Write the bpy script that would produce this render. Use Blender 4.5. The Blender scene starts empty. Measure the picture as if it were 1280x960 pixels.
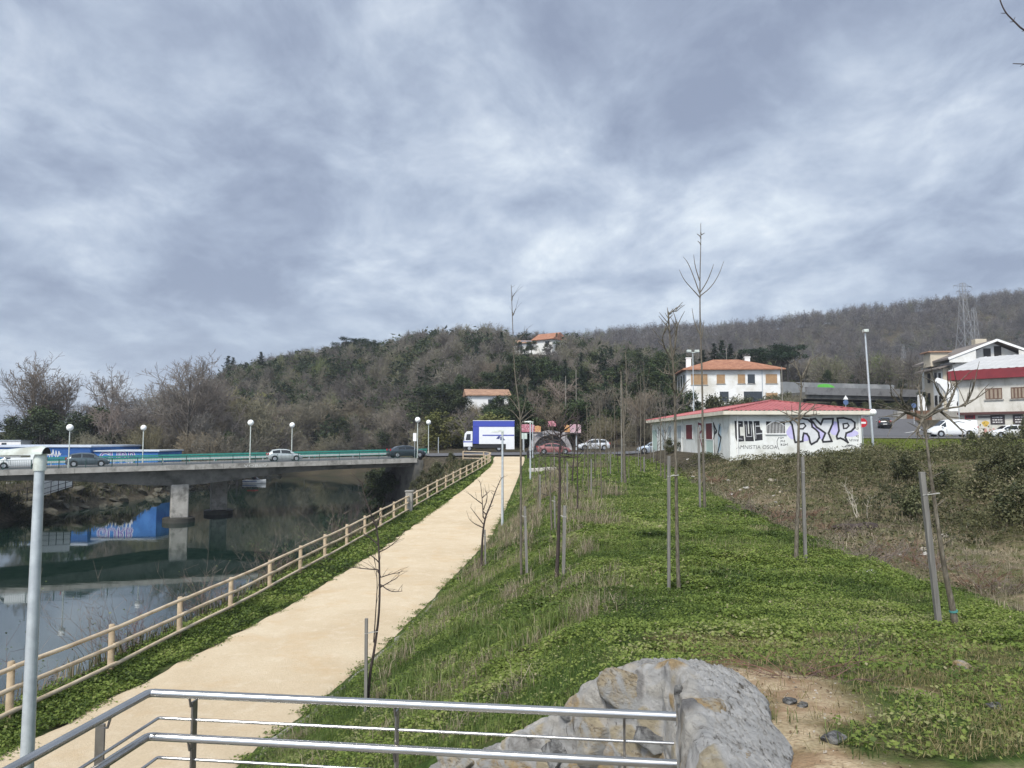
import bpy, math, random
import numpy as np
from mathutils import Vector, Matrix

scene = bpy.context.scene
COL = scene.collection
F = 962.0
PITCH = math.radians(4.0)
CP, SP = math.cos(PITCH), math.sin(PITCH)

# ------------------------------------------------------------------ camera maths
def ray(px, py):
    u = (px - 640.0) / F; v = (480.0 - py) / F
    fw = CP - v * SP; up = SP + v * CP
    return u / fw, up / fw

def P(px, py, Y):
    a, b = ray(px, py)
    return Vector((a * Y, Y, b * Y))

def smooth(t):
    t = np.clip(t, 0.0, 1.0)
    return t * t * (3 - 2 * t)

# ------------------------------------------------------------------ object helpers
def thing(name, label, cat, loc=(0, 0, 0), rz=0.0, group=None):
    o = bpy.data.objects.new(name, None)
    o.empty_display_size = 0.2
    COL.objects.link(o)
    o.location = loc
    o.rotation_euler = (0, 0, rz)
    o['label'] = label
    o['category'] = cat
    if group: o['group'] = group
    return o

def tag(o, label, cat, group=None, kind=None):
    o['label'] = label
    o['category'] = cat
    if group: o['group'] = group
    if kind: o['kind'] = kind
    return o

def copy_tree(o, parent=None):
    c = o.copy()
    COL.objects.link(c)
    if parent: c.parent = parent
    for ch in list(o.children):
        copy_tree(ch, c)
    return c

class MB:
    """collects faces of one part"""
    def __init__(s):
        s.v = []; s.f = []; s.a = []
    def add(s, vs, fs, a=0.5):
        b = len(s.v)
        s.v.extend([tuple(p) for p in vs])
        for f in fs:
            s.f.append(tuple(i + b for i in f)); s.a.append(a)
    def obox(s, c, X, Y, Z, hx, hy, hz, a=0.5):
        c = Vector(c); X = Vector(X) * hx; Y = Vector(Y) * hy; Z = Vector(Z) * hz
        vs = [c + X * i + Y * j + Z * k for k in (-1, 1) for j in (-1, 1) for i in (-1, 1)]
        s.add(vs, [(0, 2, 3, 1), (4, 5, 7, 6), (0, 1, 5, 4), (2, 6, 7, 3), (0, 4, 6, 2), (1, 3, 7, 5)], a)
    def box(s, x0, x1, y0, y1, z0, z1, a=0.5):
        s.obox(((x0 + x1) / 2, (y0 + y1) / 2, (z0 + z1) / 2), (1, 0, 0), (0, 1, 0), (0, 0, 1),
               (x1 - x0) / 2, (y1 - y0) / 2, (z1 - z0) / 2, a)
    def bar(s, p, q, w, h, a=0.5, up=(0, 0, 1)):
        p = Vector(p); q = Vector(q); d = q - p; L = d.length
        if L < 1e-6: return
        d /= L
        up = Vector(up)
        sx = d.cross(up)
        if sx.length < 1e-4: sx = d.cross(Vector((0, 1, 0)))
        sx.normalize(); uz = sx.cross(d).normalized()
        s.obox((p + q) / 2, d, sx, uz, L / 2, w / 2, h / 2, a)
    def tube(s, pts, r, n=6, a=0.5, cap=True):
        pts = [Vector(p) for p in pts]
        m = len(pts)
        if isinstance(r, (int, float)): r = [r] * m
        d0 = (pts[1] - pts[0]).normalized()
        ref = Vector((0, 0, 1)) if abs(d0.z) < 0.9 else Vector((1, 0, 0))
        x = d0.cross(ref).normalized()
        vs = []
        for i in range(m):
            if i == 0: d = pts[1] - pts[0]
            elif i == m - 1: d = pts[-1] - pts[-2]
            else: d = pts[i + 1] - pts[i - 1]
            if d.length < 1e-9: d = d0.copy()
            d.normalize()
            x = x - d * x.dot(d)
            if x.length < 1e-6: x = d.orthogonal()
            x.normalize()
            y = d.cross(x)
            for k in range(n):
                an = 2 * math.pi * k / n
                vs.append(pts[i] + (x * math.cos(an) + y * math.sin(an)) * r[i])
        fs = []
        for i in range(m - 1):
            for k in range(n):
                k2 = (k + 1) % n
                fs.append((i * n + k, i * n + k2, (i + 1) * n + k2, (i + 1) * n + k))
        if cap and n > 3:
            fs.append(tuple(range(n - 1, -1, -1)))
            fs.append(tuple((m - 1) * n + k for k in range(n)))
        s.add(vs, fs, a)
    def prism(s, poly, O, U, V, N, depth, a=0.5, lift=0.0):
        """2-D polygon (u,v) on plane O,U,V, thickened along N"""
        O = Vector(O); U = Vector(U); V = Vector(V); N = Vector(N)
        n = len(poly)
        lo = [O + U * p[0] + V * p[1] + N * lift for p in poly]
        hi = [q + N * depth for q in lo]
        fs = [tuple(range(n)), tuple(range(2 * n - 1, n - 1, -1))]
        for i in range(n):
            j = (i + 1) % n
            fs.append((i, n + i, n + j, j))
        s.add(lo + hi, fs, a)
    def ribbon(s, pts, w, O, U, V, N, depth=0.006, closed=False, a=0.5, lift=0.0):
        m = len(pts)
        segs = [(i, i + 1) for i in range(m - 1)]
        if closed: segs.append((m - 1, 0))
        for k, (i, j) in enumerate(segs):
            p = Vector(pts[i]); q = Vector(pts[j]); d = q - p
            if d.length < 1e-6: continue
            d.normalize(); nn = Vector((-d.y, d.x)) * w / 2
            p2 = p - d * w * 0.42; q2 = q + d * w * 0.42
            s.prism([p2 - nn, q2 - nn, q2 + nn, p2 + nn], O, U, V, N, depth + 0.0006 * (k % 5), a, lift)
    def sphere(s, c, r, nu=12, nv=8, a=0.5, sc=(1, 1, 1)):
        c = Vector(c); vs = [c + Vector((0, 0, r * sc[2]))]
        for i in range(1, nv):
            t = math.pi * i / nv
            for k in range(nu):
                p = 2 * math.pi * k / nu
                vs.append(c + Vector((r * sc[0] * math.sin(t) * math.cos(p), r * sc[1] * math.sin(t) * math.sin(p), r * sc[2] * math.cos(t))))
        vs.append(c - Vector((0, 0, r * sc[2])))
        fs = [(0, 1 + k, 1 + (k + 1) % nu) for k in range(nu)]
        for i in range(nv - 2):
            for k in range(nu):
                k2 = (k + 1) % nu
                fs.append((1 + i * nu + k, 1 + (i + 1) * nu + k, 1 + (i + 1) * nu + k2, 1 + i * nu + k2))
        L = len(vs) - 1; b = 1 + (nv - 2) * nu
        fs += [(L, b + (k + 1) % nu, b + k) for k in range(nu)]
        s.add(vs, fs, a)
    def mesh(s, name, off=None):
        me = bpy.data.meshes.new(name)
        v = s.v
        if off is not None: v = [(p[0] - off[0], p[1] - off[1], p[2] - off[2]) for p in v]
        me.from_pydata(v, [], s.f)
        at = me.attributes.new('v', 'FLOAT', 'FACE')
        at.data.foreach_set('value', np.array(s.a, dtype=np.float32))
        return me
    def build(s, name, mat, parent=None, world=False, smooth=False, label=None, bevel=0.0, fixn=True):
        off = parent.matrix_basis.translation if (parent is not None and world) else None
        if off is not None and parent.parent is not None and not parent.get('category'):
            off = off + parent.parent.matrix_basis.translation
        me = s.mesh(name, off)
        return link_mesh(name, me, mat, parent, smooth, label, bevel, fixn)

def link_mesh(name, me, mat, parent=None, smooth=False, label=None, bevel=0.0, fixn=False):
    if fixn and len(me.polygons) < 60000:
        import bmesh
        bm = bmesh.new(); bm.from_mesh(me)
        bmesh.ops.recalc_face_normals(bm, faces=bm.faces)
        bm.to_mesh(me); bm.free()
    if smooth:
        me.polygons.foreach_set('use_smooth', np.ones(len(me.polygons), dtype=bool))
        try: me.set_sharp_from_angle(angle=math.radians(45))
        except Exception: pass
    if mat is not None: me.materials.append(mat)
    o = bpy.data.objects.new(name, me)
    COL.objects.link(o)
    if parent is not None: o.parent = parent
    if label: o['label'] = label
    if bevel > 0:
        m = o.modifiers.new('bevel', 'BEVEL'); m.width = bevel; m.segments = 2; m.limit_method = 'ANGLE'
    return o

def np_mesh(name, verts, polys, attr=None):
    """polys: list of (k, index array (n,k)); attr per face"""
    me = bpy.data.meshes.new(name)
    verts = np.asarray(verts, dtype=np.float32).reshape(-1, 3)
    me.vertices.add(len(verts)); me.vertices.foreach_set('co', verts.ravel())
    loops = np.concatenate([p.ravel() for p in polys]).astype(np.int32)
    tot = np.concatenate([np.full(len(p), p.shape[1], dtype=np.int32) for p in polys])
    start = np.concatenate([[0], np.cumsum(tot)[:-1]]).astype(np.int32)
    me.loops.add(len(loops)); me.loops.foreach_set('vertex_index', loops)
    me.polygons.add(len(tot)); me.polygons.foreach_set('loop_start', start)
    me.polygons.foreach_set('loop_total', tot)
    me.update(calc_edges=True)
    if attr is not None:
        at = me.attributes.new('v', 'FLOAT', 'FACE')
        at.data.foreach_set('value', np.asarray(attr, dtype=np.float32))
    return me

# ------------------------------------------------------------------ materials
class NT:
    def __init__(s, name):
        s.m = bpy.data.materials.new(name); s.m.use_nodes = True
        s.t = s.m.node_tree; s.n = s.t.nodes; s.l = s.t.links
        s.p = s.n['Principled BSDF']
    def new(s, typ, **kw):
        n = s.n.new(typ)
        for k, v in kw.items(): setattr(n, k, v)
        return n
    def link(s, a, b): s.l.new(a, b)
    def noise(s, scale, detail=5, rough=0.6, vec=None, dist=0.0):
        n = s.new('ShaderNodeTexNoise')
        n.inputs['Scale'].default_value = scale; n.inputs['Detail'].default_value = detail
        n.inputs['Roughness'].default_value = rough; n.inputs['Distortion'].default_value = dist
        if vec is None: vec = s.coord()
        s.link(vec, n.inputs['Vector'])
        return n.outputs['Fac']
    def coord(s):
        if not hasattr(s, '_c'): s._c = s.new('ShaderNodeTexCoord')
        return s._c.outputs['Object']
    def mapping(s, scale=(1, 1, 1), rot=(0, 0, 0)):
        m = s.new('ShaderNodeMapping'); m.inputs['Scale'].default_value = scale; m.inputs['Rotation'].default_value = rot
        s.link(s.coord(), m.inputs['Vector']); return m.outputs['Vector']
    def ramp(s, fac, stops, interp='LINEAR'):
        r = s.new('ShaderNodeValToRGB'); cr = r.color_ramp; cr.interpolation = interp
        while len(cr.elements) < len(stops): cr.elements.new(0.5)
        for e, (p, c) in zip(cr.elements, stops):
            e.position = p; e.color = (*c, 1) if len(c) == 3 else c
        s.link(fac, r.inputs['Fac']); return r.outputs['Color']
    def mix(s, fac, a, b, mode='MIX'):
        n = s.new('ShaderNodeMix', data_type='RGBA', blend_type=mode)
        for sock, val in ((n.inputs[0], fac), (n.inputs[6], a), (n.inputs[7], b)):
            if isinstance(val, (int, float)): sock.default_value = val
            elif isinstance(val, tuple): sock.default_value = (*val, 1) if len(val) == 3 else val
            else: s.link(val, sock)
        return n.outputs[2]
    def math(s, op, a, b=None, clamp=False):
        n = s.new('ShaderNodeMath', operation=op); n.use_clamp = clamp
        for sock, val in ((n.inputs[0], a), (n.inputs[1], b)):
            if val is None: continue
            if isinstance(val, (int, float)): sock.default_value = val
            else: s.link(val, sock)
        return n.outputs[0]
    def bump(s, h, strength=0.3, dist=0.02):
        b = s.new('ShaderNodeBump'); b.inputs['Strength'].default_value = strength; b.inputs['Distance'].default_value = dist
        s.link(h, b.inputs['Height']); s.link(b.outputs['Normal'], s.p.inputs['Normal'])
    def attr(s, name, out='Fac'):
        n = s.new('ShaderNodeAttribute'); n.attribute_name = name; return n.outputs[out]
    def objrand(s):
        return s.new('ShaderNodeObjectInfo').outputs['Random']
    def base(s, c):
        if isinstance(c, tuple): s.p.inputs['Base Color'].default_value = (*c, 1)
        else: s.link(c, s.p.inputs['Base Color'])
    def set(s, rough=0.7, metal=0.0, spec=0.4):
        s.p.inputs['Roughness'].default_value = rough; s.p.inputs['Metallic'].default_value = metal
        s.p.inputs['Specular IOR Level'].default_value = spec

def pm(name, c1, c2=None, scale=3.0, rough=0.75, metal=0.0, bump=0.0, bscale=None, spec=0.35, detail=6, stain=None, sscale=0.6):
    t = NT(name)
    if c2 is None: c2 = tuple(x * 0.86 for x in c1)
    col = t.ramp(t.noise(scale, detail), [(0.3, c2), (0.68, c1)])
    if stain:
        f = t.ramp(t.noise(sscale, 7, 0.65), [(0.48, (0, 0, 0)), (0.66, (1, 1, 1))])
        col = t.mix(f, col, stain)
    t.base(col); t.set(rough, metal, spec)
    if bump: t.bump(t.noise(bscale or scale * 8, 6), bump, 0.02)
    return t.m

def pleaf(name, stops, objvar=0.0, trans=0.0):
    """leaf material: colour from the per-face value v, plus per-object variation"""
    t = NT(name)
    col = t.ramp(t.attr('v'), stops)
    if objvar:
        hsv = t.new('ShaderNodeHueSaturation')
        r = t.objrand()
        t.link(t.math('ADD', t.math('MULTIPLY', r, objvar), 1 - objvar / 2), hsv.inputs['Value'])
        t.link(t.math('ADD', t.math('MULTIPLY', r, 0.03), 0.485), hsv.inputs['Hue'])
        t.link(col, hsv.inputs['Color']); col = hsv.outputs['Color']
    t.base(col); t.set(0.6, 0, 0.3)
    # thin leaves let part of the light through
    tr = t.new('ShaderNodeBsdfTranslucent'); t.link(col, tr.inputs['Color'])
    mxs = t.new('ShaderNodeMixShader'); mxs.inputs[0].default_value = 0.12 if objvar else 0.35
    t.link(t.p.outputs[0], mxs.inputs[1]); t.link(tr.outputs[0], mxs.inputs[2])
    t.link(mxs.outputs[0], t.n['Material Output'].inputs['Surface'])
    return t.m
# ------------------------------------------------------------------ terrain
WZ = -9.65
Ys = np.array([-12, 4.5, 7, 10, 13.5, 18.5, 25.7, 37.7, 48.6, 61, 80, 92, 100, 115, 140, 200.0])
def tab(*a): return np.array(a, dtype=float)
pathL = tab(-11.6, -9.9, -9.6, -9.25, -8.85, -8.2, -7.2, -6.05, -5.2, -3.8, -2.35, -2.4, -2.5, -3, -3, -3)
pathR = tab(-8.2, -5.9, -5.4, -4.9, -4.3, -3.33, -2.48, -1.06, -0.35, 0.3, 1.2, 1.6, 1.8, 2, 2, 2)
pathZ = tab(-5.4, -5.4, -5.4, -5.4, -5.4, -5.4, -5.35, -5.1, -4.7, -4.0, -3.0, -2.75, -2.6, -2.3, -2.2, -1.5)
bankT = tab(-14, -11.6, -11.3, -11.0, -10.6, -10.1, -9.5, -8.5, -7.6, -6.3, -5.2, -8, -11, -15, -15, -15)
waterR = tab(-17, -15.6, -15.4, -15.1, -14.8, -14.3, -13.8, -13.2, -13, -12.8, -12.6, -12.5, -13.4, -18, -20, -22)
c9x = tab(1.3, 1.3, 1.0, 1.0, 1.3, 1.7, 2.1, 2.6, 3, 3.4, 3.8, 4, 4, 4, 4, 4)
c9z = tab(-1.6, -1.62, -1.98, -2.45, -2.75, -2.85, -2.9, -2.9, -2.9, -2.85, -2.6, -2.55, -2.5, -2.3, -2, -1)
c10x = tab(6, 6.5, 6.8, 6.9, 7.6, 8, 8.5, 9.8, 11, 12, 13, 13, 13, 13, 13, 13)
c10z = tab(-1.6, -1.7, -2.05, -2.4, -2.7, -2.8, -2.9, -2.9, -2.85, -2.7, -2.4, -2.4, -2.45, -2.3, -2, -1)
f1x = tab(9, 9.5, 9.8, 10, 10.3, 10.8, 11.3, 12.3, 13, 14, 14.5, 14.5, 14.5, 14.5, 14.5, 14.5)
f1z = tab(-2.6, -2.8, -3.1, -3.4, -3.7, -3.85, -3.85, -3.6, -3.0, -1.7, -1.5, -2.3, -2.45, -2.3, -2, -1)
f2x = tab(17, 17, 17, 17, 17, 17, 16.5, 15.3, 14.6, 15, 15.3, 15.3, 15.3, 15.3, 15.3, 15.3)
f2z = tab(-3.2, -3.4, -3.5, -3.6, -3.8, -3.8, -3.7, -3.3, -2.2, -1.3, -1.25, -2.2, -2.4, -2.25, -1.9, -0.8)
b13x = tab(30, 30, 30, 30, 30, 30, 30, 27, 24, 25, 26, 22, 22, 22, 23, 25)
b13z = tab(-1.6, -1.6, -1.6, -1.6, -1.6, -1.6, -1.7, -1.5, -1.25, -1.2, -1.1, -1.5, -1.9, -1.8, -0.8, 1.5)
r14x = tab(60, 60, 60, 60, 60, 60, 60, 50, 36, 33, 33, 34, 36, 42, 52, 60)
r14z = tab(-1, -1, -1, -1, -1, -1, -1, -1, -1.1, -1.1, -0.3, 0.0, 0.4, 1.3, 4.7, 10)
wl = tab(-58, -58, -58, -58, -58, -58, -58, -58, -58, -58, -58, -58, -58, -58.3, -59, -61)
S = len(Ys); one = np.ones(S)
NX = np.stack([one * -900, wl - 5, wl, wl + 6, waterR - 3, waterR, bankT, pathL, pathR, c9x, c10x, f1x, f2x, b13x, r14x, one * 900], 1)
NZ = np.stack([one * -5.5, one * -5.9, one * -9.8, one * -11.2, one * -11.2, one * -9.85, pathZ, pathZ, pathZ, c9z, c10z, f1z, f2z, b13z, r14z, r14z], 1)
NX[:, 6] = bankT

def loft(x, y):
    x = np.asarray(x, float); y = np.asarray(y, float)
    yc = np.clip(y, Ys[0], Ys[-1] - 1e-6)
    i = np.clip(np.searchsorted(Ys, yc, side='right') - 1, 0, S - 2)
    t = ((yc - Ys[i]) / (Ys[i + 1] - Ys[i]))[..., None]
    X = NX[i] * (1 - t) + NX[i + 1] * t
    Z = NZ[i] * (1 - t) + NZ[i + 1] * t
    z = np.array(Z[..., 0])
    for k in range(X.shape[-1] - 1):
        m = x >= X[..., k]
        w = np.clip((x - X[..., k]) / np.maximum(X[..., k + 1] - X[..., k], 1e-6), 0, 1)
        z = np.where(m, Z[..., k] * (1 - w) + Z[..., k + 1] * w, z)
    return z

_rng = np.random.RandomState(7)
_lat = _rng.rand(256, 256)
def vnoise(x, y):
    xi = np.floor(x).astype(int); yi = np.floor(y).astype(int)
    fx = x - xi; fy = y - yi
    fx = fx * fx * (3 - 2 * fx); fy = fy * fy * (3 - 2 * fy)
    a = _lat[xi & 255, yi & 255]; b = _lat[(xi + 1) & 255, yi & 255]
    c = _lat[xi & 255, (yi + 1) & 255]; d = _lat[(xi + 1) & 255, (yi + 1) & 255]
    return (a * (1 - fx) + b * fx) * (1 - fy) + (c * (1 - fx) + d * fx) * fy
def fbm(x, y, o=4):
    s = 0; a = 0.5
    for k in range(o):
        s = s + a * vnoise(x * 2 ** k + 17.3 * k, y * 2 ** k + 5.1 * k); a *= 0.5
    return s

def interp(xs, a, b): return np.interp(xs, a, b)
nearA = [-500, 150, 240, 290, 350, 430, 500, 560, 640, 700, 760, 850, 950, 1100, 1300, 1800]
nearY = [552, 552, 525, 494, 482, 470, 459, 450, 446, 448, 464, 478, 490, 492, 490, 490]
farA = [-800, 150, 250, 330, 440, 560, 650, 720, 800, 900, 1000, 1100, 1200, 1280, 1500, 2200]
farY = [552, 552, 500, 462, 446, 440, 438, 436, 425, 419, 408, 398, 388, 381, 365, 350]
DN, DF = 330.0, 650.0

def H(x, y):
    x = np.asarray(x, float); y = np.asarray(y, float)
    x, y = np.broadcast_arrays(x, y)
    z = 0.25 * (loft(x - 0.28, y) + loft(x + 0.28, y) + loft(x, y - 0.6) + loft(x, y + 0.6))
    # foot of the stone wall beside the landing
    edge = 5.2 + (1.03 - x) * 0.77
    dip = smooth((1.0 - x) / 0.2) * smooth((x + 2.2) / 1.4) * smooth((edge + 0.34 - y) / 0.16)
    z = z - 1.25 * dip
    z = np.where((y > 194) & (x < -5), np.maximum(z, -10.6 + (y - 194) * 0.2), z)
    # hills
    a = 640 + F * x / np.maximum(y, 1.0)
    zn = (547.3 - np.interp(a, nearA, nearY)) / F * DN
    zf = (547.3 - np.interp(a, farA, farY)) / F * DF
    y0 = np.interp(a, [-2000, 480, 560, 840, 1000, 3000], [205, 200, 128, 128, 142, 142])
    s1 = smooth((y - y0) / (DN - y0))
    z = z * (1 - s1) + zn * s1
    s2 = smooth((y - DN) / (DF - DN))
    z = np.where(y > DN, zn * (1 - s2) + zf * s2 - 14 * np.sin(np.pi * np.clip((y - DN) / (DF - DN), 0, 1)) ** 2 * (zf > zn), z)
    s3 = smooth((y - DF - 15) / 300)
    z = z * (1 - s3) - 10 * s3
    # roughness
    big = smooth((y - 200) / 150)
    z = z + big * 9 * (fbm(x / 60, y / 60) - 0.47)
    onpath = (np.abs(x - np.interp(y, Ys, (pathL + pathR) / 2)) < np.interp(y, Ys, (pathR - pathL) / 2) + 0.15) & (y < 104)
    scr = smooth((x - np.interp(y, Ys, c10x) - 0.3) / 2) * (y < 56) * 0.4
    rgh = np.where(onpath, 0.0, 0.10 * smooth((60 - y) / 20) + scr)
    z = z + rgh * (fbm(x * 1.3, y * 1.3) - 0.47)
    z = z + np.where(onpath | (y > 30), 0, 0.05) * (fbm(x * 6, y * 6, 3) - 0.44)
    return z
def h1(x, y): return float(H(np.array([x]), np.array([y]))[0])

def hit(px, py, ymin=3.0, ymax=160.0):
    a, b = ray(px, py)
    yy = np.linspace(ymin, ymax, 6000)
    g = H(a * yy, yy) - b * yy
    k = np.argmax(g > 0)
    if g[k] <= 0: k = len(yy) - 1
    Y = yy[k]
    return Vector((a * Y, Y, h1(a * Y, Y)))

def axis(dense0, dense1, step, lo, hi, grow):
    c = list(np.arange(dense0, dense1, step)); p = c[-1]; s = step
    while p < hi:
        s *= grow; p += s; c.append(p)
    p = c[0]; s = step; q = []
    while p > lo:
        s *= grow; p -= s; q.append(p)
    return np.array(q[::-1] + c)

# ground sheet
gx = axis(-6, 9, 0.16, -900, 1000, 1.035)
gy = axis(4, 17, 0.16, -14, 1050, 1.022)
GX, GY = np.meshgrid(gx, gy)
GZ = H(GX, GY)
nx, ny = len(gx), len(gy)
idx = np.arange(nx * ny).reshape(ny, nx)
quads = np.stack([idx[:-1, :-1], idx[:-1, 1:], idx[1:, 1:], idx[1:, :-1]], -1).reshape(-1, 4)
gme = np_mesh('ground', np.stack([GX, GY, GZ], -1), [quads])
xs, ys, zs = GX.ravel(), GY.ravel(), GZ.ravel()
pR = np.interp(ys, Ys, pathR); pL = np.interp(ys, Ys, pathL); c10 = np.interp(ys, Ys, c10x)
grass = ((xs > pR - 0.2) & (xs < c10 + 0.6) & (ys < 108)) | ((xs > pL - 1.6) & (xs < pL + 0.2) & (ys < 108))
strip = (xs > 25.5) & (ys > 52) & (ys < 86) & (xs < 60)
grassw = np.where(grass | strip, 1.0, 0.0)
dry = np.where((xs > c10 + 0.2) & (ys < 56), 1.0, 0.0)
n1 = fbm(xs * 1.4, ys * 1.4)
pxx = 640 + F * xs / np.maximum(ys, 0.5)
dirt = smooth((n1 - 0.30) / 0.14) * smooth((7.6 - ys) / 1.0) * smooth((xs - 1.0) / 0.2) * smooth((2.35 - xs + (ys - 4.5) * 0.22) / 0.5)
dirt = np.maximum(dirt, 0.8 * smooth((n1 - 0.57) / 0.07) * smooth((7.6 - ys) / 1.5) * (xs > 1))
forest = smooth((ys - 118) / 20)
colr = np.stack([grassw, dirt, dry, forest], 1).astype(np.float32)
at = gme.attributes.new('kindmask', 'FLOAT_COLOR', 'POINT'); at.data.foreach_set('color', colr.ravel())

def ground_material():
    t = NT('ground')
    sep = t.new('ShaderNodeSeparateColor')
    an = t.new('ShaderNodeAttribute'); an.attribute_name = 'kindmask'
    t.link(an.outputs['Color'], sep.inputs['Color'])
    n_f = t.noise(9, 6); n_m = t.noise(1.3, 6); n_s = t.noise(40, 4)
    gr = t.ramp(n_f, [(0.3, (0.022, 0.035, 0.010)), (0.55, (0.05, 0.085, 0.018)), (0.75, (0.10, 0.12, 0.04))])
    gr = t.mix(t.ramp(n_m, [(0.5, (0, 0, 0)), (0.7, (1, 1, 1))]), gr, (0.09, 0.085, 0.035))
    soil = t.ramp(n_s, [(0.25, (0.24, 0.175, 0.11)), (0.5, (0.43, 0.335, 0.215)), (0.75, (0.54, 0.445, 0.31))])
    soil = t.mix(t.ramp(t.noise(3.5, 5), [(0.42, (0, 0, 0)), (0.6, (1, 1, 1))]), soil, (0.28, 0.19, 0.115))
    dr = t.ramp(n_f, [(0.3, (0.08, 0.062, 0.04)), (0.5, (0.19, 0.15, 0.095)), (0.72, (0.32, 0.265, 0.18))])
    dr = t.mix(t.ramp(n_m, [(0.38, (0, 0, 0)), (0.58, (1, 1, 1))]), dr, (0.085, 0.09, 0.036))
    mud = t.ramp(t.noise(2.2, 8), [(0.3, (0.025, 0.022, 0.015)), (0.6, (0.085, 0.072, 0.05)), (0.8, (0.14, 0.125, 0.09))])
    fo = t.ramp(t.noise(0.12, 8, 0.7), [(0.35, (0.032, 0.034, 0.018)), (0.55, (0.065, 0.052, 0.036)), (0.75, (0.085, 0.09, 0.03))])
    c = t.mix(an.outputs['Alpha'], mud, fo)
    c = t.mix(sep.outputs['Blue'], c, dr)
    c = t.mix(sep.outputs['Red'], c, gr)
    c = t.mix(sep.outputs['Green'], c, soil)
    t.base(c); t.set(0.95, 0, 0.1)
    t.bump(n_s, 0.8, 0.03)
    return t.m
ground = link_mesh('ground', gme, ground_material(), smooth=True)
ground['kind'] = 'structure'

# path: crushed pale stone, its own sheet
def path_material():
    t = NT('crushed_stone_path')
    a = t.ramp(t.noise(0.5, 6, 0.6), [(0.3, (0.52, 0.415, 0.28)), (0.55, (0.58, 0.475, 0.33)), (0.75, (0.62, 0.525, 0.38))])
    b = t.ramp(t.noise(26, 9, 0.85), [(0.3, (0.70, 0.69, 0.67)), (0.5, (1, 1, 1)), (0.7, (1.12, 1.12, 1.12))])
    c = t.mix(1.0, a, b, 'MULTIPLY')
    # faint worn tracks across
    st = t.noise(2.6, 8, 0.7)
    c = t.mix(t.math('MULTIPLY', t.ramp(st, [(0.52, (0, 0, 0)), (0.68, (1, 1, 1))]), 0.45), c, (0.68, 0.59, 0.45))
    st2 = t.noise(0.8, 5, 0.6)
    c = t.mix(t.math('MULTIPLY', t.ramp(st2, [(0.54, (0, 0, 0)), (0.70, (1, 1, 1))]), 0.5), c, (0.52, 0.37, 0.21))
    t.base(c); t.set(0.95, 0, 0.1); t.bump(t.noise(30, 8, 0.8), 0.8, 0.03)
    return t.m
yy = np.concatenate([np.arange(-10, 40, 0.2), np.arange(40, 103.5, 0.5)])
L = np.interp(yy, Ys, pathL); R = np.interp(yy, Ys, pathR)
k = np.exp(-0.5 * (np.arange(-20, 21) / 8.0) ** 2); k /= k.sum()
def sm(a): return np.convolve(np.pad(a, 20, mode='edge'), k, 'valid')
L = sm(L) + 0.42 * np.clip(22 / np.maximum(yy, 1), .25, 1) * (fbm(yy * 1.5, yy * 0 + 3) - 0.47); R = sm(R) + 0.36 * np.clip(20 / np.maximum(yy, 1), .25, 1) * (fbm(yy * 1.5, yy * 0 + 9) - 0.47)
tt = np.linspace(0, 1, 15)
PX = L[:, None] * (1 - tt) + R[:, None] * tt
PY = np.repeat(yy[:, None], 15, 1)
PZ = np.interp(PY, Ys, pathZ)
PZ = np.stack([sm(PZ[:, i]) for i in range(15)], 1) + 0.05 + 0.02 * np.sin(np.pi * tt)
edgew = np.array([1] + [0] * 13 + [1.0])
PZ = PZ - 0.09 * edgew
ii = np.arange(PX.size).reshape(PX.shape)
pq = np.stack([ii[:-1, :-1], ii[:-1, 1:], ii[1:, 1:], ii[1:, :-1]], -1).reshape(-1, 4)
path = link_mesh('path', np_mesh('path', np.stack([PX, PY, PZ], -1), [pq]), path_material(), smooth=True)
path['kind'] = 'structure'
# concrete edging strip at the path's right side
mb = MB()
for i in range(0, len(yy) - 1):
    if yy[i] > 26: break
    mb.bar((R[i] + 0.05, yy[i], PZ[i, 7] - 0.06), (R[i + 1] + 0.05, yy[i + 1] , PZ[i + 1, 7] - 0.06), 0.10, 0.16)
kerb = mb.build('kerb', pm('kerb_concrete', (0.3, 0.28, 0.25), (0.18, 0.17, 0.15), 6))
kerb['kind'] = 'structure'

# water
def water_material():
    t = NT('river_water')
    t.base((0.006, 0.021, 0.015)); t.set(0.03, 0, 0.5)
    t.p.inputs['IOR'].default_value = 2.1
    a = t.noise(1.0, 3, 0.5, t.mapping((0.5, 1.6, 1), (0, 0, 0.3)))
    b = t.noise(0.11, 2, 0.5)
    h = t.math('MULTIPLY', a, t.ramp(b, [(0.4, (0.25, 0.25, 0.25)), (0.65, (1, 1, 1))]))
    t.bump(h, 0.045, 0.06)
    return t.m
mb = MB(); mb.add([(-75, -40, WZ), (-4, -40, WZ), (-4, 240, WZ), (-75, 240, WZ)], [(0, 1, 2, 3)])
water = mb.build('river_water', water_material()); water['kind'] = 'structure'

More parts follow.
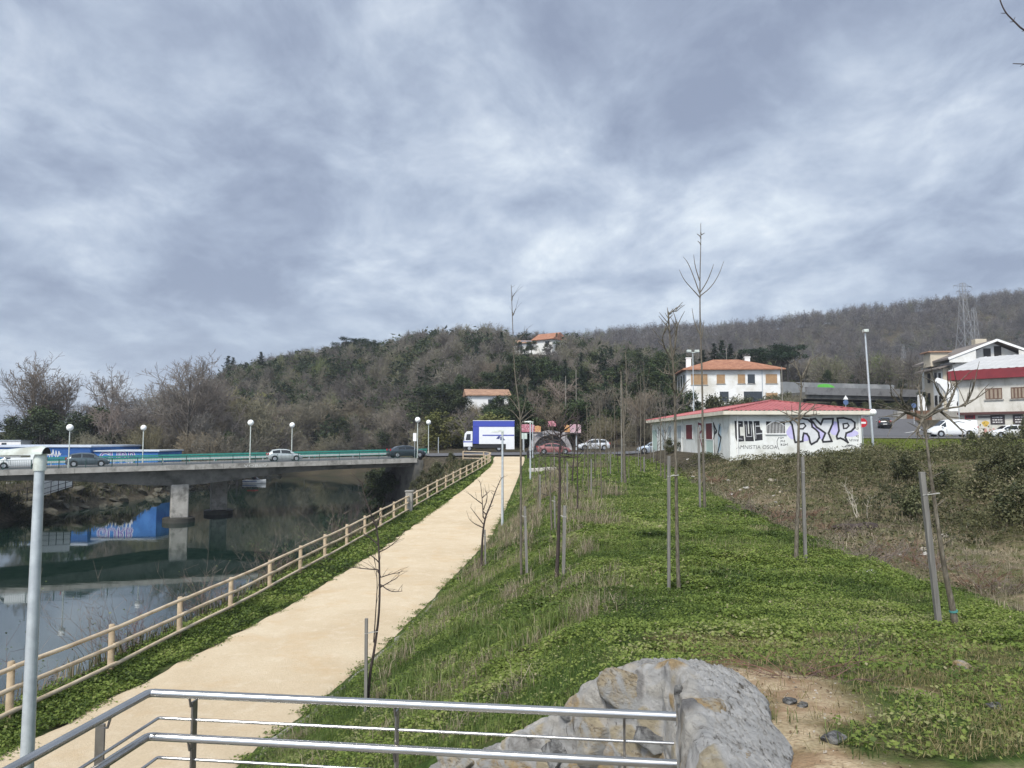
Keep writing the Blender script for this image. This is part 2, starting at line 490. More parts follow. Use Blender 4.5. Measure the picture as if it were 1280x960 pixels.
# roads
asphalt = pm('asphalt', (0.12, 0.12, 0.125), (0.085, 0.085, 0.09), 2.5, 0.9, bump=0.3, bscale=60)
whitepaint = pm('road_paint', (0.7, 0.7, 0.68), (0.5, 0.5, 0.48), 4, 0.7)
def strip_mesh(name, pts, w, m, lift, wobble=0.0, parts=14):
    pts = [Vector(p) for p in pts]
    dense = []
    for i in range(len(pts) - 1):
        n = max(2, int((pts[i + 1] - pts[i]).length / 1.5))
        for j in range(n): dense.append(pts[i].lerp(pts[i + 1], j / n))
    dense.append(pts[-1])
    for _ in range(25):
        dense = [dense[0]] + [(dense[i - 1] + dense[i] * 2 + dense[i + 1]) / 4 for i in range(1, len(dense) - 1)] + [dense[-1]]
    mb = MB(); vs = []; 
    for i, p in enumerate(dense):
        d = (dense[min(i + 1, len(dense) - 1)] - dense[max(i - 1, 0)]); d.z = 0; d.normalize()
        nn = Vector((-d.y, d.x, 0))
        for k in range(parts + 1):
            q = p + nn * (k / parts - 0.5) * w
            vs.append((q.x, q.y, h1(q.x, q.y)))
    V = np.array(vs)
    n = parts + 1
    fs = [(i * n + k, i * n + k + 1, (i + 1) * n + k + 1, (i + 1) * n + k) for i in range(len(dense) - 1) for k in range(parts)]
    Z = V[:, 2].reshape(-1, n)
    Z = Z.copy()
    V[:, 2] = Z.ravel() + lift
    mb.add(V.tolist(), fs)
    o = mb.build(name, m, smooth=True); o['kind'] = 'structure'
    return o
roadA = [(-12.4, 105.9, 0), (0, 111, 0), (14, 112, 0), (28, 103, 0), (40, 95, 0), (58, 90, 0), (95, 86, 0)]
roadB = [(45, 93, 0), (53, 106, 0), (57, 118, 0), (62, 130, 0), (70, 145, 0)]
strip_mesh('road', roadA, 9, asphalt, 0.16)
strip_mesh('road', roadB, 10, asphalt, 0.19)
strip_mesh('road_marking', [(51, 100, 0), (57.6, 107, 0), (61, 116, 0)], 0.28, whitepaint, 0.24, parts=1)
strip_mesh('road_marking', [(33, 95.5, 0), (44, 88.6, 0), (60, 85.3, 0)], 0.25, whitepaint, 0.215, parts=1)
strip_mesh('pavement', [(29, 88.2, 0), (36, 85.2, 0), (46, 83.0, 0), (62, 81.0, 0)], 1.6, pm('paving', (0.42, 0.41, 0.39), (0.32, 0.31, 0.3), 3), 0.22, parts=3)
# ------------------------------------------------------------------ shared materials
M = {}
M['steel'] = None
t = NT('brushed_steel'); t.base(t.ramp(t.noise(3, 4), [(0.3, (0.42, 0.41, 0.39)), (0.7, (0.58, 0.57, 0.55))])); t.set(0.26, 1.0, 0.5)
t.bump(t.noise(1, 3, 0.5, t.mapping((3, 160, 160))), 0.06, 0.002); M['steel'] = t.m
M['steel_post'] = pm('steel_plate', (0.30, 0.285, 0.26), (0.16, 0.15, 0.14), 6, 0.35, 0.9)
M['galv'] = pm('galvanised_steel', (0.50, 0.54, 0.55), (0.38, 0.41, 0.43), 9, 0.5, 0.3, bump=0.05, bscale=50)
M['lampgrey'] = pm('pale_grey_paint', (0.56, 0.60, 0.55), (0.46, 0.50, 0.46), 4, 0.45, 0.0, stain=(0.33, 0.34, 0.29), sscale=3)
M['dark'] = pm('dark_plastic', (0.02, 0.02, 0.022), None, 5, 0.6)
M['black'] = pm('black_rubber', (0.012, 0.012, 0.013), None, 5, 0.85)
M['glass'] = None
t = NT('dark_glass'); t.base((0.012, 0.016, 0.018)); t.set(0.06, 0, 0.6); M['glass'] = t.m
t = NT('white_globe'); t.base((0.85, 0.86, 0.82)); t.set(0.25, 0, 0.5); M['globe'] = t.m
M['white'] = pm('white_paint', (0.78, 0.78, 0.76), (0.66, 0.66, 0.63), 2, 0.5)
M['concrete'] = pm('weathered_concrete', (0.36, 0.345, 0.31), (0.24, 0.23, 0.205), 1.2, 0.9, bump=0.3, bscale=14, stain=(0.13, 0.125, 0.11), sscale=0.8)
M['concrete_dark'] = pm('dark_concrete', (0.15, 0.145, 0.13), (0.085, 0.083, 0.075), 0.8, 0.9, bump=0.3, bscale=10, stain=(0.05, 0.05, 0.042), sscale=0.5)  # darker concrete tone for the girders, abutment and viaduct piers
M['footing'] = pm('wet_footing', (0.055, 0.052, 0.044), (0.025, 0.025, 0.02), 1.5, 0.7)
M['teal'] = pm('teal_paint', (0.03, 0.225, 0.18), (0.022, 0.165, 0.135), 2, 0.5)
M['teal_dark'] = pm('dark_green_paint', (0.012, 0.055, 0.045), None, 2, 0.5)
M['wood'] = None
t = NT('fence_timber')
w = t.noise(1, 6, 0.6, t.mapping((14, 1.2, 14)))
c = t.ramp(w, [(0.3, (0.42, 0.33, 0.22)), (0.55, (0.57, 0.47, 0.34)), (0.75, (0.66, 0.56, 0.42))])
c = t.mix(t.ramp(t.noise(1.7, 5), [(0.5, (0, 0, 0)), (0.72, (1, 1, 1))]), c, (0.34, 0.25, 0.16))
t.base(c); t.set(0.8, 0, 0.25); t.bump(w, 0.25, 0.01); M['wood'] = t.m
M['wood_post'] = pm('post_timber', (0.46, 0.365, 0.245), (0.30, 0.23, 0.15), 7, 0.85, bump=0.2, bscale=30)

# ------------------------------------------------------------------ hand rail
zt, zm, za, zb = -1.44, -1.68, -1.60, -1.82
KT = P(187, 857, 4.47); ET = P(840, 885, 4.10); LT = P(-60, 982, 3.16)
rail = thing('handrail', 'double stainless steel handrail with thin rods and flat posts in front of the path', 'handrail', (KT.x, KT.y, -2.55))
def railline(z, ins, r, name, m):
    k = Vector((KT.x + ins * 0.5, KT.y + ins, z)); e = Vector((ET.x + 0.02, ET.y + ins, z)); l = Vector((LT.x + ins, LT.y + ins * 0.4, z))
    mb = MB()
    d1 = (l - k).normalized(); d2 = (e - k).normalized()
    pts = [l, k + d1 * r * 1.2, k + d1 * r * 0.35 + d2 * r * 0.35, k + d2 * r * 1.2, e]
    mb.tube(pts, r, 20)
    return mb.build(name, m, rail, world=True, smooth=True)
railline(zt, 0, 0.0225, 'top_handrail', M['steel'])
railline(zm, 0, 0.0225, 'lower_handrail', M['steel'])
railline(za, 0.06, 0.0085, 'rod', M['steel'])
railline(zb, 0.06, 0.0085, 'rod', M['steel'])
d2 = (ET - KT); d2.z = 0; d2.normalize(); n2 = Vector((-d2.y, d2.x, 0))
d1 = (LT - KT); d1.z = 0; d1.normalize(); n1_ = Vector((d1.y, -d1.x, 0))
def rpost(p, d, n, wide=0.026):
    mb = MB()
    up = Vector((0, 0, 1))
    c0 = p + n * 0.055
    mb.obox(Vector((c0.x, c0.y, -2.02)), d, n, up, 0.006, wide, 0.53)
    o = mb.build('post', M['steel_post'], rail, world=True, bevel=0.002)
    for z in (zt, zm):
        b = MB(); b.tube([Vector((c0.x, c0.y, z - 0.075)), Vector((c0.x, c0.y, z - 0.07)) - n * 0.04, Vector((p.x, p.y, z - 0.02))], 0.007, 8)
        bo = b.build('bracket', M['steel_post'], None, smooth=True); bo.parent = o
        bo.location = -Vector(rail.location)
for px in (237, 493, 780):
    tgt = (px - 187) / (840 - 187)
    p = P(px, 870, 1.0); a = p.x
    # intersection of the pixel column with the rail line
    den = (d2.x - a * d2.y)
    s_ = (a * KT.y - KT.x) / den
    rpost(KT + d2 * s_, d2, n2)
for s_ in (0.34, 1.12):
    rpost(KT + d1 * s_, d1, -n1_ if n1_.y < 0 else n1_)
mb = MB(); mb.box(-2.9, 0.86, -3.0, 4.42, -2.75, -2.55)
mb.box(-2.9, 0.86, 4.1, 4.40, -3.6, -2.76)
ld = mb.build('landing', M['concrete']); ld['kind'] = 'structure'

# ------------------------------------------------------------------ stone wall
import bmesh
from mathutils import noise as mn
def rock_mesh(name, seed, size, cuts=15, sub=4, rough=0.075, keep=0.62):
    rnd = random.Random(seed)
    bm = bmesh.new(); bmesh.ops.create_icosphere(bm, subdivisions=sub, radius=1.0)
    planes = []
    for _ in range(cuts):
        n = Vector((rnd.gauss(0, 1), rnd.gauss(0, 1), rnd.gauss(0, 1))).normalized()
        planes.append((n, rnd.uniform(keep - 0.15, keep + 0.15)))
    off = Vector((seed * 3.7, seed * 1.3, seed * 2.1))
    for v in bm.verts:
        p = v.co.copy()
        for n, d in planes:
            e = p.dot(n) - d
            if e > 0: p -= n * e * 0.93
        p *= 1 + rough * mn.noise(p * 2.2 + off) * 1.5 + rough * 0.7 * mn.noise(p * 6 + off) + rough * 0.4 * mn.noise(p * 15 + off)
        v.co = Vector((p.x * size[0], p.y * size[1], p.z * size[2]))
    me = bpy.data.meshes.new(name); bm.to_mesh(me); bm.free()
    return me

def stone_mat(name, c1, c2, c3):
    t = NT(name)
    n = t.noise(4.5, 8, 0.65, t.mapping((1, 1, 2.6), (0.3, 0.2, 0.5)), 1.2)
    c = t.ramp(n, [(0.28, c2), (0.45, c1), (0.6, c3), (0.75, c1)])
    cr = t.ramp(t.noise(9, 8, 0.7, t.mapping((1, 1, 4), (0.4, 0.1, 0.2)), 2.0), [(0.40, (0.35, 0.33, 0.30)), (0.5, (1, 1, 1))])
    c = t.mix(0.8, c, cr, 'MULTIPLY')
    c = t.mix(t.ramp(t.noise(3.2, 7, 0.7, None, 0.6), [(0.46, (0, 0, 0)), (0.56, (1, 1, 1))]), c, (0.40, 0.40, 0.385))
    t.base(c); t.set(0.9, 0, 0.2); t.bump(t.noise(12, 10, 0.8, t.mapping((1, 1, 1.8)), 0.6), 1.0, 0.06)
    return t.m
st_ochre = stone_mat('ochre_stone', (0.40, 0.33, 0.22), (0.24, 0.20, 0.15), (0.47, 0.44, 0.38))
st_grey = stone_mat('grey_stone', (0.13, 0.13, 0.13), (0.06, 0.06, 0.06), (0.24, 0.24, 0.235))
st_tan = stone_mat('tan_stone', (0.44, 0.32, 0.17), (0.27, 0.16, 0.08), (0.42, 0.38, 0.30))
t = NT('mortar')
c = t.ramp(t.noise(5, 7, 0.7), [(0.3, (0.30, 0.295, 0.285)), (0.5, (0.44, 0.435, 0.42)), (0.72, (0.56, 0.55, 0.53))])
c = t.mix(t.math('MULTIPLY', t.ramp(t.noise(2.0, 5), [(0.48, (0, 0, 0)), (0.68, (1, 1, 1))]), t.math('SUBTRACT', 1.0, t.attr('rub'))), c, (0.40, 0.33, 0.23))
c = t.mix(t.ramp(t.noise(7, 8, 0.75, t.mapping((1, 1, .45)), 1.5), [(0.36, (1, 1, 1)), (0.44, (0, 0, 0))]), c, (0.13, 0.12, 0.105))
stc = t.ramp(t.attr('cell'), [(0.0, (0.30, 0.29, 0.275)), (0.25, (0.43, 0.37, 0.26)), (0.45, (0.20, 0.195, 0.19)), (0.6, (0.46, 0.44, 0.40)), (0.8, (0.40, 0.30, 0.17)), (1.0, (0.33, 0.32, 0.30))], 'CONSTANT')
stc = t.mix(0.8, stc, t.ramp(t.noise(11, 9, 0.75, t.mapping((1, 1, 3), (.3, .2, .1)), 1.5), [(0.32, (0.45, 0.43, 0.40)), (0.5, (1, 1, 1)), (0.7, (1.2, 1.18, 1.12))]), 'MULTIPLY')
c = t.mix(t.math('MULTIPLY', t.attr('joint'), t.ramp(t.noise(4, 6, 0.7), [(0.36, (.15, .15, .15)), (0.5, (1, 1, 1))])), c, stc)
t.base(c); t.set(0.95, 0, 0.15)
t.bump(t.noise(22, 9, 0.8), 1.0, 0.04)
mortar = t.m
wall = thing('stone_wall', 'mortared wing wall of grey and ochre stones where the handrail ends', 'stone wall', (1.0, 5.0, -2.5))
crest = [((0.62, 1.4, -1.47), (-1, 0.05)), ((0.80, 2.6, -1.46), (-1, 0.05)), ((0.885, 3.4, -1.45), (-1, 0.1)), ((0.96, 4.15, -1.45), (-1, 0.05)), ((1.06, 4.85, -1.43), (-0.95, -0.3)),
         ((1.02, 5.18, -1.49), (-0.6, -0.8)), ((0.80, 5.5, -1.59), (-0.5, -0.86)), ((0.62, 5.72, -1.75), (-0.5, -0.86)), ((0.37, 5.98, -2.05), (-0.5, -0.86)), ((-0.13, 6.32, -2.42), (-0.5, -0.86)), ((-0.75, 6.62, -2.80), (-0.5, -0.86)), ((-1.2, 6.85, -3.1), (-0.5, -0.86))]
U = []
for i in range(len(crest) - 1):
    a, b = crest[i], crest[i + 1]
    n = max(2, int((Vector(b[0]) - Vector(a[0])).length / 0.0125))
    for j in range(n):
        tq = j / n
        f = Vector(a[1]).lerp(Vector(b[1]), tq).normalized()
        U.append((Vector(a[0]).lerp(Vector(b[0]), tq), f))
prof = [(0.12, -2.2), (0.11, -1.5), (0.10, -0.9), (0.08, -0.45), (0.06, -0.16), (0.03, -0.03), (-0.02, 0.0), (-0.12, -0.01), (-0.28, -0.03), (-0.45, -0.07), (-0.60, -0.14), (-0.66, -0.4)]
PR = []
for i in range(len(prof) - 1):
    n = max(2, int(math.hypot(prof[i + 1][0] - prof[i][0], prof[i + 1][1] - prof[i][1]) / (0.03 if prof[i][1] < -1.4 else 0.0135)))
    for j in range(n):
        PR.append((prof[i][0] + (prof[i + 1][0] - prof[i][0]) * j / n, prof[i][1] + (prof[i + 1][1] - prof[i][1]) * j / n))
def topw(c0):
    return float(np.interp(c0.y, [1.4, 3.4, 4.4, 5.2, 5.7, 6.3], [.40, .60, .78, 1.0, .85, .6]))
vs = []; rub = []; tops = []; cel = []; joi = []
for (c0, f) in U:
    wid0 = topw(c0) * (1 + .18 * mn.noise(Vector((c0.x * 3, c0.y * 3, 1))))
    for (o_, dz) in PR:
        wid = wid0 if o_ < 0 else 1.0
        p = Vector((c0.x + f.x * o_ * wid, c0.y + f.y * o_ * wid, c0.z + dz))
        r = smooth((-o_ - 0.05) / 0.06)
        a = 0.050 * mn.noise(p * 2.6) + 0.034 * mn.noise(p * 6.5) + 0.014 * mn.noise(p * 15)
        b = 0.012 * mn.noise(p * 18)
        if r > .02:
            w1 = mn.voronoi(p * 24 + Vector((3, 1, 2)))[0]; w2 = mn.voronoi(p * 52)[0]
            b += r * (0.022 * (min(1, (w1[1] - w1[0]) * 2.2) - .5) + 0.012 * (min(1, (w2[1] - w2[0]) * 2.2) - .5) + .008 * mn.noise(p * 60))
        else: b += .006 * mn.noise(p * 42)
        pc = Vector((p.x * 3.6, p.y * 3.6, p.z * 5.0)) + Vector((mn.noise(p * 5), mn.noise(p * 5 + Vector((9, 0, 0))), mn.noise(p * 5 + Vector((0, 9, 0))))) * .35
        dv_, pv_ = mn.voronoi(pc); jt = float(smooth((dv_[1] - dv_[0] - .06) / .16)) * (1 - r)
        cel.append((math.sin(pv_[0].x * 12.9 + pv_[0].y * 78.2 + pv_[0].z * 37.7) * 43758.5) % 1.0); joi.append(jt)
        b += jt * (.034 + .02 * mn.noise(p * 9) + .008 * mn.noise(p * 24)) * 1.4
        p += Vector((f.x * 0.6, f.y * 0.6, 0.8)) * (a + b * (0.35 + 0.8 * r))
        if -0.55 < o_ < -0.03: tops.append(p.copy())
        vs.append(p - Vector(wall.location)); rub.append(float(r))
nu, nv = len(U), len(PR)
ii = np.arange(nu * nv).reshape(nu, nv)
q = np.stack([ii[:-1, :-1], ii[1:, :-1], ii[1:, 1:], ii[:-1, 1:]], -1).reshape(-1, 4)
wme = np_mesh('mortar_body', np.array([tuple(v) for v in vs]), [q])
ra = wme.attributes.new('rub', 'FLOAT', 'POINT'); ra.data.foreach_set('value', np.array(rub, dtype=np.float32))
for nm_, ar_ in (('cell', cel), ('joint', joi)):
    q_ = wme.attributes.new(nm_, 'FLOAT', 'POINT'); q_.data.foreach_set('value', np.array(ar_, dtype=np.float32))
link_mesh('mortar_body', wme, mortar, wall, smooth=True, fixn=True)
def stone(px, py, off, size, seed, m, tilt, lab=None, flat=None):
    """set into the wall face in that column of the view"""
    best = None
    for (c0, f) in U:
        if (c0.y < 5.1) != (flat == 'A'): continue
        p = c0 + Vector((f.x, f.y, 0)) * off
        e = abs(640 + F * p.x / (p.y * CP) - px) if flat != 'A' else abs((P(px, py, p.y) - Vector((p.x, p.y, 0))).xy.length)
        if best is None or e < best[0]: best = (e, p, f)
    _, p, f = best
    q_ = P(px, py, p.y)
    me = rock_mesh('stone', seed, size)
    o = link_mesh('stone', me, m, wall, smooth=True, label=lab)
    o.location = Vector((q_.x, p.y, q_.z)) - Vector(wall.location)
    o.rotation_euler = (tilt[0], tilt[1], math.atan2(f.y, f.x) + math.pi / 2)
    return o
stone(794, 868, -.03, (0.38, 0.19, 0.20), 3, st_ochre, (0, 0.16, 0), 'large pale ochre stone at the top of the wall')
stone(752, 926, .02, (0.24, 0.18, 0.24), 5, st_ochre, (0, 0.05, 0))
stone(815, 923, .03, (0.22, 0.15, 0.12), 8, st_grey, (0, 0.05, 0), 'dark grey stone')
stone(810, 972, .04, (0.28, 0.16, 0.18), 12, st_ochre, (0, 0.0, 0))
stone(642, 957, .03, (0.34, 0.18, 0.12), 9, st_tan, (0, 0.12, 0), 'ochre brown stone low in the wall')
stone(575, 955, .03, (0.24, 0.16, 0.10), 10, st_ochre, (0, 0.2, 0))
stone(696, 938, .03, (0.16, 0.15, 0.14), 11, st_grey, (0, 0.2, 0))
stone(722, 966, .06, (0.13, 0.10, 0.11), 21, st_tan, (0, 0.2, 0))
stone(712, 895, .02, (0.09, 0.09, 0.05), 22, st_grey, (0, 0.5, 0))
stone(668, 918, .02, (0.08, 0.09, 0.05), 24, st_ochre, (0, 0.5, 0))
def cap(px, py, d, size, seed, m, rot, lab=None):
    o = link_mesh('stone', rock_mesh('stone', seed, size), m, wall, smooth=True, label=lab)
    o.location = P(px, py, d) - Vector(wall.location); o.rotation_euler = rot
cap(888, 886, 4.30, (0.115, 0.17, 0.085), 14, st_tan, (0.1, -0.1, 0.2), 'rounded tan stone set in rubble')
cap(872, 850, 4.85, (0.045, 0.055, 0.045), 15, st_grey, (0, 0, 0.2))
cap(918, 955, 3.72, (0.11, 0.16, 0.08), 16, st_tan, (0, 0.1, -0.3))
cap(893, 946, 3.75, (0.07, 0.13, 0.07), 17, st_grey, (0, 0, 0.4))
cap(848, 868, 4.66, (0.03, 0.03, 0.09), 18, st_grey, (0.1, 0.05, 0.2))

# ------------------------------------------------------------------ timber fence by the river
fx = [-10.0, -9.85, -9.6, -9.27, -9.0, -8.47, -8.0, -6.5, -4.9, -3.2, -2.55, -2.6, -3.6, -5.6, -7.6]
fy = [8.0, 12.0, 15.1, 17.85, 20.8, 26.9, 33.3, 50, 63, 77, 86, 92.0, 94.2, 95.2, 95.6]
pts = [Vector((a, b, 0)) for a, b in zip(fx, fy)]
lens = [0]
for i in range(1, len(pts)): lens.append(lens[-1] + (pts[i] - pts[i - 1]).length)
def fpt(s):
    x = float(np.interp(s, lens, fx)); y = float(np.interp(s, lens, fy))
    return Vector((x, y, h1(x, y)))
fence = thing('timber_fence', 'pale timber post and rail fence between the path and the river', 'fence', fpt(0))
s_ = lens[2] - 3.05 * 2; posts = []
while s_ < lens[-1]:
    posts.append(fpt(s_)); s_ += 3.05
for i, p in enumerate(posts):
    mb = MB(); h = 1.06 + 0.03 * math.sin(i * 7.1)
    mb.tube([(p.x, p.y, p.z - 0.3), (p.x + 0.01 * math.sin(i * 3), p.y, p.z + h), (p.x + 0.01 * math.sin(i * 3), p.y, p.z + h + 0.02)], [0.075, 0.068, 0.052], 10)
    mb.build('post', M['wood_post'], fence, world=True, smooth=True)
for zr in (1.02, 0.62, 0.2):
    for i in range(len(posts) - 1):
        a, b = posts[i], posts[i + 1]
        d = (b - a).normalized(); nn = Vector((d.y, -d.x, 0)).normalized() * 0.10
        j = 0.015 * math.sin(i * 5 + zr * 9)
        mb = MB(); mb.tube([a + nn + Vector((0, 0, zr + j)) - d * 0.06, (a + b) / 2 + nn + Vector((0, 0, zr + 0.012 * math.sin(i * 2.2))), b + nn + Vector((0, 0, zr - j * 0.5)) + d * 0.06], 0.046, 10)
        mb.build('rail', M['wood'], fence, world=True, smooth=True)
gp = P(518, 640, 49.0); gz = h1(gp.x - 0.35, 49)
mb = MB(); mb.box(gp.x - 0.55, gp.x - 0.12, 48.8, 49.2, gz - 0.3, gz + 1.28); mb.box(gp.x - 0.6, gp.x - 0.07, 48.75, 49.25, gz + 1.282, gz + 1.36)
tag(mb.build('stone_post', M['concrete'], bevel=0.03), 'stout square concrete post standing behind the timber fence', 'post')

# ------------------------------------------------------------------ bridge
B0 = Vector((-53.0, 79.6, 0)); E = Vector((0.894, 0.448, 0)).normalized(); N_ = Vector((-E.y, E.x, 0)); UP = Vector((0, 0, 1))
BW = 13.0; S0, S1 = -32.0, 45.6
def bz(s): return -3.33 + 0.70 * s / 45.6
def bp(s, w, z): return B0 + E * s + N_ * w + UP * (bz(s) + z)
def depth(s): return 0.62 + 1.25 * math.exp(-((s - 17.5) / 9.5) ** 2) + 0.25 * math.exp(-((s + 28) / 9) ** 2)
bridge = thing('road_bridge', 'low concrete road bridge crossing the dark river', 'bridge', bp(15.7, 6, -6.3))
def sweep(mb, s0, s1, n, sec):
    vs = []; m = None
    for i in range(n + 1):
        s = s0 + (s1 - s0) * i / n
        q = [bp(s, w, z) for w, z in sec(s)]; m = len(q); vs += q
    fs = []
    for i in range(n):
        for k in range(m):
            k2 = (k + 1) % m
            fs.append((i * m + k, i * m + k2, (i + 1) * m + k2, (i + 1) * m + k))
    fs += [tuple(range(m)), tuple(range(n * m, n * m + m))]
    mb.add(vs, fs)
mb = MB(); sweep(mb, S0, S1, 60, lambda s: [(0.9, -0.5), (BW - 0.9, -0.5), (BW - 1.4, -0.5 - depth(s)), (1.4, -0.5 - depth(s))])
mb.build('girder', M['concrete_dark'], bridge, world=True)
mb = MB(); sweep(mb, S0, S1, 40, lambda s: [(0.35, -0.06), (BW - 0.35, -0.06), (BW - 0.35, -0.498), (0.35, -0.498)])
mb.build('deck', M['concrete'], bridge, world=True)
for w0, w1 in ((0.0, 0.34), (BW - 0.34, BW)):
    mb = MB()
    s = S0
    while s < S1 - 0.1:
        e = min(s + 3.0, S1); sweep(mb, s, e - 0.03, 2, lambda q: [(w0, 0.0), (w1, 0.0), (w1, -0.56), (w0, -0.56)]); s = e
    mb.build('fascia', M['concrete'], bridge, world=True)
mb = MB(); sweep(mb, S0, S1, 40, lambda s: [(2.2, -0.02), (BW - 2.2, -0.02), (BW - 2.2, -0.056), (2.2, -0.056)])
mb.build('carriageway', asphalt, bridge, world=True)
for off in ((17.5, 2.3), (22.6, 10.3)):
    c = bp(off[0], off[1], 0); z1 = bz(off[0]) - 0.5 - depth(off[0]) + 0.15
    mb = MB(); mb.obox((c.x, c.y, (z1 + WZ + 0.5) / 2), E, N_, UP, 0.95, 0.95, (z1 - WZ - 0.5) / 2)
    pr = mb.build('pier', M['concrete'], bridge, world=True, bevel=0.12)
    mb = MB(); mb.tube([(c.x, c.y, WZ - 2), (c.x, c.y, WZ + 0.48), (c.x, c.y, WZ + 0.55)], [1.75, 1.75, 1.6], 24)
    fo = mb.build('footing', M['footing'], None, smooth=True); fo.parent = pr; fo.location = -Vector(bridge.location)
mb = MB()
c = bp(45.9, BW / 2, 0); mb.obox((c.x, c.y, -6.3), E, N_, UP, 0.6, BW / 2 - 0.2, 3.4)
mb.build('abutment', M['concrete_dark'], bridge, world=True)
# pale scratched lettering on the fascia
def text_mb(body, size, O, U, V, N, lift=0.004, bold=0.0, ext=0.003, xs=1.0, shear=0.0):
    cu = bpy.data.curves.new('lettering', 'FONT'); cu.body = body; cu.size = size; cu.extrude = ext; cu.offset = bold; cu.shear = shear; cu.resolution_u = 3
    o = bpy.data.objects.new('lettering', cu); COL.objects.link(o)
    bpy.context.view_layer.update()
    dg = bpy.context.evaluated_depsgraph_get()
    me = bpy.data.meshes.new_from_object(o.evaluated_get(dg))
    mb = MB(); O = Vector(O)
    vs = [O + Vector(U) * (v.co.x * xs) + Vector(V) * v.co.y + Vector(N) * (lift + ext + v.co.z) for v in me.vertices]
    mb.add(vs, [tuple(p.vertices) for p in me.polygons])
    bpy.data.objects.remove(o); bpy.data.meshes.remove(me)
    return mb
chalk = pm('chalk_paint', (0.55, 0.55, 0.52), (0.4, 0.4, 0.37), 6, 0.9)
o_ = bp(24.2, 0, -0.45)
text_mb('VOREV', 0.42, o_, E, UP, -N_, 0.006, 0.0, 0.004, 2.0).build('painted_letters', chalk, bridge, world=True)

# railings of the bridge
def rail_thing(name, label, w):
    return thing(name, label, 'railing', bp(10, w, 0))
r1 = rail_thing('picket_railing', 'thin dark green picket railing along the near edge of the bridge', 0.17)
ms = {'post': M['teal_dark']}
s = S0; 
while s < S1:
    mb = MB(); mb.bar(bp(s, 0.17, 0), bp(s, 0.17, 1.0), 0.06, 0.06); mb.build('post', M['teal_dark'], r1, world=True); s += 2.5
mb = MB()
for z in (0.98, 0.12): mb.tube([bp(S0 + (S1 - S0) * i / 20, 0.17, z) for i in range(21)], 0.022, 6)
mb.build('rail', M['teal_dark'], r1, world=True)
mb = MB(); s = S0
while s < S1:
    mb.tube([bp(s, 0.17, 0.12), bp(s, 0.17, 0.98)], 0.011, 4); s += 0.16
mb.build('pickets', M['teal_dark'], r1, world=True)
r2 = rail_thing('guard_rail', 'teal three bar guard rail along the far edge of the bridge', BW - 0.17)
s = S0
while s < S1 + 6:
    mb = MB(); mb.bar(bp(s, BW - 0.17, -0.02), bp(s, BW - 0.17, 0.92), 0.14, 0.14); mb.build('post', M['teal'], r2, world=True); s += 3.2
for z, h in ((0.86, 0.20), (0.57, 0.21), (0.29, 0.20)):
    mb = MB()
    for i in range(30):
        a = S0 + (S1 + 6 - S0) * i / 30; b = S0 + (S1 + 6 - S0) * (i + 1) / 30
        mb.bar(bp(a, BW - 0.27, z), bp(b, BW - 0.27, z), 0.08, h)
    mb.build('rail', M['teal'], r2, world=True)
r3 = rail_thing('guard_rail', 'low pale crash barrier between the bridge lanes and the near footway', 2.0)
mb = MB()
for i in range(30):
    a = S0 + (S1 - S0) * i / 30; b = S0 + (S1 - S0) * (i + 1) / 30
    mb.bar(bp(a, BW - 2.3, 0.42), bp(b, BW - 2.3, 0.42), 0.06, 0.22)
mb.build('beam', pm('pale_steel', (0.45, 0.48, 0.46), None, 3, 0.5), r3, world=True)
r3['label'] = 'low pale crash barrier in front of the teal guard rail on the bridge'
mb = MB(); s = S0
while s < S1:
    mb = MB(); mb.bar(bp(s, BW - 2.24, -0.05), bp(s, BW - 2.24, 0.42), 0.08, 0.08); mb.build('post', M['galv'], r3, world=True); s += 6

# globe lamps on the bridge
def globe_lamp(pos, h, label):
    t_ = thing('globe_lamp', label, 'street lamp', pos, 0, 'globe lamps along the bridge')
    mb = MB(); mb.tube([(0, 0, 0), (0, 0, 0.6), (0, 0, 0.61), (0, 0, h - 0.32)], [0.095, 0.09, 0.065, 0.055], 10); mb.build('pole', M['lampgrey'], t_, smooth=True)
    mb = MB(); mb.tube([(0, 0, h - 0.36), (0, 0, h - 0.28)], [0.09, 0.13], 12); mb.build('collar', M['galv'], t_, smooth=True)
    mb = MB(); mb.sphere((0, 0, h), 0.36, 20, 14); mb.build('globe', M['globe'], t_, smooth=True)
def near_s(px, w):
    a = ray(px, 547)[0]; o = B0 + N_ * w
    return (a * o.y - o.x) / (E.x - a * E.y)
for px, w, h, lab in ((87, 0.5, 4.35, 'globe street lamp behind the dark grey hatchback at the near edge of the bridge'),
                      (313, 0.5, 4.75, 'globe street lamp just left of the silver car on the near bridge edge'),
                      (522, 0.5, 5.0, 'globe street lamp in front of the dark saloon at the bridge end'),
                      (179, 13.3, 4.4, 'small globe lamp in front of the painted low wall across the bridge'),
                      (364, 13.3, 4.6, 'globe lamp on the far bridge edge behind the silver car'),
                      (534, 13.3, 4.85, 'globe lamp on the far bridge edge beside the yellow green shrub')):
    s = near_s(px, w); globe_lamp(bp(s, w if w < 10 else 12.75, -0.02), h, lab)

# sign at the bridge end
sg = bp(near_s(518.5, 0.6), 0.6, 0)
ts = thing('road_sign', 'narrow pale rectangular sign on a post at the bridge end', 'sign', sg)
mb = MB(); mb.tube([(0, 0, 0), (0, 0, 3.2)], 0.035, 8); mb.build('post', M['galv'], ts)
mb = MB(); mb.box(-0.22, 0.22, -0.06, -0.04, 2.2, 3.25); mb.build('panel', M['white'], ts, bevel=0.01)
sg = bp(near_s(548, 11), 11, 0)
ts = thing('post', 'thin pale post on the verge behind the bridge guard rail', 'post', sg)
mb = MB(); mb.tube([(0, 0, -0.5), (0, 0, 2.6)], 0.05, 8); mb.build('shaft', M['galv'], ts)

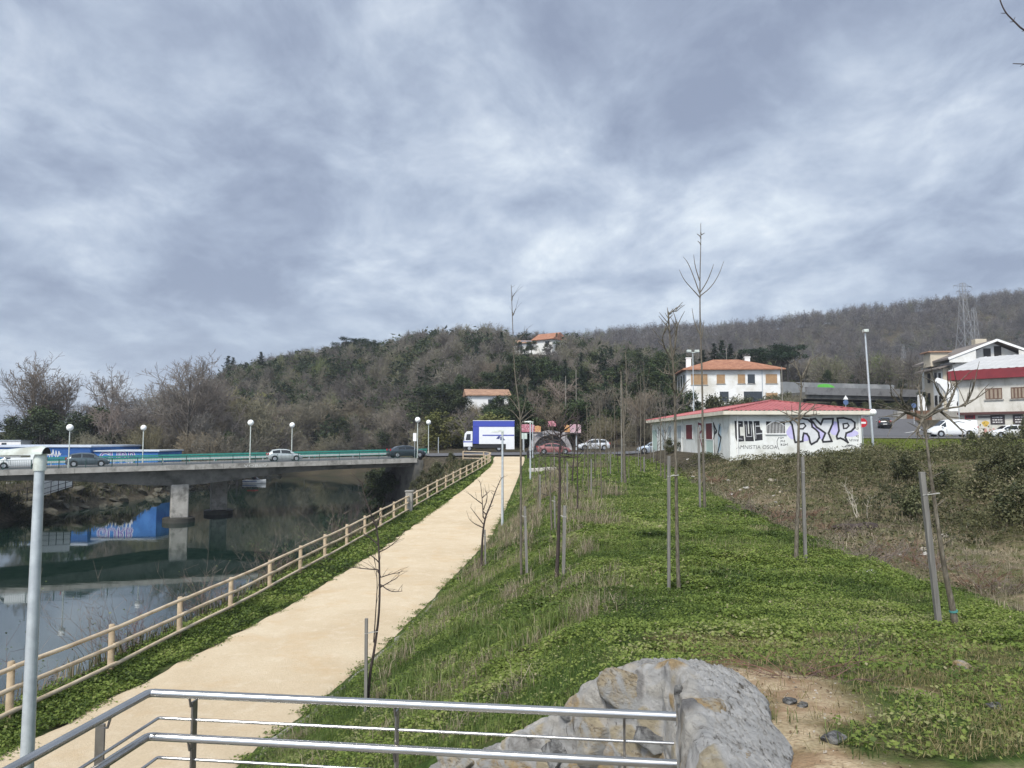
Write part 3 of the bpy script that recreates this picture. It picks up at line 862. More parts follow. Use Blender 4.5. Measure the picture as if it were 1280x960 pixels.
# ------------------------------------------------------------------ path lamps
def path_lamp(pos, h, label, r=0.06, head=0.66):
    t_ = thing('path_lamp', label, 'street lamp', pos, 0, 'grey lamps along the path')
    mb = MB(); mb.tube([(0, 0, -0.2), (0, 0, h - 0.22)], [r * 1.32, r * .84], 16); mb.build('pole', M['galv'], t_, smooth=True)
    mb = MB(); mb.tube([(0, 0, h - 0.25), (0, 0, h - 0.10), (0.01, 0, h - 0.05)], [r * 1.08, r * 1.05, r * 0.85], 16); mb.build('sleeve', M['lampgrey'], t_, smooth=True)
    # shallow rounded head reaching out over the path
    mb = MB(); vs = []; n = 12; st = []
    for i in range(15):
        f = i / 14; x = r * 1.35 - f * (head + r * 1.3)
        wd = 0.10 * (0.72 + 0.5 * math.sin(math.pi * min(1, f * 1.15)) ** 0.7) * (1 if f < 0.93 else 0.75)
        hh = 0.115 * (1 - 0.45 * f) * (1 if f > 0.04 else 0.7)
        zc = h - 0.06 - 0.02 * f
        for k in range(n):
            an = math.pi * k / (n - 1)
            vs.append((x, wd * math.cos(an), zc + hh * math.sin(an) * 0.9))
        st.append(i)
    for i in range(14):
        for k in range(n - 1):
            mb.add([], [])
            mb.f.append((i * n + k, i * n + k + 1, (i + 1) * n + k + 1, (i + 1) * n + k)); mb.a.append(0.5)
        mb.f.append((i * n, (i + 1) * n, (i + 1) * n + n - 1, i * n + n - 1)); mb.a.append(0.5)
    mb.f.append(tuple(14 * n + k for k in range(n))); mb.a.append(0.5)
    mb.f.append(tuple(k for k in range(n))); mb.a.append(0.5)
    mb.v = vs
    hd = mb.build('head', M['lampgrey'], t_, smooth=True)
    mb = MB(); mb.box(-head * 0.85, -head * 0.3, -0.07, 0.07, h - 0.10, h - 0.075); d_ = mb.build('diffuser', M['white'], None); d_.parent = hd
    mb = MB(); mb.prism([(0.058 * math.cos(a_), 0.075 * math.sin(a_)) for a_ in [math.pi * k / 10 for k in range(11)]], (r * 1.36, 0, h - 0.055), (0, 1, 0), (0, 0, 1), (1, 0, 0), 0.004)
    op = mb.build('socket_opening', M['dark'], None); op.parent = hd
    return t_
pl = P(38, 1000, 9.0)
path_lamp((P(40.3, 800, 9.0).x, 9.0, -5.35), 5.22, 'tall grey lamp close by on the left with its head over the path', 0.063, 0.66).rotation_euler = (0, 0, math.radians(-12))
for px, py, h, lab in ((628, 657, 5.2, 'grey lamp at the path edge in front of the truck'), (663, 600, 4.85, 'grey lamp at the right path edge before the bend'), (666, 574, 4.6, 'grey lamp farthest along the path beside the dark bin')):
    p = hit(px, py); path_lamp((p.x, p.y, p.z), h, lab, 0.06)
p = hit(663, 574, 60); tb = thing('litter_bin', 'dark round litter bin at the far end of the path', 'bin', (p.x, p.y, p.z))
mb = MB(); mb.tube([(0, 0, 0), (0, 0, 0.9)], [0.42, 0.48], 16); mb.build('barrel', M['dark'], tb, smooth=True)
mb = MB(); mb.tube([(0, 0, 0.92), (0, 0, 1.0), (0, 0, 1.08)], [0.52, 0.52, 0.2], 16); mb.build('lid', M['dark'], tb, smooth=True)
p = hit(655, 566, 60, 120); ts = thing('information_sign', 'two pale boards on a post beside the path lamps', 'sign', (p.x, p.y, p.z))
mb = MB(); mb.tube([(0, 0, 0), (0, 0, 3.0)], 0.05, 8); mb.build('post', M['galv'], ts)
for x in (-0.26, 0.26):
    mb = MB(); mb.box(x - 0.22, x + 0.22, -0.09, -0.055, 2.1, 3.0); mb.build('panel', pm('pale_green_panel', (0.5, 0.58, 0.52), None, 3), ts, bevel=0.01)
# low white kerb wall beside the path
a = hit(664, 590, 40); b = hit(693, 589, 40)
mb = MB(); n = 5
for i in range(n):
    p = a.lerp(b, i / n); q_ = a.lerp(b, (i + 0.86) / n); z = max(h1(p.x, p.y), h1(q_.x, q_.y))
    mb.bar((p.x, p.y, z + 0.1), (q_.x, q_.y, z + 0.1), 0.5, 0.4)
tag(mb.build('stone_edging', pm('pale_stone', (0.6, 0.57, 0.5), (0.42, 0.4, 0.35), 3), bevel=0.03), 'row of pale stone blocks crossing the grass beside the path lamp', 'edging')
# ------------------------------------------------------------------ graffiti building
GX0, GX1, GY0, GY1 = 15.7, 25.2, 55.6, 86.5
GZ0, GZ1 = -1.35, 1.72
hut = thing('graffiti_hut', 'low white building covered in graffiti under a red metal roof', 'building', ((GX0 + GX1) / 2, (GY0 + GY1) / 2, GZ0))
plaster = pm('dirty_white_plaster', (0.70, 0.71, 0.68), (0.60, 0.61, 0.57), 0.8, 0.9, bump=0.1, bscale=20, stain=(0.47, 0.47, 0.42), sscale=0.7)
mb = MB(); mb.box(GX0, GX1, GY0, GY1, GZ0 - 0.6, GZ1); mb.build('wall', plaster, hut, world=True)
t = NT('red_metal_roof'); 
c = t.ramp(t.noise(0.8, 6), [(0.3, (0.30, 0.085, 0.085)), (0.7, (0.42, 0.135, 0.13))]); t.base(c); t.set(0.55, 0, 0.4); redroof = t.m
ov = 0.55; ex0, ex1, ey0, ey1 = GX0 - ov, GX1 + ov, GY0 - ov, GY1 + ov
zc, zr = GZ1 + 0.22, GZ1 + 1.2; cx = (ex0 + ex1) / 2
RA = Vector((cx, ey0 + 5.6, zr)); RBk = Vector((cx, ey1 - 5.6, zr))
c00, c10_, c11, c01 = Vector((ex0, ey0, zc)), Vector((ex1, ey0, zc)), Vector((ex1, ey1, zc)), Vector((ex0, ey1, zc))
def ribbed(mb, A, B, C, D, pitch=0.33):
    """corrugated slope: eave A->B, ridge D->C"""
    L = (B - A).length; n = max(2, int(L / pitch)); nrm = (B - A).cross(D - A).normalized()
    if nrm.z < 0: nrm = -nrm
    e = (B - A).normalized(); up = (nrm.cross(e)).normalized()
    if up.z < 0: up = -up
    lx = [(p - A).dot(e) for p in (A, B, C, D)]; H_ = (D - A).dot(up)
    def top(s):
        x0, x1 = lx[3], lx[2]
        if s < x0: return H_ * s / max(x0, 1e-6)
        if s > x1: return H_ * (L - s) / max(L - x1, 1e-6)
        return H_
    ss = []
    for i in range(n):
        b = i * L / n; w = L / n
        ss += [(b, 0), (b + w * 0.55, 0), (b + w * 0.65, 0.05), (b + w * 0.9, 0.05)]
    ss.append((L, 0))
    vs = []
    for s, h in ss:
        vs.append(A + e * s + nrm * h); vs.append(A + e * s + up * top(s) + nrm * h)
    mb.add(vs, [(2 * i, 2 * i + 2, 2 * i + 3, 2 * i + 1) for i in range(len(ss) - 1)])
mb = MB()
ribbed(mb, c00, c10_, RA, RA); ribbed(mb, c01, c00, RA, RBk); ribbed(mb, c10_, c11, RBk, RA); ribbed(mb, c11, c01, RBk, RBk)
mb.build('roof', redroof, hut, world=True, fixn=False)
mb = MB()
for a, b in ((c00, RA), (c10_, RA), (c01, RBk), (c11, RBk), (RA, RBk)):
    mb.bar(a + Vector((0, 0, 0.06)), b + Vector((0, 0, 0.06)), 0.26, 0.05)
mb.build('ridge_cap', redroof, hut, world=True)
fw = pm('cream_fascia', (0.62, 0.58, 0.48), (0.5, 0.46, 0.37), 1.5, 0.8)
mb = MB()
mb.box(ex0, ex1, ey0 - 0.03, ey0 + 0.07, zc - 0.28, zc - 0.01); mb.box(ex0, ex1, ey1 - 0.07, ey1 + 0.03, zc - 0.28, zc - 0.01)
mb.box(ex0 - 0.03, ex0 + 0.07, ey0 + 0.075, ey1 - 0.075, zc - 0.285, zc - 0.012); mb.box(ex1 - 0.07, ex1 + 0.03, ey0 + 0.075, ey1 - 0.075, zc - 0.285, zc - 0.012)
mb.build('fascia', fw, hut, world=True)
mb = MB(); mb.box(ex0 + 0.08, ex1 - 0.08, ey0 + 0.08, ey1 - 0.08, zc - 0.24, zc - 0.2); mb.build('soffit', pm('soffit', (0.35, 0.34, 0.3)), hut, world=True)
for x, y in ((GX0 + 0.55, GY0 - 0.06), (GX1 - 0.18, GY0 - 0.06), (GX0 - 0.06, 63), (GX0 - 0.06, 71), (GX0 - 0.06, 79)):
    mb = MB(); mb.tube([(x, y, GZ0), (x, y, GZ1 - 0.02)], 0.05, 8); mb.build('downpipe', M['white'], hut, world=True, smooth=True)

# painted pieces: page units are the enlarged front view (212..1225 px across the wall)
FU = (GX1 - GX0) / (1232.0 - 168.0); 
FO = Vector((GX0 - 168 * FU, GY0, GZ1 + 82 * FU * 1.0 - 0.02))
def fr(p): return (p[0] * FU, -p[1] * FU)
UX, UZ, NF = Vector((1, 0, 0)), Vector((0, 0, 1)), Vector((0, -1, 0))
blackp = pm('black_spray_paint', (0.018, 0.018, 0.02), (0.035, 0.035, 0.04), 4, 0.8)
lil = pm('lilac_spray_paint', (0.40, 0.37, 0.60), (0.50, 0.47, 0.66), 2, 0.85)
palef = pm('pale_grey_spray_paint', (0.60, 0.61, 0.61), (0.5, 0.51, 0.52), 2, 0.85)
def blob(cx, cy, rx, ry, n=20, seed=1):
    r_ = random.Random(seed); ph = r_.random() * 6
    return [(cx + rx * math.cos(2 * math.pi * k / n) * (1 + 0.1 * math.sin(3 * 2 * math.pi * k / n + ph)), cy + ry * math.sin(2 * math.pi * k / n) * (1 + 0.1 * math.sin(2 * 2 * math.pi * k / n + ph))) for k in range(n)]
mb = MB()
for i, b in enumerate(((672, 228, 44, 52), (905, 200, 42, 58), (860, 165, 40, 40), (1015, 195, 38, 62), (1140, 235, 62, 32), (770, 265, 60, 34), (935, 265, 44, 34))):
    mb.prism([fr(p) for p in blob(*b, seed=i)], FO, UX, UZ, NF, 0.002 + 0.0004 * i)
mb.build('lilac_cloud', lil, hut, world=True)
R_ = [(655, 140), (690, 120), (750, 115), (800, 125), (830, 150), (835, 185), (862, 205), (885, 230), (890, 270), (870, 300), (825, 325), (815, 310), (806, 265), (790, 240), (765, 235), (757, 268), (755, 300), (695, 308), (690, 290), (680, 210), (672, 165)]
Y_ = [(822, 122), (862, 118), (905, 165), (925, 120), (1005, 118), (1000, 160), (965, 235), (978, 270), (990, 300), (920, 305), (915, 290), (940, 235), (900, 205), (870, 185), (845, 150)]
P_ = [(1040, 115), (1090, 112), (1150, 125), (1180, 150), (1178, 190), (1150, 218), (1108, 235), (1100, 270), (1120, 310), (1085, 285), (1060, 275), (1035, 280), (1030, 260), (1050, 215), (1045, 150)]
mbf, mbo = MB(), MB()
for k, L_ in enumerate((R_, Y_, P_)):
    mbf.prism([fr(p) for p in L_], FO, UX, UZ, NF, 0.003, lift=0.004 + 0.001 * k)
    mbo.ribbon([fr(p) for p in L_], 15 * FU, FO, UX, UZ, NF, 0.003, True, lift=0.009)
for L_ in ([(725, 162), (768, 156), (783, 176), (760, 200), (730, 200)], [(1085, 160), (1120, 155), (1132, 175), (1112, 195), (1088, 197)]):
    mbo.ribbon([fr(p) for p in L_], 12 * FU, FO, UX, UZ, NF, 0.003, True, lift=0.009)
mbf.build('letter_fill', palef, hut, world=True, label='pale bubble letters RYP')
mbo.build('letter_outline', blackp, hut, world=True, label='thick black outline of the letters RYP')
# black block letters
mb, mw = MB(), MB()
C_ = [(208, 135), (274, 138), (277, 185), (250, 184), (252, 255), (280, 256), (284, 300), (225, 305), (212, 270)]
U_ = [(285, 136), (314, 136), (317, 240), (326, 240), (322, 136), (352, 138), (356, 225), (362, 300), (292, 300), (290, 215)]
E_ = [(362, 138), (410, 136), (412, 180), (418, 205), (431, 215), (432, 290), (370, 298), (366, 220)]
for L_ in (C_, U_, E_): mb.prism([fr(p) for p in L_], FO, UX, UZ, NF, 0.004, lift=0.002)
for s_ in ([(234, 165), (237, 280), (268, 283)], [(234, 160), (258, 158)], [(300, 165), (304, 262), (346, 262), (341, 165)], [(382, 176), (416, 175)], [(382, 181), (417, 180)], [(384, 238), (432, 234)], [(384, 243), (432, 239)], [(376, 155), (378, 280)]):
    mw.ribbon([fr(p) for p in s_], 3.2 * FU, FO, UX, UZ, NF, 0.002, lift=0.0065)
mb.build('block_letters', blackp, hut, world=True, label='black block letters with pale slits')
mw.build('letter_slits', palef, hut, world=True)
# small words and scribbled tags
mb = text_mb('AMNISTIA OSOA', 44 * FU, FO + UX * 218 * FU - UZ * 362 * FU, UX, UZ, NF, 0.002, -0.003, 0.002, 1.0, 0.1)
mb.ribbon([fr(p) for p in [(562, 268), (548, 300), (550, 340), (562, 366)]], 4 * FU, FO, UX, UZ, NF, 0.003, lift=0.002)
rs = random.Random(5)
for x0, y0, w_ in ((568, 272, 50), (575, 300, 40), (572, 328, 66), (1130, 292, 80), (1185, 200, 30), (1185, 260, 30)):
    for k in range(int(w_ / 13)):
        x = x0 + 13 * k
        mb.ribbon([fr(p) for p in [(x, y0 + rs.uniform(-8, 0)), (x + rs.uniform(2, 10), y0 + rs.uniform(-10, -4)), (x + rs.uniform(-2, 6), y0 + rs.uniform(2, 9)), (x + 11, y0 + rs.uniform(-4, 8))]], 2.6 * FU, FO, UX, UZ, NF, 0.003, lift=0.002)
for k in range(3):
    mb.ribbon([fr((1070 + 26 * k + i * 9, 338 + 9 * math.sin(i * 0.9 + k))) for i in range(8)], 4 * FU, FO, UX, UZ, NF, 0.003, lift=0.002)
mb.build('small_writing', blackp, hut, world=True, label='thin black words AMNISTIA OSOA and tags')
mb = MB()
mb.ribbon([fr(p) for p in [(172, 160), (170, 230), (172, 330)]], 2 * FU, FO, UX, UZ, NF, 0.002)
mb.build('wall_seam', M['concrete'], hut, world=True)
# grilled front window
gx0, gx1 = FO.x + 463 * FU, FO.x + 614 * FU; gz1, gz0 = FO.z - 140 * FU, FO.z - 236 * FU
mb = MB(); mb.box(gx0, gx1, GY0 - 0.03, GY0 - 0.004, gz0, gz1); wn = mb.build('window', M['black'], hut, world=True)
g = MB()
n = 13
for i in range(n + 1):
    x = gx0 + (gx1 - gx0) * i / n; f = abs(i / n - 0.5) * 2
    g.box(x - 0.013, x + 0.013, GY0 - 0.06, GY0 - 0.034, gz0, gz1 - f * (gz1 - gz0) * 0.0 - 0.32 * f)
    if f > 0.05: g.bar((x, GY0 - 0.047, gz1 - 0.32 * f), (x + (0.5 - i / n) * 0.9, GY0 - 0.047, gz1 + 0.02), 0.02, 0.022, up=(0, 1, 0))
go = g.build('grille', M['white'], None); go.parent = wn; go.location = -Vector(hut.location)
g = MB(); g.box(gx0 - 0.08, gx1 + 0.08, GY0 - 0.10, GY0 - 0.004, gz0 - 0.09, gz0 - 0.002); go = g.build('sill', M['white'], None); go.parent = wn; go.location = -Vector(hut.location)
# long side: openings placed by their column in the picture
def side_y(px): return GX0 / ray(px, 540)[0]
redp = pm('dark_red_shutter', (0.16, 0.03, 0.035), (0.11, 0.02, 0.025), 4, 0.7)
palegreen = pm('pale_green_door', (0.45, 0.56, 0.50), (0.38, 0.48, 0.43), 2, 0.7)
greyd = pm('grey_door', (0.38, 0.42, 0.43), None, 2, 0.7)
def sidebox(name, px0, px1, z0, z1, m, lab=None):
    ya, yb = side_y(px0), side_y(px1)
    mb = MB(); mb.box(GX0 - 0.035, GX0 - 0.003, min(ya, yb), max(ya, yb), z0, z1)
    o = mb.build(name, m, hut, world=True, label=lab)
    f = MB(); y0_, y1_ = min(ya, yb), max(ya, yb)
    f.box(GX0 - 0.06, GX0 - 0.003, y0_ - 0.07, y0_ - 0.002, z0, z1); f.box(GX0 - 0.06, GX0 - 0.003, y1_ + 0.002, y1_ + 0.07, z0, z1); f.box(GX0 - 0.06, GX0 - 0.003, y0_ - 0.07, y1_ + 0.07, z1 + 0.002, z1 + 0.07)
    fo = f.build('frame', M['white'], None); fo.parent = o; fo.location = -Vector(hut.location)
sidebox('door', 816, 822, GZ0 + 0.02, GZ0 + 2.2, palegreen, 'pale green door')
sidebox('door', 828, 833, GZ0 + 0.02, GZ0 + 2.2, greyd)
sidebox('window', 836, 840, 0.0, 1.15, greyd)
sidebox('window', 847, 854, 0.0, 1.15, greyd)
sidebox('window', 858, 866, -0.1, 1.15, redp, 'dark red shuttered window')
sidebox('window', 883, 891, -0.1, 1.15, redp, 'dark red shuttered window')
sidebox('panel', 883, 892, GZ0 + 0.02, -0.2, palegreen)
NS, US = Vector((-1, 0, 0)), Vector((0, -1, 0))
# tags on the long side
mb = MB(); yS = side_y(873); 
for L_ in ([(0, 1.3), (0, -0.6)], [(0, 1.3), (1.0, 1.2), (1.2, 0.7), (0.2, 0.4)], [(0.3, 0.4), (1.2, -0.7)]):
    mb.ribbon(L_, 0.2, (GX0, yS, -0.1), US, UZ, NS, 0.004, lift=0.002)
mb.build('tag', pm('maroon_paint', (0.22, 0.05, 0.07), None, 3), hut, world=True, label='maroon spray painted letter')
mb = MB(); mb.prism([(-0.5, 1.2), (0.4, 0.9), (0.2, -0.8), (-0.7, -1.1)], (GX0, side_y(900), -0.1), US, UZ, NS, 0.003, lift=0.001)
mb.build('tag', pm('pale_blue_paint', (0.45, 0.56, 0.62), None, 3), hut, world=True)
mb = MB()
for L_ in ([(-1.6, 1.2), (-1.3, 0.5), (-1.6, 0.0), (-1.5, -1.0)], [(-1.6, 1.2), (-0.7, 0.6), (-1.4, 0.4)], [(0.3, 1.1), (-0.2, 0.4), (0.5, 0.1), (-0.1, -0.6), (-0.5, -1.0)]):
    mb.ribbon(L_, 0.22, (GX0, side_y(899), -0.1), US, UZ, NS, 0.004, lift=0.005)
mb.build('tag', blackp, hut, world=True, label='jagged black spray painted letters')
# round white lamp and red tile under the eave corner
ax, ay = GX1 + 0.35, GY0 - 0.3
bl = thing('wall_lamp', 'white globe lamp on a bracket at the corner of the graffiti building', 'lamp', (ax + 0.25, ay - 0.3, GZ1 + 0.1))
mb = MB(); mb.sphere((0, 0, 0), 0.24, 16, 12); mb.build('globe', M['globe'], bl, smooth=True)
mb = MB(); mb.tube([(0, 0.05, -0.2), (-0.2, 0.3, -0.28), (-0.5, 0.42, -0.3)], 0.03, 6); mb.build('bracket', M['galv'], bl)

# ------------------------------------------------------------------ white house with orange tiles
t = NT('orange_roof_tiles')
wv = t.new('ShaderNodeTexWave'); wv.inputs['Scale'].default_value = 1.6; wv.inputs['Distortion'].default_value = 0.3
t.link(t.mapping((1, 0.1, 1)), wv.inputs['Vector'])
c = t.ramp(t.noise(1.2, 8, 0.7), [(0.3, (0.22, 0.10, 0.065)), (0.5, (0.34, 0.16, 0.095)), (0.7, (0.44, 0.24, 0.155))])
t.base(c); t.set(0.85, 0, 0.2); t.bump(wv.outputs['Fac'], 0.6, 0.1); tiles = t.m
t = NT('faded_roof_tiles'); t.base(t.ramp(t.noise(1.0, 8, 0.7), [(0.3, (0.20, 0.12, 0.085)), (0.55, (0.33, 0.2, 0.13)), (0.75, (0.42, 0.3, 0.21))])); t.set(0.9, 0, 0.2); tiles2 = t.m
whitew = pm('white_render', (0.74, 0.74, 0.72), (0.62, 0.62, 0.59), 0.35, 0.9, stain=(0.52, 0.5, 0.44), sscale=0.25)
cream = pm('cream_render', (0.52, 0.46, 0.36), (0.42, 0.37, 0.28), 0.6, 0.9)
woodsh = pm('brown_shutter', (0.36, 0.23, 0.12), (0.27, 0.17, 0.09), 2, 0.8)
def house(name, label, loc, rz, W, D, Hw, Hr, ov, wallm, roofm, wins, hip=True, group=None, ridge_along='x', base=4):
    h = thing(name, label, 'house', loc, rz, group)
    mb = MB(); mb.box(-W / 2, W / 2, -D / 2, D / 2, -base, Hw); mb.build('wall', wallm, h)
    e = [Vector((-W / 2 - ov, -D / 2 - ov, Hw)), Vector((W / 2 + ov, -D / 2 - ov, Hw)), Vector((W / 2 + ov, D / 2 + ov, Hw)), Vector((-W / 2 - ov, D / 2 + ov, Hw))]
    ins = (D / 2 + ov) * (1.0 if hip else 0.0)
    r0 = Vector((-W / 2 - ov + ins, 0, Hw + Hr)); r1 = Vector((W / 2 + ov - ins, 0, Hw + Hr))
    if ridge_along == 'y':
        ins = (W / 2 + ov) * (1.0 if hip else 0.0)
        r0 = Vector((0, -D / 2 - ov + ins, Hw + Hr)); r1 = Vector((0, D / 2 + ov - ins, Hw + Hr))
    mb = MB(); th = Vector((0, 0, -0.22))
    vs = e + [r0, r1] + [p + th for p in e]
    if ridge_along == 'x': fs = [(0, 1, 5, 4), (1, 2, 5), (2, 3, 4, 5), (3, 0, 4)]
    else: fs = [(0, 1, 4), (1, 2, 5, 4), (2, 3, 5), (3, 0, 4, 5)]
    fs += [(0, 6, 7, 1), (1, 7, 8, 2), (2, 8, 9, 3), (3, 9, 6, 0), (6, 9, 8, 7)]
    mb.add(vs, fs)
    roof = mb.build('roof', roofm, h)
    for (face, u, z, w, hh, m) in wins:
        mb = MB(); s = MB()
        if face == 'f':
            mb.box(u - w / 2, u + w / 2, -D / 2 - 0.06, -D / 2 - 0.004, z, z + hh)
            s.box(u - w / 2 - 0.1, u + w / 2 + 0.1, -D / 2 - 0.12, -D / 2 - 0.004, z - 0.14, z - 0.003)
        elif face == 'l':
            mb.box(-W / 2 - 0.06, -W / 2 - 0.004, u - w / 2, u + w / 2, z, z + hh)
            s.box(-W / 2 - 0.12, -W / 2 - 0.004, u - w / 2 - 0.1, u + w / 2 + 0.1, z - 0.14, z - 0.003)
        wo = mb.build('window', m, h)
        so = s.build('sill', M['concrete'], None); so.parent = wo
    return h, roof
gl = M['glass']
hw = P(912, 500, 152)
wh, wroof = house('white_house', 'large white house with an orange hipped tile roof above the graffiti building', (hw.x + 1.1, 158, 6.2), math.radians(-4), 18.2, 13, 7.4, 2.5, 0.9, whitew, tiles,
      [('f', -6.6, 4.3, 3.2, 2.1, woodsh), ('f', -2.4, 4.5, 1.6, 1.8, woodsh), ('f', 1.6, 4.5, 1.4, 1.8, woodsh), ('f', 3.5, 4.5, 1.4, 1.8, gl), ('f', 7.4, 4.5, 2.2, 1.8, woodsh),
       ('f', -1.8, 0.9, 1.7, 2.0, gl), ('f', 3.8, 0.9, 3.6, 2.0, gl), ('f', 7.4, 0.8, 2.2, 1.8, woodsh), ('l', -3.5, 4.3, 1.4, 2.2, gl), ('l', 0, 4.3, 1.4, 2.2, gl), ('l', 3.5, 4.3, 1.4, 2.2, gl), ('l', 0, 0.8, 1.6, 2.0, gl)])
for x, y in ((-7.4, 1.5), (4.4, 0.5)):
    mb = MB(); mb.box(x - 0.5, x + 0.5, y - 0.4, y + 0.4, 8.2, 10.3); mb.box(x - 0.6, x + 0.6, y - 0.5, y + 0.5, 10.303, 10.5)
    ch = mb.build('chimney', M['white'], None); ch.parent = wroof
mb = MB(); mb.tube([(5.6, -6.56, -2), (5.6, -6.56, 7.3)], 0.09, 6); mb.build('downpipe', M['galv'], wh)
# small house half hidden in the trees above the truck
p = P(608, 505, 175)
house('white_house', 'small white house with a faded tile roof half hidden behind trees above the truck', (p.x, 175, h1(p.x, 175) + 0.5), math.radians(8), 9.0, 8, 5.9, 1.5, 0.6, whitew, tiles2,
      [('f', 0.6, 3.5, 1.3, 1.4, gl), ('f', 3.0, 3.5, 1.0, 1.4, gl)], hip=False, base=8)
# hilltop house
p = P(660, 437, 318); zb_ = (547.3 - 438) / F * 318
house('hilltop_house', 'house with solar panels on a low tiled roof at the hilltop', (P(661, 437, 318).x, 318, zb_), math.radians(0), 14, 10, 2.6, 1.7, 0.8, whitew, tiles2, [('f', -4, 0.6, 2.2, 1.4, gl), ('f', 0, 0.6, 2.2, 1.4, gl), ('f', 4, 0.6, 2.2, 1.4, gl)], hip=False, base=6)
hp, _r = house('hilltop_house', 'gabled hilltop house with an orange roof and pale end wall', (P(687, 437, 314).x, 314, zb_ + 0.3), math.radians(-38), 9, 9, 3.4, 3.0, 1.0, whitew, tiles, [('f', 2, 1.0, 2.0, 1.6, gl)], hip=False, base=6)
# solar panels lie on the first hilltop roof
hh_ = [o for o in bpy.data.objects if o.name == 'hilltop_house'][0]
mb = MB()
for k in range(4):
    x = -3.2 + k * 1.7
    A = Vector((x, -3.4, 2.6 + 1.7 * (5.8 - 3.4) / 5.8 + 0.08)); 
    mb.add([A, A + Vector((1.5, 0, 0)), A + Vector((1.5, 2.2, 2.2 * 1.7 / 5.8)), A + Vector((0, 2.2, 2.2 * 1.7 / 5.8))], [(0, 1, 2, 3)])
t = NT('solar_glass'); t.base((0.25, 0.27, 0.33)); t.set(0.15, 0, 0.6); mb.build('solar_panel', t.m, hh_)

# ------------------------------------------------------------------ warehouse at the right
wc = P(1199, 540, 100.0); wz0 = -0.2
UW = Vector((4.6, -5.2, 0)).normalized(); NW = Vector((-UW.y, UW.x, 0)) * -1   # outward normal, facing left / camera
if NW.y > 0: NW = -NW
ware = thing('warehouse', 'pale two storey warehouse with a dark red roof band and painted boards', 'building', (wc.x, wc.y, wz0))
WL, WD, WHt = 32, 24, 8.0
t = NT('warehouse_plaster')
c = t.ramp(t.noise(0.5, 7, 0.65), [(0.3, (0.46, 0.44, 0.38)), (0.6, (0.60, 0.58, 0.52)), (0.75, (0.64, 0.62, 0.57))])
c = t.mix(t.ramp(t.noise(0.9, 8, 0.7, t.mapping((1, 1, 0.35))), [(0.52, (0, 0, 0)), (0.7, (1, 1, 1))]), c, (0.36, 0.34, 0.28))
t.base(c); t.set(0.9, 0, 0.2); wplast = t.m
def wpnt(u, n, z): return Vector((wc.x, wc.y, wz0)) + UW * u + NW * n + Vector((0, 0, z))
def wbox(mb, u0, u1, n0, n1, z0, z1): mb.obox(wpnt((u0 + u1) / 2, (n0 + n1) / 2, (z0 + z1) / 2), UW, NW, UP, (u1 - u0) / 2, (n1 - n0) / 2, (z1 - z0) / 2)
mb = MB(); wbox(mb, 0, WL, -WD, 0, -2.5, WHt); mb.build('wall', wplast, ware, world=True)
darkred = pm('dark_red_band', (0.21, 0.028, 0.035), (0.16, 0.022, 0.028), 1, 0.6)
mb = MB(); wbox(mb, -0.9, WL + 0.5, 0.004, 0.9, WHt - 0.35, WHt + 0.85); wbox(mb, -0.9, -0.004, -WD, 0.0, WHt - 0.35, WHt + 0.85); mb.build('roof_band', darkred, ware, world=True)
mb = MB()
A, B_, C2, D2 = wpnt(-0.9, 0.75, WHt + 0.86), wpnt(WL + 0.4, 0.75, WHt + 0.86), wpnt(WL + 0.4, -WD / 2, WHt + 3.6), wpnt(-0.9, -WD / 2, WHt + 3.6)
ribbed(mb, A, B_, C2, D2, 0.9)
A2, B2 = wpnt(-0.9, -WD, WHt + 0.86), wpnt(WL + 0.4, -WD, WHt + 0.86)
mb.add([A2, B2, C2, D2], [(0, 1, 2, 3)]); mb.add([A, D2, A2], [(0, 1, 2)])
mb.build('roof', pm('pale_grey_sheet', (0.50, 0.50, 0.49), (0.4, 0.4, 0.39), 0.5, 0.6), ware, world=True, fixn=False)
mb = MB(); wbox(mb, 0, WL, 0.004, 0.55, 3.15, 3.45); mb.build('ledge', pm('ledge_maroon', (0.10, 0.045, 0.04), (0.07, 0.035, 0.03), 1.5, 0.7), ware, world=True)
def upx(px):
    a = ray(px, 520)[0]
    return (a * wc.y - wc.x) / (UW.x - a * UW.y)
brown = pm('brown_shutter_slats', (0.14, 0.085, 0.06), (0.10, 0.06, 0.04), 3, 0.7); tanp = pm('tan_blind', (0.30, 0.24, 0.18), None, 2, 0.8)
for p0, p1 in ((1233, 1254), (1265, 1283), (1292, 1312)):
    u0, u1 = upx(p0), upx(p1); mb = MB(); wbox(mb, u0, u1, 0.004, 0.06, 5.05, 6.45); wo = mb.build('window', brown, ware, world=True)
    m2 = MB(); n = 4; w_ = (u1 - u0) / n
    for k in range(n): wbox(m2, u0 + w_ * k + 0.1, u0 + w_ * (k + 1) - 0.1, 0.062, 0.08, 5.15, 6.3)
    so = m2.build('blind', tanp, None); so.parent = wo; so.location = -Vector(ware.location)
    m2 = MB(); wbox(m2, u0 - 0.15, u1 + 0.15, 0.004, 0.16, 4.9, 5.045); so = m2.build('sill', M['concrete'], None); so.parent = wo; so.location = -Vector(ware.location)
board = pm('dark_board', (0.05, 0.04, 0.042), None, 2, 0.6); lets = pm('board_lettering', (0.62, 0.6, 0.58), None, 2, 0.7)
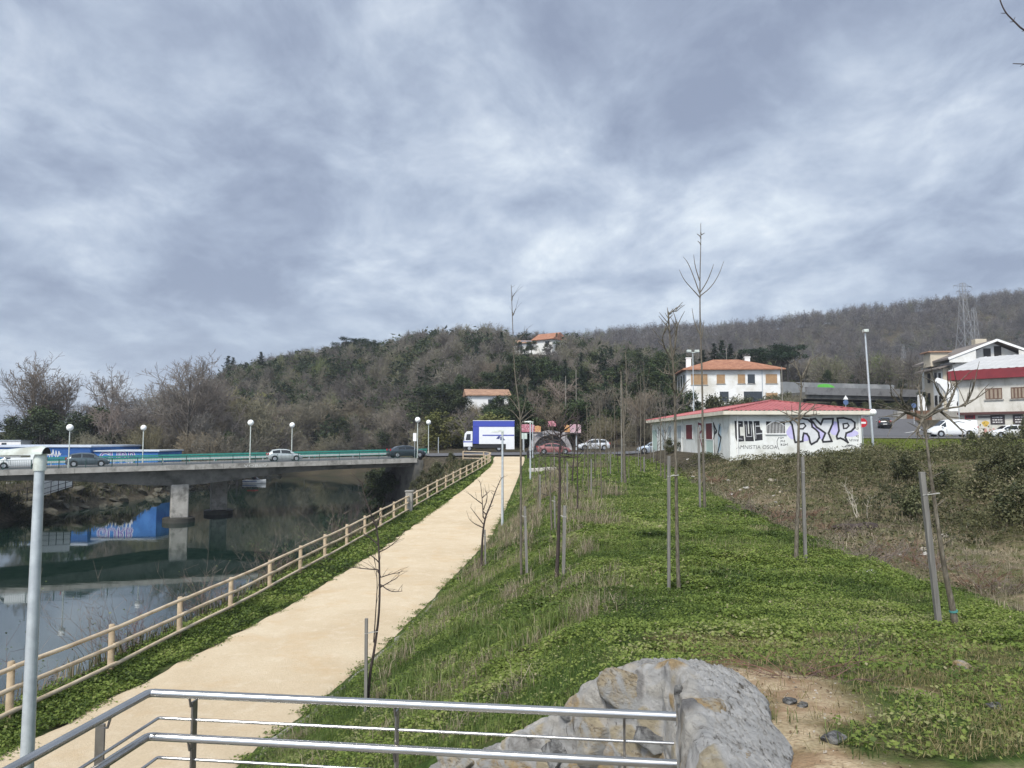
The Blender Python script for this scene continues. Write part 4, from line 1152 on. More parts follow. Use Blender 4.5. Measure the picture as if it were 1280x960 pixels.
for p0, p1 in ((1238, 1256), (1266, 1286)):
    u0, u1 = upx(p0), upx(p1); mb = MB(); wbox(mb, u0, u1, 0.004, 0.07, 1.9, 3.05); bo = mb.build('sign_board', board, ware, world=True, label='dark board with lines of pale lettering')
    m2 = MB(); rr = random.Random(int(p0))
    for z in (2.75, 2.45, 2.15):
        u = u0 + 0.25
        while u < u1 - 0.4:
            w_ = rr.uniform(0.12, 0.3); wbox(m2, u, u + w_, 0.072, 0.08, z - 0.07, z + 0.07); u += w_ + 0.08
    so = m2.build('lettering', lets, None); so.parent = bo; so.location = -Vector(ware.location)
u0, u1 = upx(1206), upx(1219)
mb = MB(); wbox(mb, u0, u1, 0.004, 0.06, 2.62, 3.1); bo = mb.build('red_sign', pm('red_sign_paint', (0.40, 0.03, 0.04), None, 2, 0.6), ware, world=True, label='red sign plate')
m2 = MB(); wbox(m2, u1 + 0.3, u1 + 2.0, 0.004, 0.03, 2.75, 2.93); m2.build('lettering', board, ware, world=True)
m2 = MB()
for k in range(5):
    a_ = u0 + 0.15 + k * (u1 - u0 - 0.3) / 5; wbox(m2, a_, a_ + (u1 - u0) / 5 * 0.6, 0.062, 0.07, 2.68, 3.04)
so = m2.build('lettering', board, None); so.parent = bo; so.location = -Vector(ware.location)
yel = pm('yellow_spray_paint', (0.55, 0.36, 0.06), (0.6, 0.42, 0.12), 2, 0.8); pk = pm('pink_spray_paint', (0.55, 0.27, 0.27), (0.5, 0.34, 0.25), 2, 0.8)
mb = MB()
for (p0, p1, z0, z1) in ((1226, 1237, 1.6, 2.35), (1240, 1253, 0.5, 1.35)):
    u0, u1 = upx(p0), upx(p1)
    mb.prism([(u0 + (u1 - u0) * (0.5 + 0.5 * math.cos(a_) * (0.8 + 0.2 * math.sin(3 * a_))), z0 + (z1 - z0) * (0.5 + 0.5 * math.sin(a_))) for a_ in [k * math.pi / 9 for k in range(18)]], wpnt(0, 0, 0), UW, UP, NW, 0.004, lift=0.002)
    mb.build('yellow_tag', yel, ware, world=True); mb = MB()
mb = MB()
u0 = upx(1228)
for k in range(5):
    mb.ribbon([(u0 + k * 0.9, 0.3), (u0 + k * 0.9 + 0.3, 1.3), (u0 + k * 0.9 + 0.6, 0.4), (u0 + k * 0.9 + 0.8, 1.2)], 0.22, wpnt(0, 0, 0), UW, UP, NW, 0.004, lift=0.007)
mb.build('pink_tag', pk, ware, world=True)
lp = wpnt(0.6, 1.6, 0)
ltp = thing('thin_pole', 'thin pale pole standing before the warehouse corner', 'pole', lp); mb = MB(); mb.tube([(0, 0, -1), (0, 0, 6.6)], 0.06, 6); mb.build('shaft', M['galv'], ltp)

# ------------------------------------------------------------------ chalet behind the warehouse
cp = P(1192, 500, 138)
ch_ = thing('chalet', 'big white gabled chalet with dark balconies behind the warehouse', 'house', (cp.x, 138, 4.4), math.radians(-6))
mb = MB(); mb.box(0, 14, 0, 13, -6, 9.2); mb.build('wall', whitew, ch_)
mb = MB(); mb.prism([(0, 9.2), (14, 9.2), (7, 12.6)], (0, 0.01, 0), (1, 0, 0), (0, 0, 1), (0, 1, 0), 12.9); mb.build('gable', whitew, ch_)
mb = MB()
for sgn in (-1, 1):
    ax_ = 7 + sgn * 8.3; az = 13.1 - 8.3 * 0.39
    mb.add([(7, -1.6, 13.1), (ax_, -1.6, az), (ax_, 14, az), (7, 14, 13.1), (7, -1.6, 12.75), (ax_, -1.6, az - 0.35), (ax_, 14, az - 0.35), (7, 14, 12.75)], [(0, 1, 2, 3), (4, 5, 6, 7), (0, 1, 5, 4), (2, 3, 7, 6), (1, 2, 6, 5)])
slate = pm('grey_brown_roof', (0.20, 0.175, 0.155), (0.14, 0.12, 0.105), 1, 0.9); mb.build('roof', slate, ch_)
mb = MB()
for sgn in (-1, 1): mb.bar((7, -1.66, 12.92), (7 + sgn * 8.35, -1.66, 12.92 - 8.35 * 0.39), 0.1, 0.4)
mb.build('bargeboard', M['white'], ch_)
for sgn in (-1, 1):
    mb = MB(); mb.prism([(7 + sgn * 3.6, 9.0), (7 + sgn * 8.1, 9.0), (7 + sgn * 8.1, 9.5), (7 + sgn * 3.6, 11.2)], (0, -1.55, 0), (1, 0, 0), (0, 0, 1), (0, 1, 0), 0.15)
    mb.build('gable_wing', whitew, ch_)
dk = pm('dark_opening', (0.02, 0.018, 0.017), None, 2, 0.6); timber = pm('dark_timber', (0.09, 0.05, 0.035), None, 2, 0.8)
for x0, x1, z0, z1 in ((5.4, 6.6, 9.3, 11.6), (7.2, 8.4, 9.3, 12.0), (1.0, 3.4, 6.6, 8.1), (4.8, 7.0, 5.6, 8.2), (9.0, 11.0, 6.7, 8.2), (12.0, 13.6, 6.8, 8.2)):
    mb = MB(); mb.box(x0, x1, -0.09, -0.006, z0, z1); wo = mb.build('window', dk, ch_)
mb = MB(); mb.box(3.2, 10.8, -1.5, -0.01, 8.5, 8.9); b1 = mb.build('balcony', timber, ch_)
g = MB()
for k in range(16): g.box(3.3 + k * 0.5, 3.34 + k * 0.5, -1.45, -1.4, 8.905, 9.6)
g.box(3.2, 10.8, -1.47, -1.38, 9.603, 9.67); go = g.build('balustrade', M['white'], None); go.parent = b1
mb = MB(); mb.box(-0.2, 4.4, -1.2, -0.01, 4.8, 6.4); mb.build('balcony', cream, ch_)
mb = MB(); mb.box(-1.2, -0.01, 1.0, 9, -6, 8.3); mb.build('wing_wall', cream, ch_)
mb = MB(); mb.add([(-2.4, -0.3, 8.2), (0.4, -0.3, 9.1), (0.4, 10, 9.1), (-2.4, 10, 8.2), (-2.4, -0.3, 7.95), (0.4, -0.3, 8.85), (0.4, 10, 8.85), (-2.4, 10, 7.95)], [(0, 1, 2, 3), (4, 5, 6, 7), (0, 1, 5, 4), (2, 3, 7, 6), (0, 3, 7, 4), (1, 2, 6, 5)]); mb.build('wing_roof', slate, ch_)
mb = MB(); mb.box(-1.28, -1.203, 1.2, 5.0, -6, 8.1); mb.build('white_panel', whitew, ch_)
for x0, x1, z0, z1 in ((1.7, 2.5, 5.8, 7.4), (3.4, 4.2, 5.8, 7.6), (6.2, 7.2, 5.9, 7.7), (1.8, 2.6, 1.4, 3.2), (3.4, 4.4, 1.6, 3.4), (6.4, 7.2, 2.0, 4.0)):
    mb = MB(); mb.box(-1.38, -1.285, x0, x1, z0, z1); mb.build('window', dk, ch_)
mb = MB(); mb.box(-1.6, 1.6, 5, 8, 8.9, 11.5); mb.build('dormer', cream, ch_)
mb = MB(); mb.box(-2.1, 2.1, 4.6, 8.4, 11.51, 11.75); mb.build('dormer_roof', tiles2, ch_)
mb = MB(); mb.box(7.4, 9.4, 7, 8.5, 12.0, 14.2); mb.build('chimney', cream, ch_)
# white arched garden wall and stairs at its foot
gp_ = P(1178, 500, 128)
gw = thing('garden_wall', 'white curved garden wall with an arch below the chalet', 'wall', (gp_.x, 128, 4.4))
def arc(cx, cz, r, a0, a1, n): return [(cx + r * math.cos(a0 + (a1 - a0) * k / n), cz + r * math.sin(a0 + (a1 - a0) * k / n)) for k in range(n + 1)]
mb = MB()
mb.prism([(-3.9, 0)] + [(-3.9, 2.6), (-3.5, 2.9), (-3.0, 2.2), (-2.6, 0)], (0, 0, 0), (1, 0, 0), (0, 0, 1), (0, 1, 0), 0.5)
mb.prism([(1.1, 0), (1.0, 1.6), (0.6, 3.2), (-0.4, 4.6), (-1.0, 4.9), (-0.6, 5.6), (0.8, 5.2), (1.8, 4.4), (2.6, 3.2), (4.2, 3.2), (4.6, 0)], (0, 0, 0), (1, 0, 0), (0, 0, 1), (0, 1, 0), 0.5)
mb.build('arch', M['white'], gw)
mb = MB(); mb.prism(arc(3.1, 1.2, 0.75, 0, 2 * math.pi, 20), (0, -0.03, 0), (1, 0, 0), (0, 0, 1), (0, 1, 0), 0.02); mb.build('round_opening', dk, gw)
mb = MB(); mb.box(-8, 12, -0.9, 0.6, -4.5, -0.01); mb.build('retaining_wall', M['concrete'], gw)
mb = MB(); mb.box(-6.5, -2.4, -1.0, -0.91, -2.4, 0.1); mb.build('gate', pm('brown_gate', (0.16, 0.085, 0.05), None, 2, 0.8), gw)

# ------------------------------------------------------------------ viaduct
va, vb = P(1006, 485, 150), P(1128, 482, 158)
via = thing('viaduct', 'grey concrete viaduct with a green painted patch behind the red roofed building', 'bridge', (va.x, va.y, 4))
dv = (vb - va); dv.z = 0; L_ = dv.length; dv.normalize(); nv_ = Vector((-dv.y, dv.x, 0))
mb = MB(); o0 = Vector((va.x, va.y, 0))
def vbox(mb, s0, s1, n0, n1, z0, z1): mb.obox(o0 + dv * (s0 + s1) / 2 + nv_ * (n0 + n1) / 2 + UP * (z0 + z1) / 2, dv, nv_, UP, (s1 - s0) / 2, (n1 - n0) / 2, (z1 - z0) / 2)
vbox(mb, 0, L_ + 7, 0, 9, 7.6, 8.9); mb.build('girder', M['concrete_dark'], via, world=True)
mb = MB(); vbox(mb, 0, L_ + 7, -0.5, 0.0, 8.4, 9.9); mb.build('parapet', pm('grey_parapet', (0.20, 0.20, 0.20), (0.15, 0.15, 0.15), 0.6, 0.9, stain=(0.1, 0.1, 0.1)), via, world=True)
mb = MB(); vbox(mb, 0, L_ + 7, 9.0, 9.5, 8.4, 11.6); bw = mb.build('back_wall', pm('pale_grey_wall', (0.22, 0.23, 0.23), (0.15, 0.155, 0.155), 0.5, 0.9, stain=(0.3, 0.3, 0.29), sscale=0.3), via, world=True)
mb = MB(); mb.prism(blob(0, 0, 2.3, 1.0, 18, 4), o0 + dv * ((P(1060, 477, 160).x - va.x) * 1.0) + nv_ * 8.99 + UP * 10.5, dv, UP, -nv_, 0.01); mb.build('green_patch', pm('green_spray_paint', (0.10, 0.42, 0.05), (0.14, 0.5, 0.09), 1, 0.8), via, world=True)
mb = MB()
for s_ in (0.5, L_ * 0.5, L_ + 4): 
    mb = MB(); vbox(mb, s_, s_ + 1.4, 2, 7, -3, 7.6); mb.build('pier', M['concrete_dark'], via, world=True)

# ------------------------------------------------------------------ blue building across the river
db = 131.0
bb = thing('blue_warehouse', 'long blue warehouse with white lettering and pale roof beyond the bridge', 'building', (P(40, 560, db).x, db, -6))
blue = pm('blue_paint', (0.035, 0.15, 0.42), (0.028, 0.115, 0.34), 0.5, 0.7, stain=(0.06, 0.2, 0.5), sscale=0.4)
bx0, bx1, bx2 = P(-60, 560, db).x, P(113, 560, db).x, P(196, 560, db).x
tz = P(50, 559, db).z
mb = MB(); mb.box(bx0, bx1, db, db + 18, -8, tz); mb.build('wall', blue, bb, world=True)
mb = MB(); mb.box(bx0, bx1 + 0.3, db - 0.3, db + 18.2, tz + 0.003, tz + 0.28); mb.build('roof', pm('pale_sheet_roof', (0.52, 0.58, 0.66), None, 1, 0.6), bb, world=True)
dkb = pm('dark_blue_paint', (0.02, 0.085, 0.27), None, 1, 0.7)
mb = MB(); mb.box(P(52, 560, db).x, P(112.5, 560, db).x, db - 0.03, db - 0.004, tz - 1.3, tz - 0.3); mb.build('dark_band', dkb, bb, world=True)
mb = MB(); mb.box(P(21, 560, db).x, P(29, 560, db).x, db - 0.06, db - 0.004, -7, tz - 0.35); mb.box(P(-40, 560, db).x, P(20.8, 560, db).x, db - 0.05, db - 0.004, tz - 1.1, tz - 0.35); mb.build('white_panel', M['white'], bb, world=True)
mb = MB(); rs = random.Random(3)
for k in range(5):
    mb.ribbon([(k * .5 + rs.uniform(-.1, .1), rs.uniform(0, .3)), (k * .5 + .1, .8 + rs.uniform(0, .5)), (k * .5 + .3, .4), (k * .5 + .42, rs.uniform(0, .9))], .13, P(58, 572, db), (1, 0, 0), (0, 0, 1), (0, -1, 0), .004, lift=.035)
mb.build('tag', palef, bb, world=True, label='pale spray painted scribble')
lw = thing('painted_wall', 'lower blue wall with white and purple graffiti letters beside the warehouse', 'wall', (P(155, 560, db).x, db + 1, -6))
tz2 = P(150, 564.5, db).z
mb = MB(); mb.box(bx1 + 0.35, bx2, db + 0.6, db + 10, -8, tz2); mb.build('wall', blue, lw, world=True)
mb = MB(); mb.box(bx1 + 0.35, bx2 + 0.3, db + 0.3, db + 10.2, tz2 + 0.003, tz2 + 0.2); mb.build('coping', pm('pale_coping', (0.5, 0.55, 0.6), None, 1, 0.7), lw, world=True)
o_ = P(124, 577, db + 0.6)
text_mb('GURB', 2.35, o_, (1, 0, 0), (0, 0, 1), (0, -1, 0), 0.002, 0.12, 0.004, 1.0).build('letter_outline', palef, lw, world=True, label='white outline of graffiti letters')
text_mb('GURB', 2.35, o_, (1, 0, 0), (0, 0, 1), (0, -1, 0), 0.013, 0.0, 0.004, 1.0).build('letter_fill', pm('purple_spray_paint', (0.14, 0.09, 0.36), None, 2, 0.8), lw, world=True, label='purple graffiti letters')
mb = MB()
for k in range(11):
    mb.ribbon([(k * .62 + rs.uniform(-.1, .1), rs.uniform(0, .4)), (k * .62 + .15, 1.1 + rs.uniform(0, .5)), (k * .62 + .35, .6), (k * .62 + .5, rs.uniform(.1, 1.5)), (k * .62 + .55, .2)], .2, P(118, 590, db + .6), (1, 0, 0), (0, 0, 1), (0, -1, 0), .004, lift=.004)
mb.build('tag', palef, lw, world=True, label='white graffiti lower on the wall')
wb = thing('white_cabin', 'white cabin rising behind the blue warehouse roof', 'building', (P(4, 552, 152).x, 152, -6))
mb = MB(); mb.box(P(-40, 552, 152).x, P(26, 552, 152).x, 152, 158, -6, P(10, 551, 152).z); mb.build('wall', M['white'], wb, world=True)
mb = MB(); mb.box(P(-40, 552, 152).x, P(26.6, 552, 152).x, 151.8, 158.2, P(10, 551, 152).z + 0.004, P(10, 550, 152).z); mb.build('roof', M['galv'], wb, world=True)
mb = MB(); mb.box(P(2, 556, 152).x, P(8, 556, 152).x, 151.95, 151.996, P(10, 557, 152).z, P(10, 553.5, 152).z); mb.build('window', M['glass'], wb, world=True)
# pale quay wall with rail under the bridge
qa, qb = P(44, 618, 97), P(90, 607, 105)
qw = thing('quay_wall', 'white sloping quay wall with a dark railing seen beneath the bridge', 'wall', (qa.x, qa.y, -9))
mb = MB(); dq = (qb - qa); 
mb.add([qa + Vector((0, 0, -0.5)), qb + Vector((0, 0, -0.1)), qb + Vector((0, 0, 2.4)), qa + Vector((0, 0, 2.0)), qa + Vector((-1, 1.5, -0.5)), qb + Vector((-1, 1.5, -0.1)), qb + Vector((-1, 1.5, 2.4)), qa + Vector((-1, 1.5, 2.0))], [(0, 1, 2, 3), (4, 5, 6, 7), (0, 1, 5, 4), (3, 2, 6, 7), (0, 3, 7, 4), (1, 2, 6, 5)])
mb.build('wall', M['white'], qw, world=True)
g = MB()
f0, f1 = qa + Vector((0.5, -0.8, -0.7)) - dq * 0.6, qb + Vector((0.5, -0.8, -0.3))
for k in range(9):
    p = f0.lerp(f1, k / 8); g.tube([p, p + Vector((0, 0, 1.7))], 0.05, 5)
for z in (1.68, 1.0, 0.4): g.tube([f0 + Vector((0, 0, z)), f1 + Vector((0, 0, z))], 0.04, 5)
g.build('railing', M['dark'], qw, world=True)
qp = thing('concrete_pier', 'pale square concrete pillar on the bank below the bridge', 'pillar', (P(10, 620, 100).x, 100, -9.6))
mb = MB(); x_ = P(10, 620, 100).x; mb.box(x_ - 0.9, x_ + 0.4, 99.5, 101, -9.8, -5.8); mb.build('shaft', M['concrete'], qp, world=True)
mb = MB(); mb.box(x_ - 6, x_ + 0.6, 99.3, 101.2, -8.3, -7.6); mb.build('beam', M['concrete'], qp, world=True)

# ------------------------------------------------------------------ boat
bo = P(318, 602, 165)
boat = thing('motor_boat', 'small white and red motor boat moored beyond the bridge', 'boat', (bo.x, 165, WZ), math.radians(-8))
mb = MB(); vs = []
st = [(-2.3, 0.85, 0.0), (-1.2, 0.95, 0), (0.2, 0.95, 0.05), (1.3, 0.75, 0.15), (2.1, 0.35, 0.3), (2.6, 0.03, 0.42)]
for x, w, k in st:
    vs += [(x, 0, -0.25 + k * 0.6), (x, w * 0.75, 0.0 + k * 0.4), (x, w, 0.65 + k * 0.5), (x, w * 0.86, 0.68 + k * 0.5), (x, -w * 0.86, 0.68 + k * 0.5), (x, -w, 0.65 + k * 0.5), (x, -w * 0.75, 0.0 + k * 0.4)]
m = 7
fs = [(i * m + k, i * m + (k + 1) % m, (i + 1) * m + (k + 1) % m, (i + 1) * m + k) for i in range(5) for k in range(m)] + [tuple(range(m))]
mb.add(vs, fs); mb.build('hull', M['white'], boat, smooth=True)
mb = MB()
for s_ in (-1, 1): mb.bar((-2.2, s_ * 0.965, 0.45), (1.0, s_ * 0.94, 0.5), 0.02, 0.14)
mb.build('stripe', dkb, boat)
mb = MB(); mb.add([(0.0, -0.7, 0.7), (0.0, 0.7, 0.7), (1.1, 0.5, 0.85), (1.1, -0.5, 0.85), (-0.5, -0.6, 1.35), (-0.5, 0.6, 1.35), (-0.2, 0.6, 1.4), (-0.2, -0.6, 1.4)], [(0, 1, 2, 3), (4, 5, 6, 7), (0, 4, 7, 3), (1, 2, 6, 5), (3, 7, 6, 2), (0, 1, 5, 4)]); mb.build('windscreen', M['glass'], boat)
mb = MB(); mb.box(-1.3, 0.6, -0.7, 0.7, 1.42, 1.62); mb.build('canopy', pm('red_canvas', (0.45, 0.05, 0.05), None, 3, 0.8), boat, bevel=0.06)
mb = MB(); mb.box(-2.65, -2.32, -0.2, 0.2, 0.2, 1.1); mb.build('outboard', M['dark'], boat, bevel=0.05)

# ------------------------------------------------------------------ painted arch structure behind the path end
ap = P(688, 562, 131)
arch = thing('arched_structure', 'grey arched concrete structure with pink and orange painted panels behind the path end', 'arch', (ap.x, 131, h1(ap.x, 131)))
conc2 = pm('grey_arch_concrete', (0.38, 0.36, 0.36), (0.27, 0.26, 0.265), 0.9, 0.9, stain=(0.15, 0.14, 0.14))
mb = MB()
zb0 = arch.location.z
oa = arc(0, 0, 3.7, 0, math.pi, 20); ia = arc(0, 0, 2.9, math.pi, 0, 20)
mb.prism(oa + ia, (arch.location.x, 131, zb0 - 0.3), (1, 0, 0), (0, 0, 1), (0, 1, 0), 3.0); mb.build('vault', conc2, arch, world=True)
mb = MB(); mb.box(ap.x - 3.0, ap.x + 3.0, 133.4, 133.8, zb0 - 1, zb0 + 3.1); mb.build('back_wall', conc2, arch, world=True)
def mural(name, a, b, c):
    t = NT(name); n = t.noise(2.2, 3, 0.5, None, 1.5)
    t.base(t.ramp(n, [(0.36, a), (0.44, b), (0.5, c), (0.56, a), (0.64, (0.10, 0.09, 0.09))], 'CONSTANT')); t.set(0.8, 0, 0.2); return t.m
cols = {'p': mural('pink_mural', (0.42, 0.15, 0.19), (0.55, 0.34, 0.36), (0.30, 0.07, 0.10)), 'o': mural('orange_mural', (0.50, 0.27, 0.10), (0.55, 0.40, 0.20), (0.42, 0.15, 0.10)), 'k': mural('pale_pink_mural', (0.47, 0.33, 0.35), (0.40, 0.20, 0.25), (0.50, 0.42, 0.42))}
def panel(px0, px1, py0, py1, m, k):
    x0, x1 = P(px0, 540, 130.5).x, P(px1, 540, 130.5).x; z0, z1 = P(0, py1, 130.5).z, P(0, py0, 130.5).z
    mb = MB(); mb.prism([(x0, z0), (x1, z0), (x1, z1 - .15), ((x0 + x1) / 2, z1), (x0, z1 - .1)], (0, 130.6 - 0.05 * k, 0), (1, 0, 0), (0, 0, 1), (0, -1, 0), 0.3)
    mb.build('painted_panel', m, arch, world=True)
for k, a_ in enumerate(((650, 668, 530, 540, cols['p']), (668.3, 676, 532, 540, cols['o']), (685, 695, 526, 533, cols['p']), (705, 712, 531, 540, cols['o']), (712.3, 726, 530, 541, cols['k']))): panel(*a_, k)
mb = MB()
for x in (-4.6, 4.4): mb.tube([(arch.location.x + x, 130.9, zb0), (arch.location.x + x, 130.9, zb0 + 3.2)], 0.12, 8)
mb.build('post', M['galv'], arch, world=True)
mb = MB(); mb.bar((arch.location.x - 5, 130.95, zb0 + 2.9), (arch.location.x + 5, 130.95, zb0 + 2.9), 0.2, 0.25); mb.build('beam', conc2, arch, world=True)

# ------------------------------------------------------------------ signs and masts
def pole_thing(name, label, cat, x, y, h, r, lean=0.0, m=None, z=None):
    zz = h1(x, y) if z is None else z
    t_ = thing(name, label, cat, (x, y, zz)); t_.rotation_euler = (0, lean, 0)
    mb = MB(); mb.tube([(0, 0, -0.3), (0, 0, h)], [r, r * 0.6], 10); mb.build('pole', m or M['galv'], t_, smooth=True)
    return t_
p = P(1092, 567, 57.5)
tl = pole_thing('tall_street_lamp', 'tall leaning street lamp with a small floodlight right of the graffiti building', 'street lamp', p.x, 57.5, 9.15, 0.10, math.radians(-2.2))
mb = MB(); mb.box(-0.17, 0.17, -0.3, 0.15, 9.1, 9.32); mb.build('lamp_head', M['lampgrey'], tl, bevel=0.03)
ns = P(1078, 528.5, 61); ng = h1(ns.x, 61)
sn = thing('no_entry_sign', 'round red no entry sign at the corner of the graffiti building', 'sign', (ns.x, 61, ng))
zc_ = ns.z - ng
mb = MB(); mb.tube([(0, 0, -0.2), (0, 0, zc_ + 0.4)], 0.03, 8); mb.build('post', M['galv'], sn)
mb = MB(); mb.tube([(0, -0.05, zc_), (0, -0.035, zc_)], 0.36, 24); mb.build('disc', pm('sign_red', (0.50, 0.02, 0.03), None, 2, 0.4), sn)
mb = MB(); mb.box(-0.25, 0.25, -0.062, -0.052, zc_ - 0.075, zc_ + 0.075); mb.build('bar', M['white'], sn)
bs = P(1057, 503, 118); bg = h1(bs.x, 118)
sb = thing('road_sign', 'small blue road sign below the viaduct', 'sign', (bs.x, 118, bg)); zc_ = bs.z - bg
mb = MB(); mb.tube([(0, 0, -0.5), (0, 0, zc_ + 1)], 0.05, 6); mb.build('post', M['galv'], sb)
mb = MB(); mb.prism([(-0.4, 0.35), (0.4, 0.35), (0, 1.0)], (0, -0.1, zc_ + 0.1), (1, 0, 0), (0, 0, 1), (0, 1, 0), 0.04); mb.build('triangle', M['white'], sb)
mb = MB(); mb.prism(arc(0, -0.1, 0.4, 0, 2 * math.pi, 18), (0, -0.1, zc_ + 0.1), (1, 0, 0), (0, 0, 1), (0, 1, 0), 0.04); mb.build('disc', pm('sign_blue', (0.09, 0.14, 0.26), None, 2, 0.5), sb)
bs = P(1142, 507, 120); bg = h1(bs.x, 120)
sb = thing('road_sign', 'round blue and white sign beside the curved road', 'sign', (bs.x, 120, bg)); zc_ = bs.z - bg
mb = MB(); mb.tube([(0, 0, -0.5), (0, 0, zc_)], 0.05, 6); mb.build('post', M['galv'], sb)
mb = MB(); mb.tube([(0, -0.1, zc_), (0, -0.06, zc_)], 0.38, 18); mb.build('disc', pm('sign_blue_plate', (0.10, 0.15, 0.27), None, 2, 0.5), sb)
# double headed lamp by the white house
p = P(866, 441, 120); t_ = pole_thing('floodlight_mast', 'tall mast with a double lamp head rising left of the white house', 'street lamp', p.x, 120, p.z - h1(p.x, 120), 0.1)
mb = MB(); hz = p.z - h1(p.x, 120); mb.box(-0.9, 0.9, -0.15, 0.15, hz, hz + 0.12); mb.box(-0.95, -0.3, -0.35, 0.3, hz + 0.124, hz + 0.45); mb.box(0.3, 0.95, -0.35, 0.3, hz + 0.124, hz + 0.45); mb.build('lamp_head', M['lampgrey'], t_)
polem = pm('weathered_pole', (0.27, 0.25, 0.21), (0.2, 0.185, 0.155), 3, 0.9)
for px, py, d, lab in ((977, 458, 125, 'slim grey pole in front of the right end of the white house'), (908, 435, 185, 'grey mast rising behind the white house roof'), (606, 418, 300, 'grey utility mast on the wooded slope left of the hilltop house'), (720, 461, 150, 'bare pale pole among the trees behind the path'), (707, 470, 140, 'short pale pole with crossarm among the trees behind the path'), (776, 464, 128, 'bare weathered pole left of the graffiti building')):
    p = P(px, py, d); pole_thing('utility_pole', lab, 'pole', p.x, d, p.z - h1(p.x, d), 0.09, 0, polem)
# pylons
lat = pm('pylon_steel', (0.24, 0.25, 0.26), (0.18, 0.185, 0.19), 1, 0.6)
def pylon(px, pytop, d, bw, label, arms, hgt=None):
    p = P(px, pytop, d); zg = h1(p.x, d); hgt = p.z - zg
    t_ = thing('pylon', label, 'pylon', (p.x, d, zg), 0.3)
    mb = MB(); n = 9; r = 0.075 * bw / 5
    def half(f): return bw / 2 * (1 - f) ** 1.3 + bw * 0.11
    lv = [1 - (1 - k / n) ** 1.15 for k in range(n + 1)]
    for sx in (-1, 1):
        for sy in (-1, 1):
            mb.tube([(sx * half(f), sy * half(f), f * hgt) for f in lv], r, 4)
    mb.build('legs', lat, t_)
    mb = MB()
    for k in range(n):
        a_, b_ = half(lv[k]), half(lv[k + 1]); za_, zb2 = lv[k] * hgt, lv[k + 1] * hgt
        for (s0, s1) in (((-1, -1), (1, -1)), ((1, -1), (1, 1)), ((1, 1), (-1, 1)), ((-1, 1), (-1, -1))):
            mb.tube([(s0[0] * a_, s0[1] * a_, za_), (s1[0] * b_, s1[1] * b_, zb2)], r * 0.6, 4, cap=False)
            mb.tube([(s1[0] * a_, s1[1] * a_, za_), (s0[0] * b_, s0[1] * b_, zb2)], r * 0.6, 4, cap=False)
            mb.tube([(s0[0] * b_, s0[1] * b_, zb2), (s1[0] * b_, s1[1] * b_, zb2)], r * 0.6, 4, cap=False)
    mb.build('bracing', lat, t_)
    for f, w in arms:
        mb = MB(); z = f * hgt; hh = half(f)
        for sy in (-1, 1):
            mb.tube([(-w, 0, z), (w, 0, z)], r * 0.8, 4); mb.tube([(-w, 0, z), (-hh, sy * hh, z + 1.0)], r * 0.6, 4); mb.tube([(w, 0, z), (hh, sy * hh, z + 1.0)], r * 0.6, 4)
        for k in range(-2, 3):
            if k: mb.tube([(w * k / 2, 0, z), (w * k / 2, 0, z - 1.2)], r * 0.7, 4)
        mb.build('crossarm', lat, t_)
    return t_
pylon(1203, 354, 330, 6.6, 'tall steel lattice pylon on the hillside above the chalet', ((0.97, 5.2), (0.92, 3.6)))
pylon(1217, 385, 345, 5.4, 'shorter lattice pylon just right of the tallest one', ((0.95, 3.4), (0.83, 4.4), (0.7, 4.0)))
pylon(1129, 432, 270, 2.6, 'small grey lattice power pole on the slope above the viaduct', ((0.96, 4.6),))

# ------------------------------------------------------------------ vehicles
tyre = M['black']
t = NT('wheel_rim'); t.base((0.45, 0.46, 0.47)); t.set(0.35, 0.8, 0.5); rimm = t.m
t = NT('red_lamp'); t.base((0.35, 0.01, 0.012)); t.set(0.2, 0, 0.5); redl = t.m
t = NT('clear_lamp'); t.base((0.75, 0.77, 0.78)); t.set(0.12, 0.2, 0.6); clr = t.m
def paint(name, c, rough=0.28, metal=0.2):
    t = NT(name); t.base(t.ramp(t.noise(2, 4), [(0.3, tuple(x * 0.9 for x in c)), (0.7, c)])); t.set(rough, metal, 0.5)
    try: t.p.inputs['Coat Weight'].default_value = 0.5; t.p.inputs['Coat Roughness'].default_value = 0.08
    except Exception: pass
    return t.m
HATCH = [(-2.10, .48, .74, .78, .66, .56), (-2.05, .30, .86, .92, .80, .64), (-1.92, .24, .93, 1.12, .84, .62), (-1.55, .2, .95, 1.40, .87, .59), (-0.7, .2, .94, 1.51, .88, .58), (0.1, .2, .92, 1.49, .88, .58), (0.55, .2, .91, 1.38, .88, .60), (1.12, .2, .90, 1.0, .87, .66), (1.6, .21, .83, .88, .85, .64), (2.0, .24, .68, .74, .78, .56), (2.12, .34, .56, .60, .62, .48)]
SALOON = [(-2.25, .45, .80, .84, .68, .56), (-2.18, .28, .92, .97, .82, .66), (-1.7, .2, .97, 1.08, .87, .64), (-1.05, .2, .96, 1.36, .88, .58), (-0.4, .2, .94, 1.46, .89, .57), (0.3, .2, .92, 1.43, .89, .57), (0.7, .2, .91, 1.30, .89, .60), (1.25, .2, .90, .98, .88, .66), (1.8, .21, .82, .87, .85, .64), (2.15, .25, .68, .74, .77, .56), (2.27, .34, .55, .60, .62, .48)]
VAN = [(-2.55, .32, 1.05, 1.72, .86, .74), (-2.50, .26, 1.08, 1.92, .92, .78), (-1.0, .24, 1.08, 2.0, .94, .78), (0.5, .24, 1.08, 2.0, .94, .78), (0.95, .24, 1.08, 1.90, .94, .76), (1.75, .24, 1.06, 1.22, .93, .76), (2.2, .26, .92, 1.0, .88, .70), (2.5, .30, .72, .80, .80, .6), (2.6, .38, .58, .64, .66, .5)]
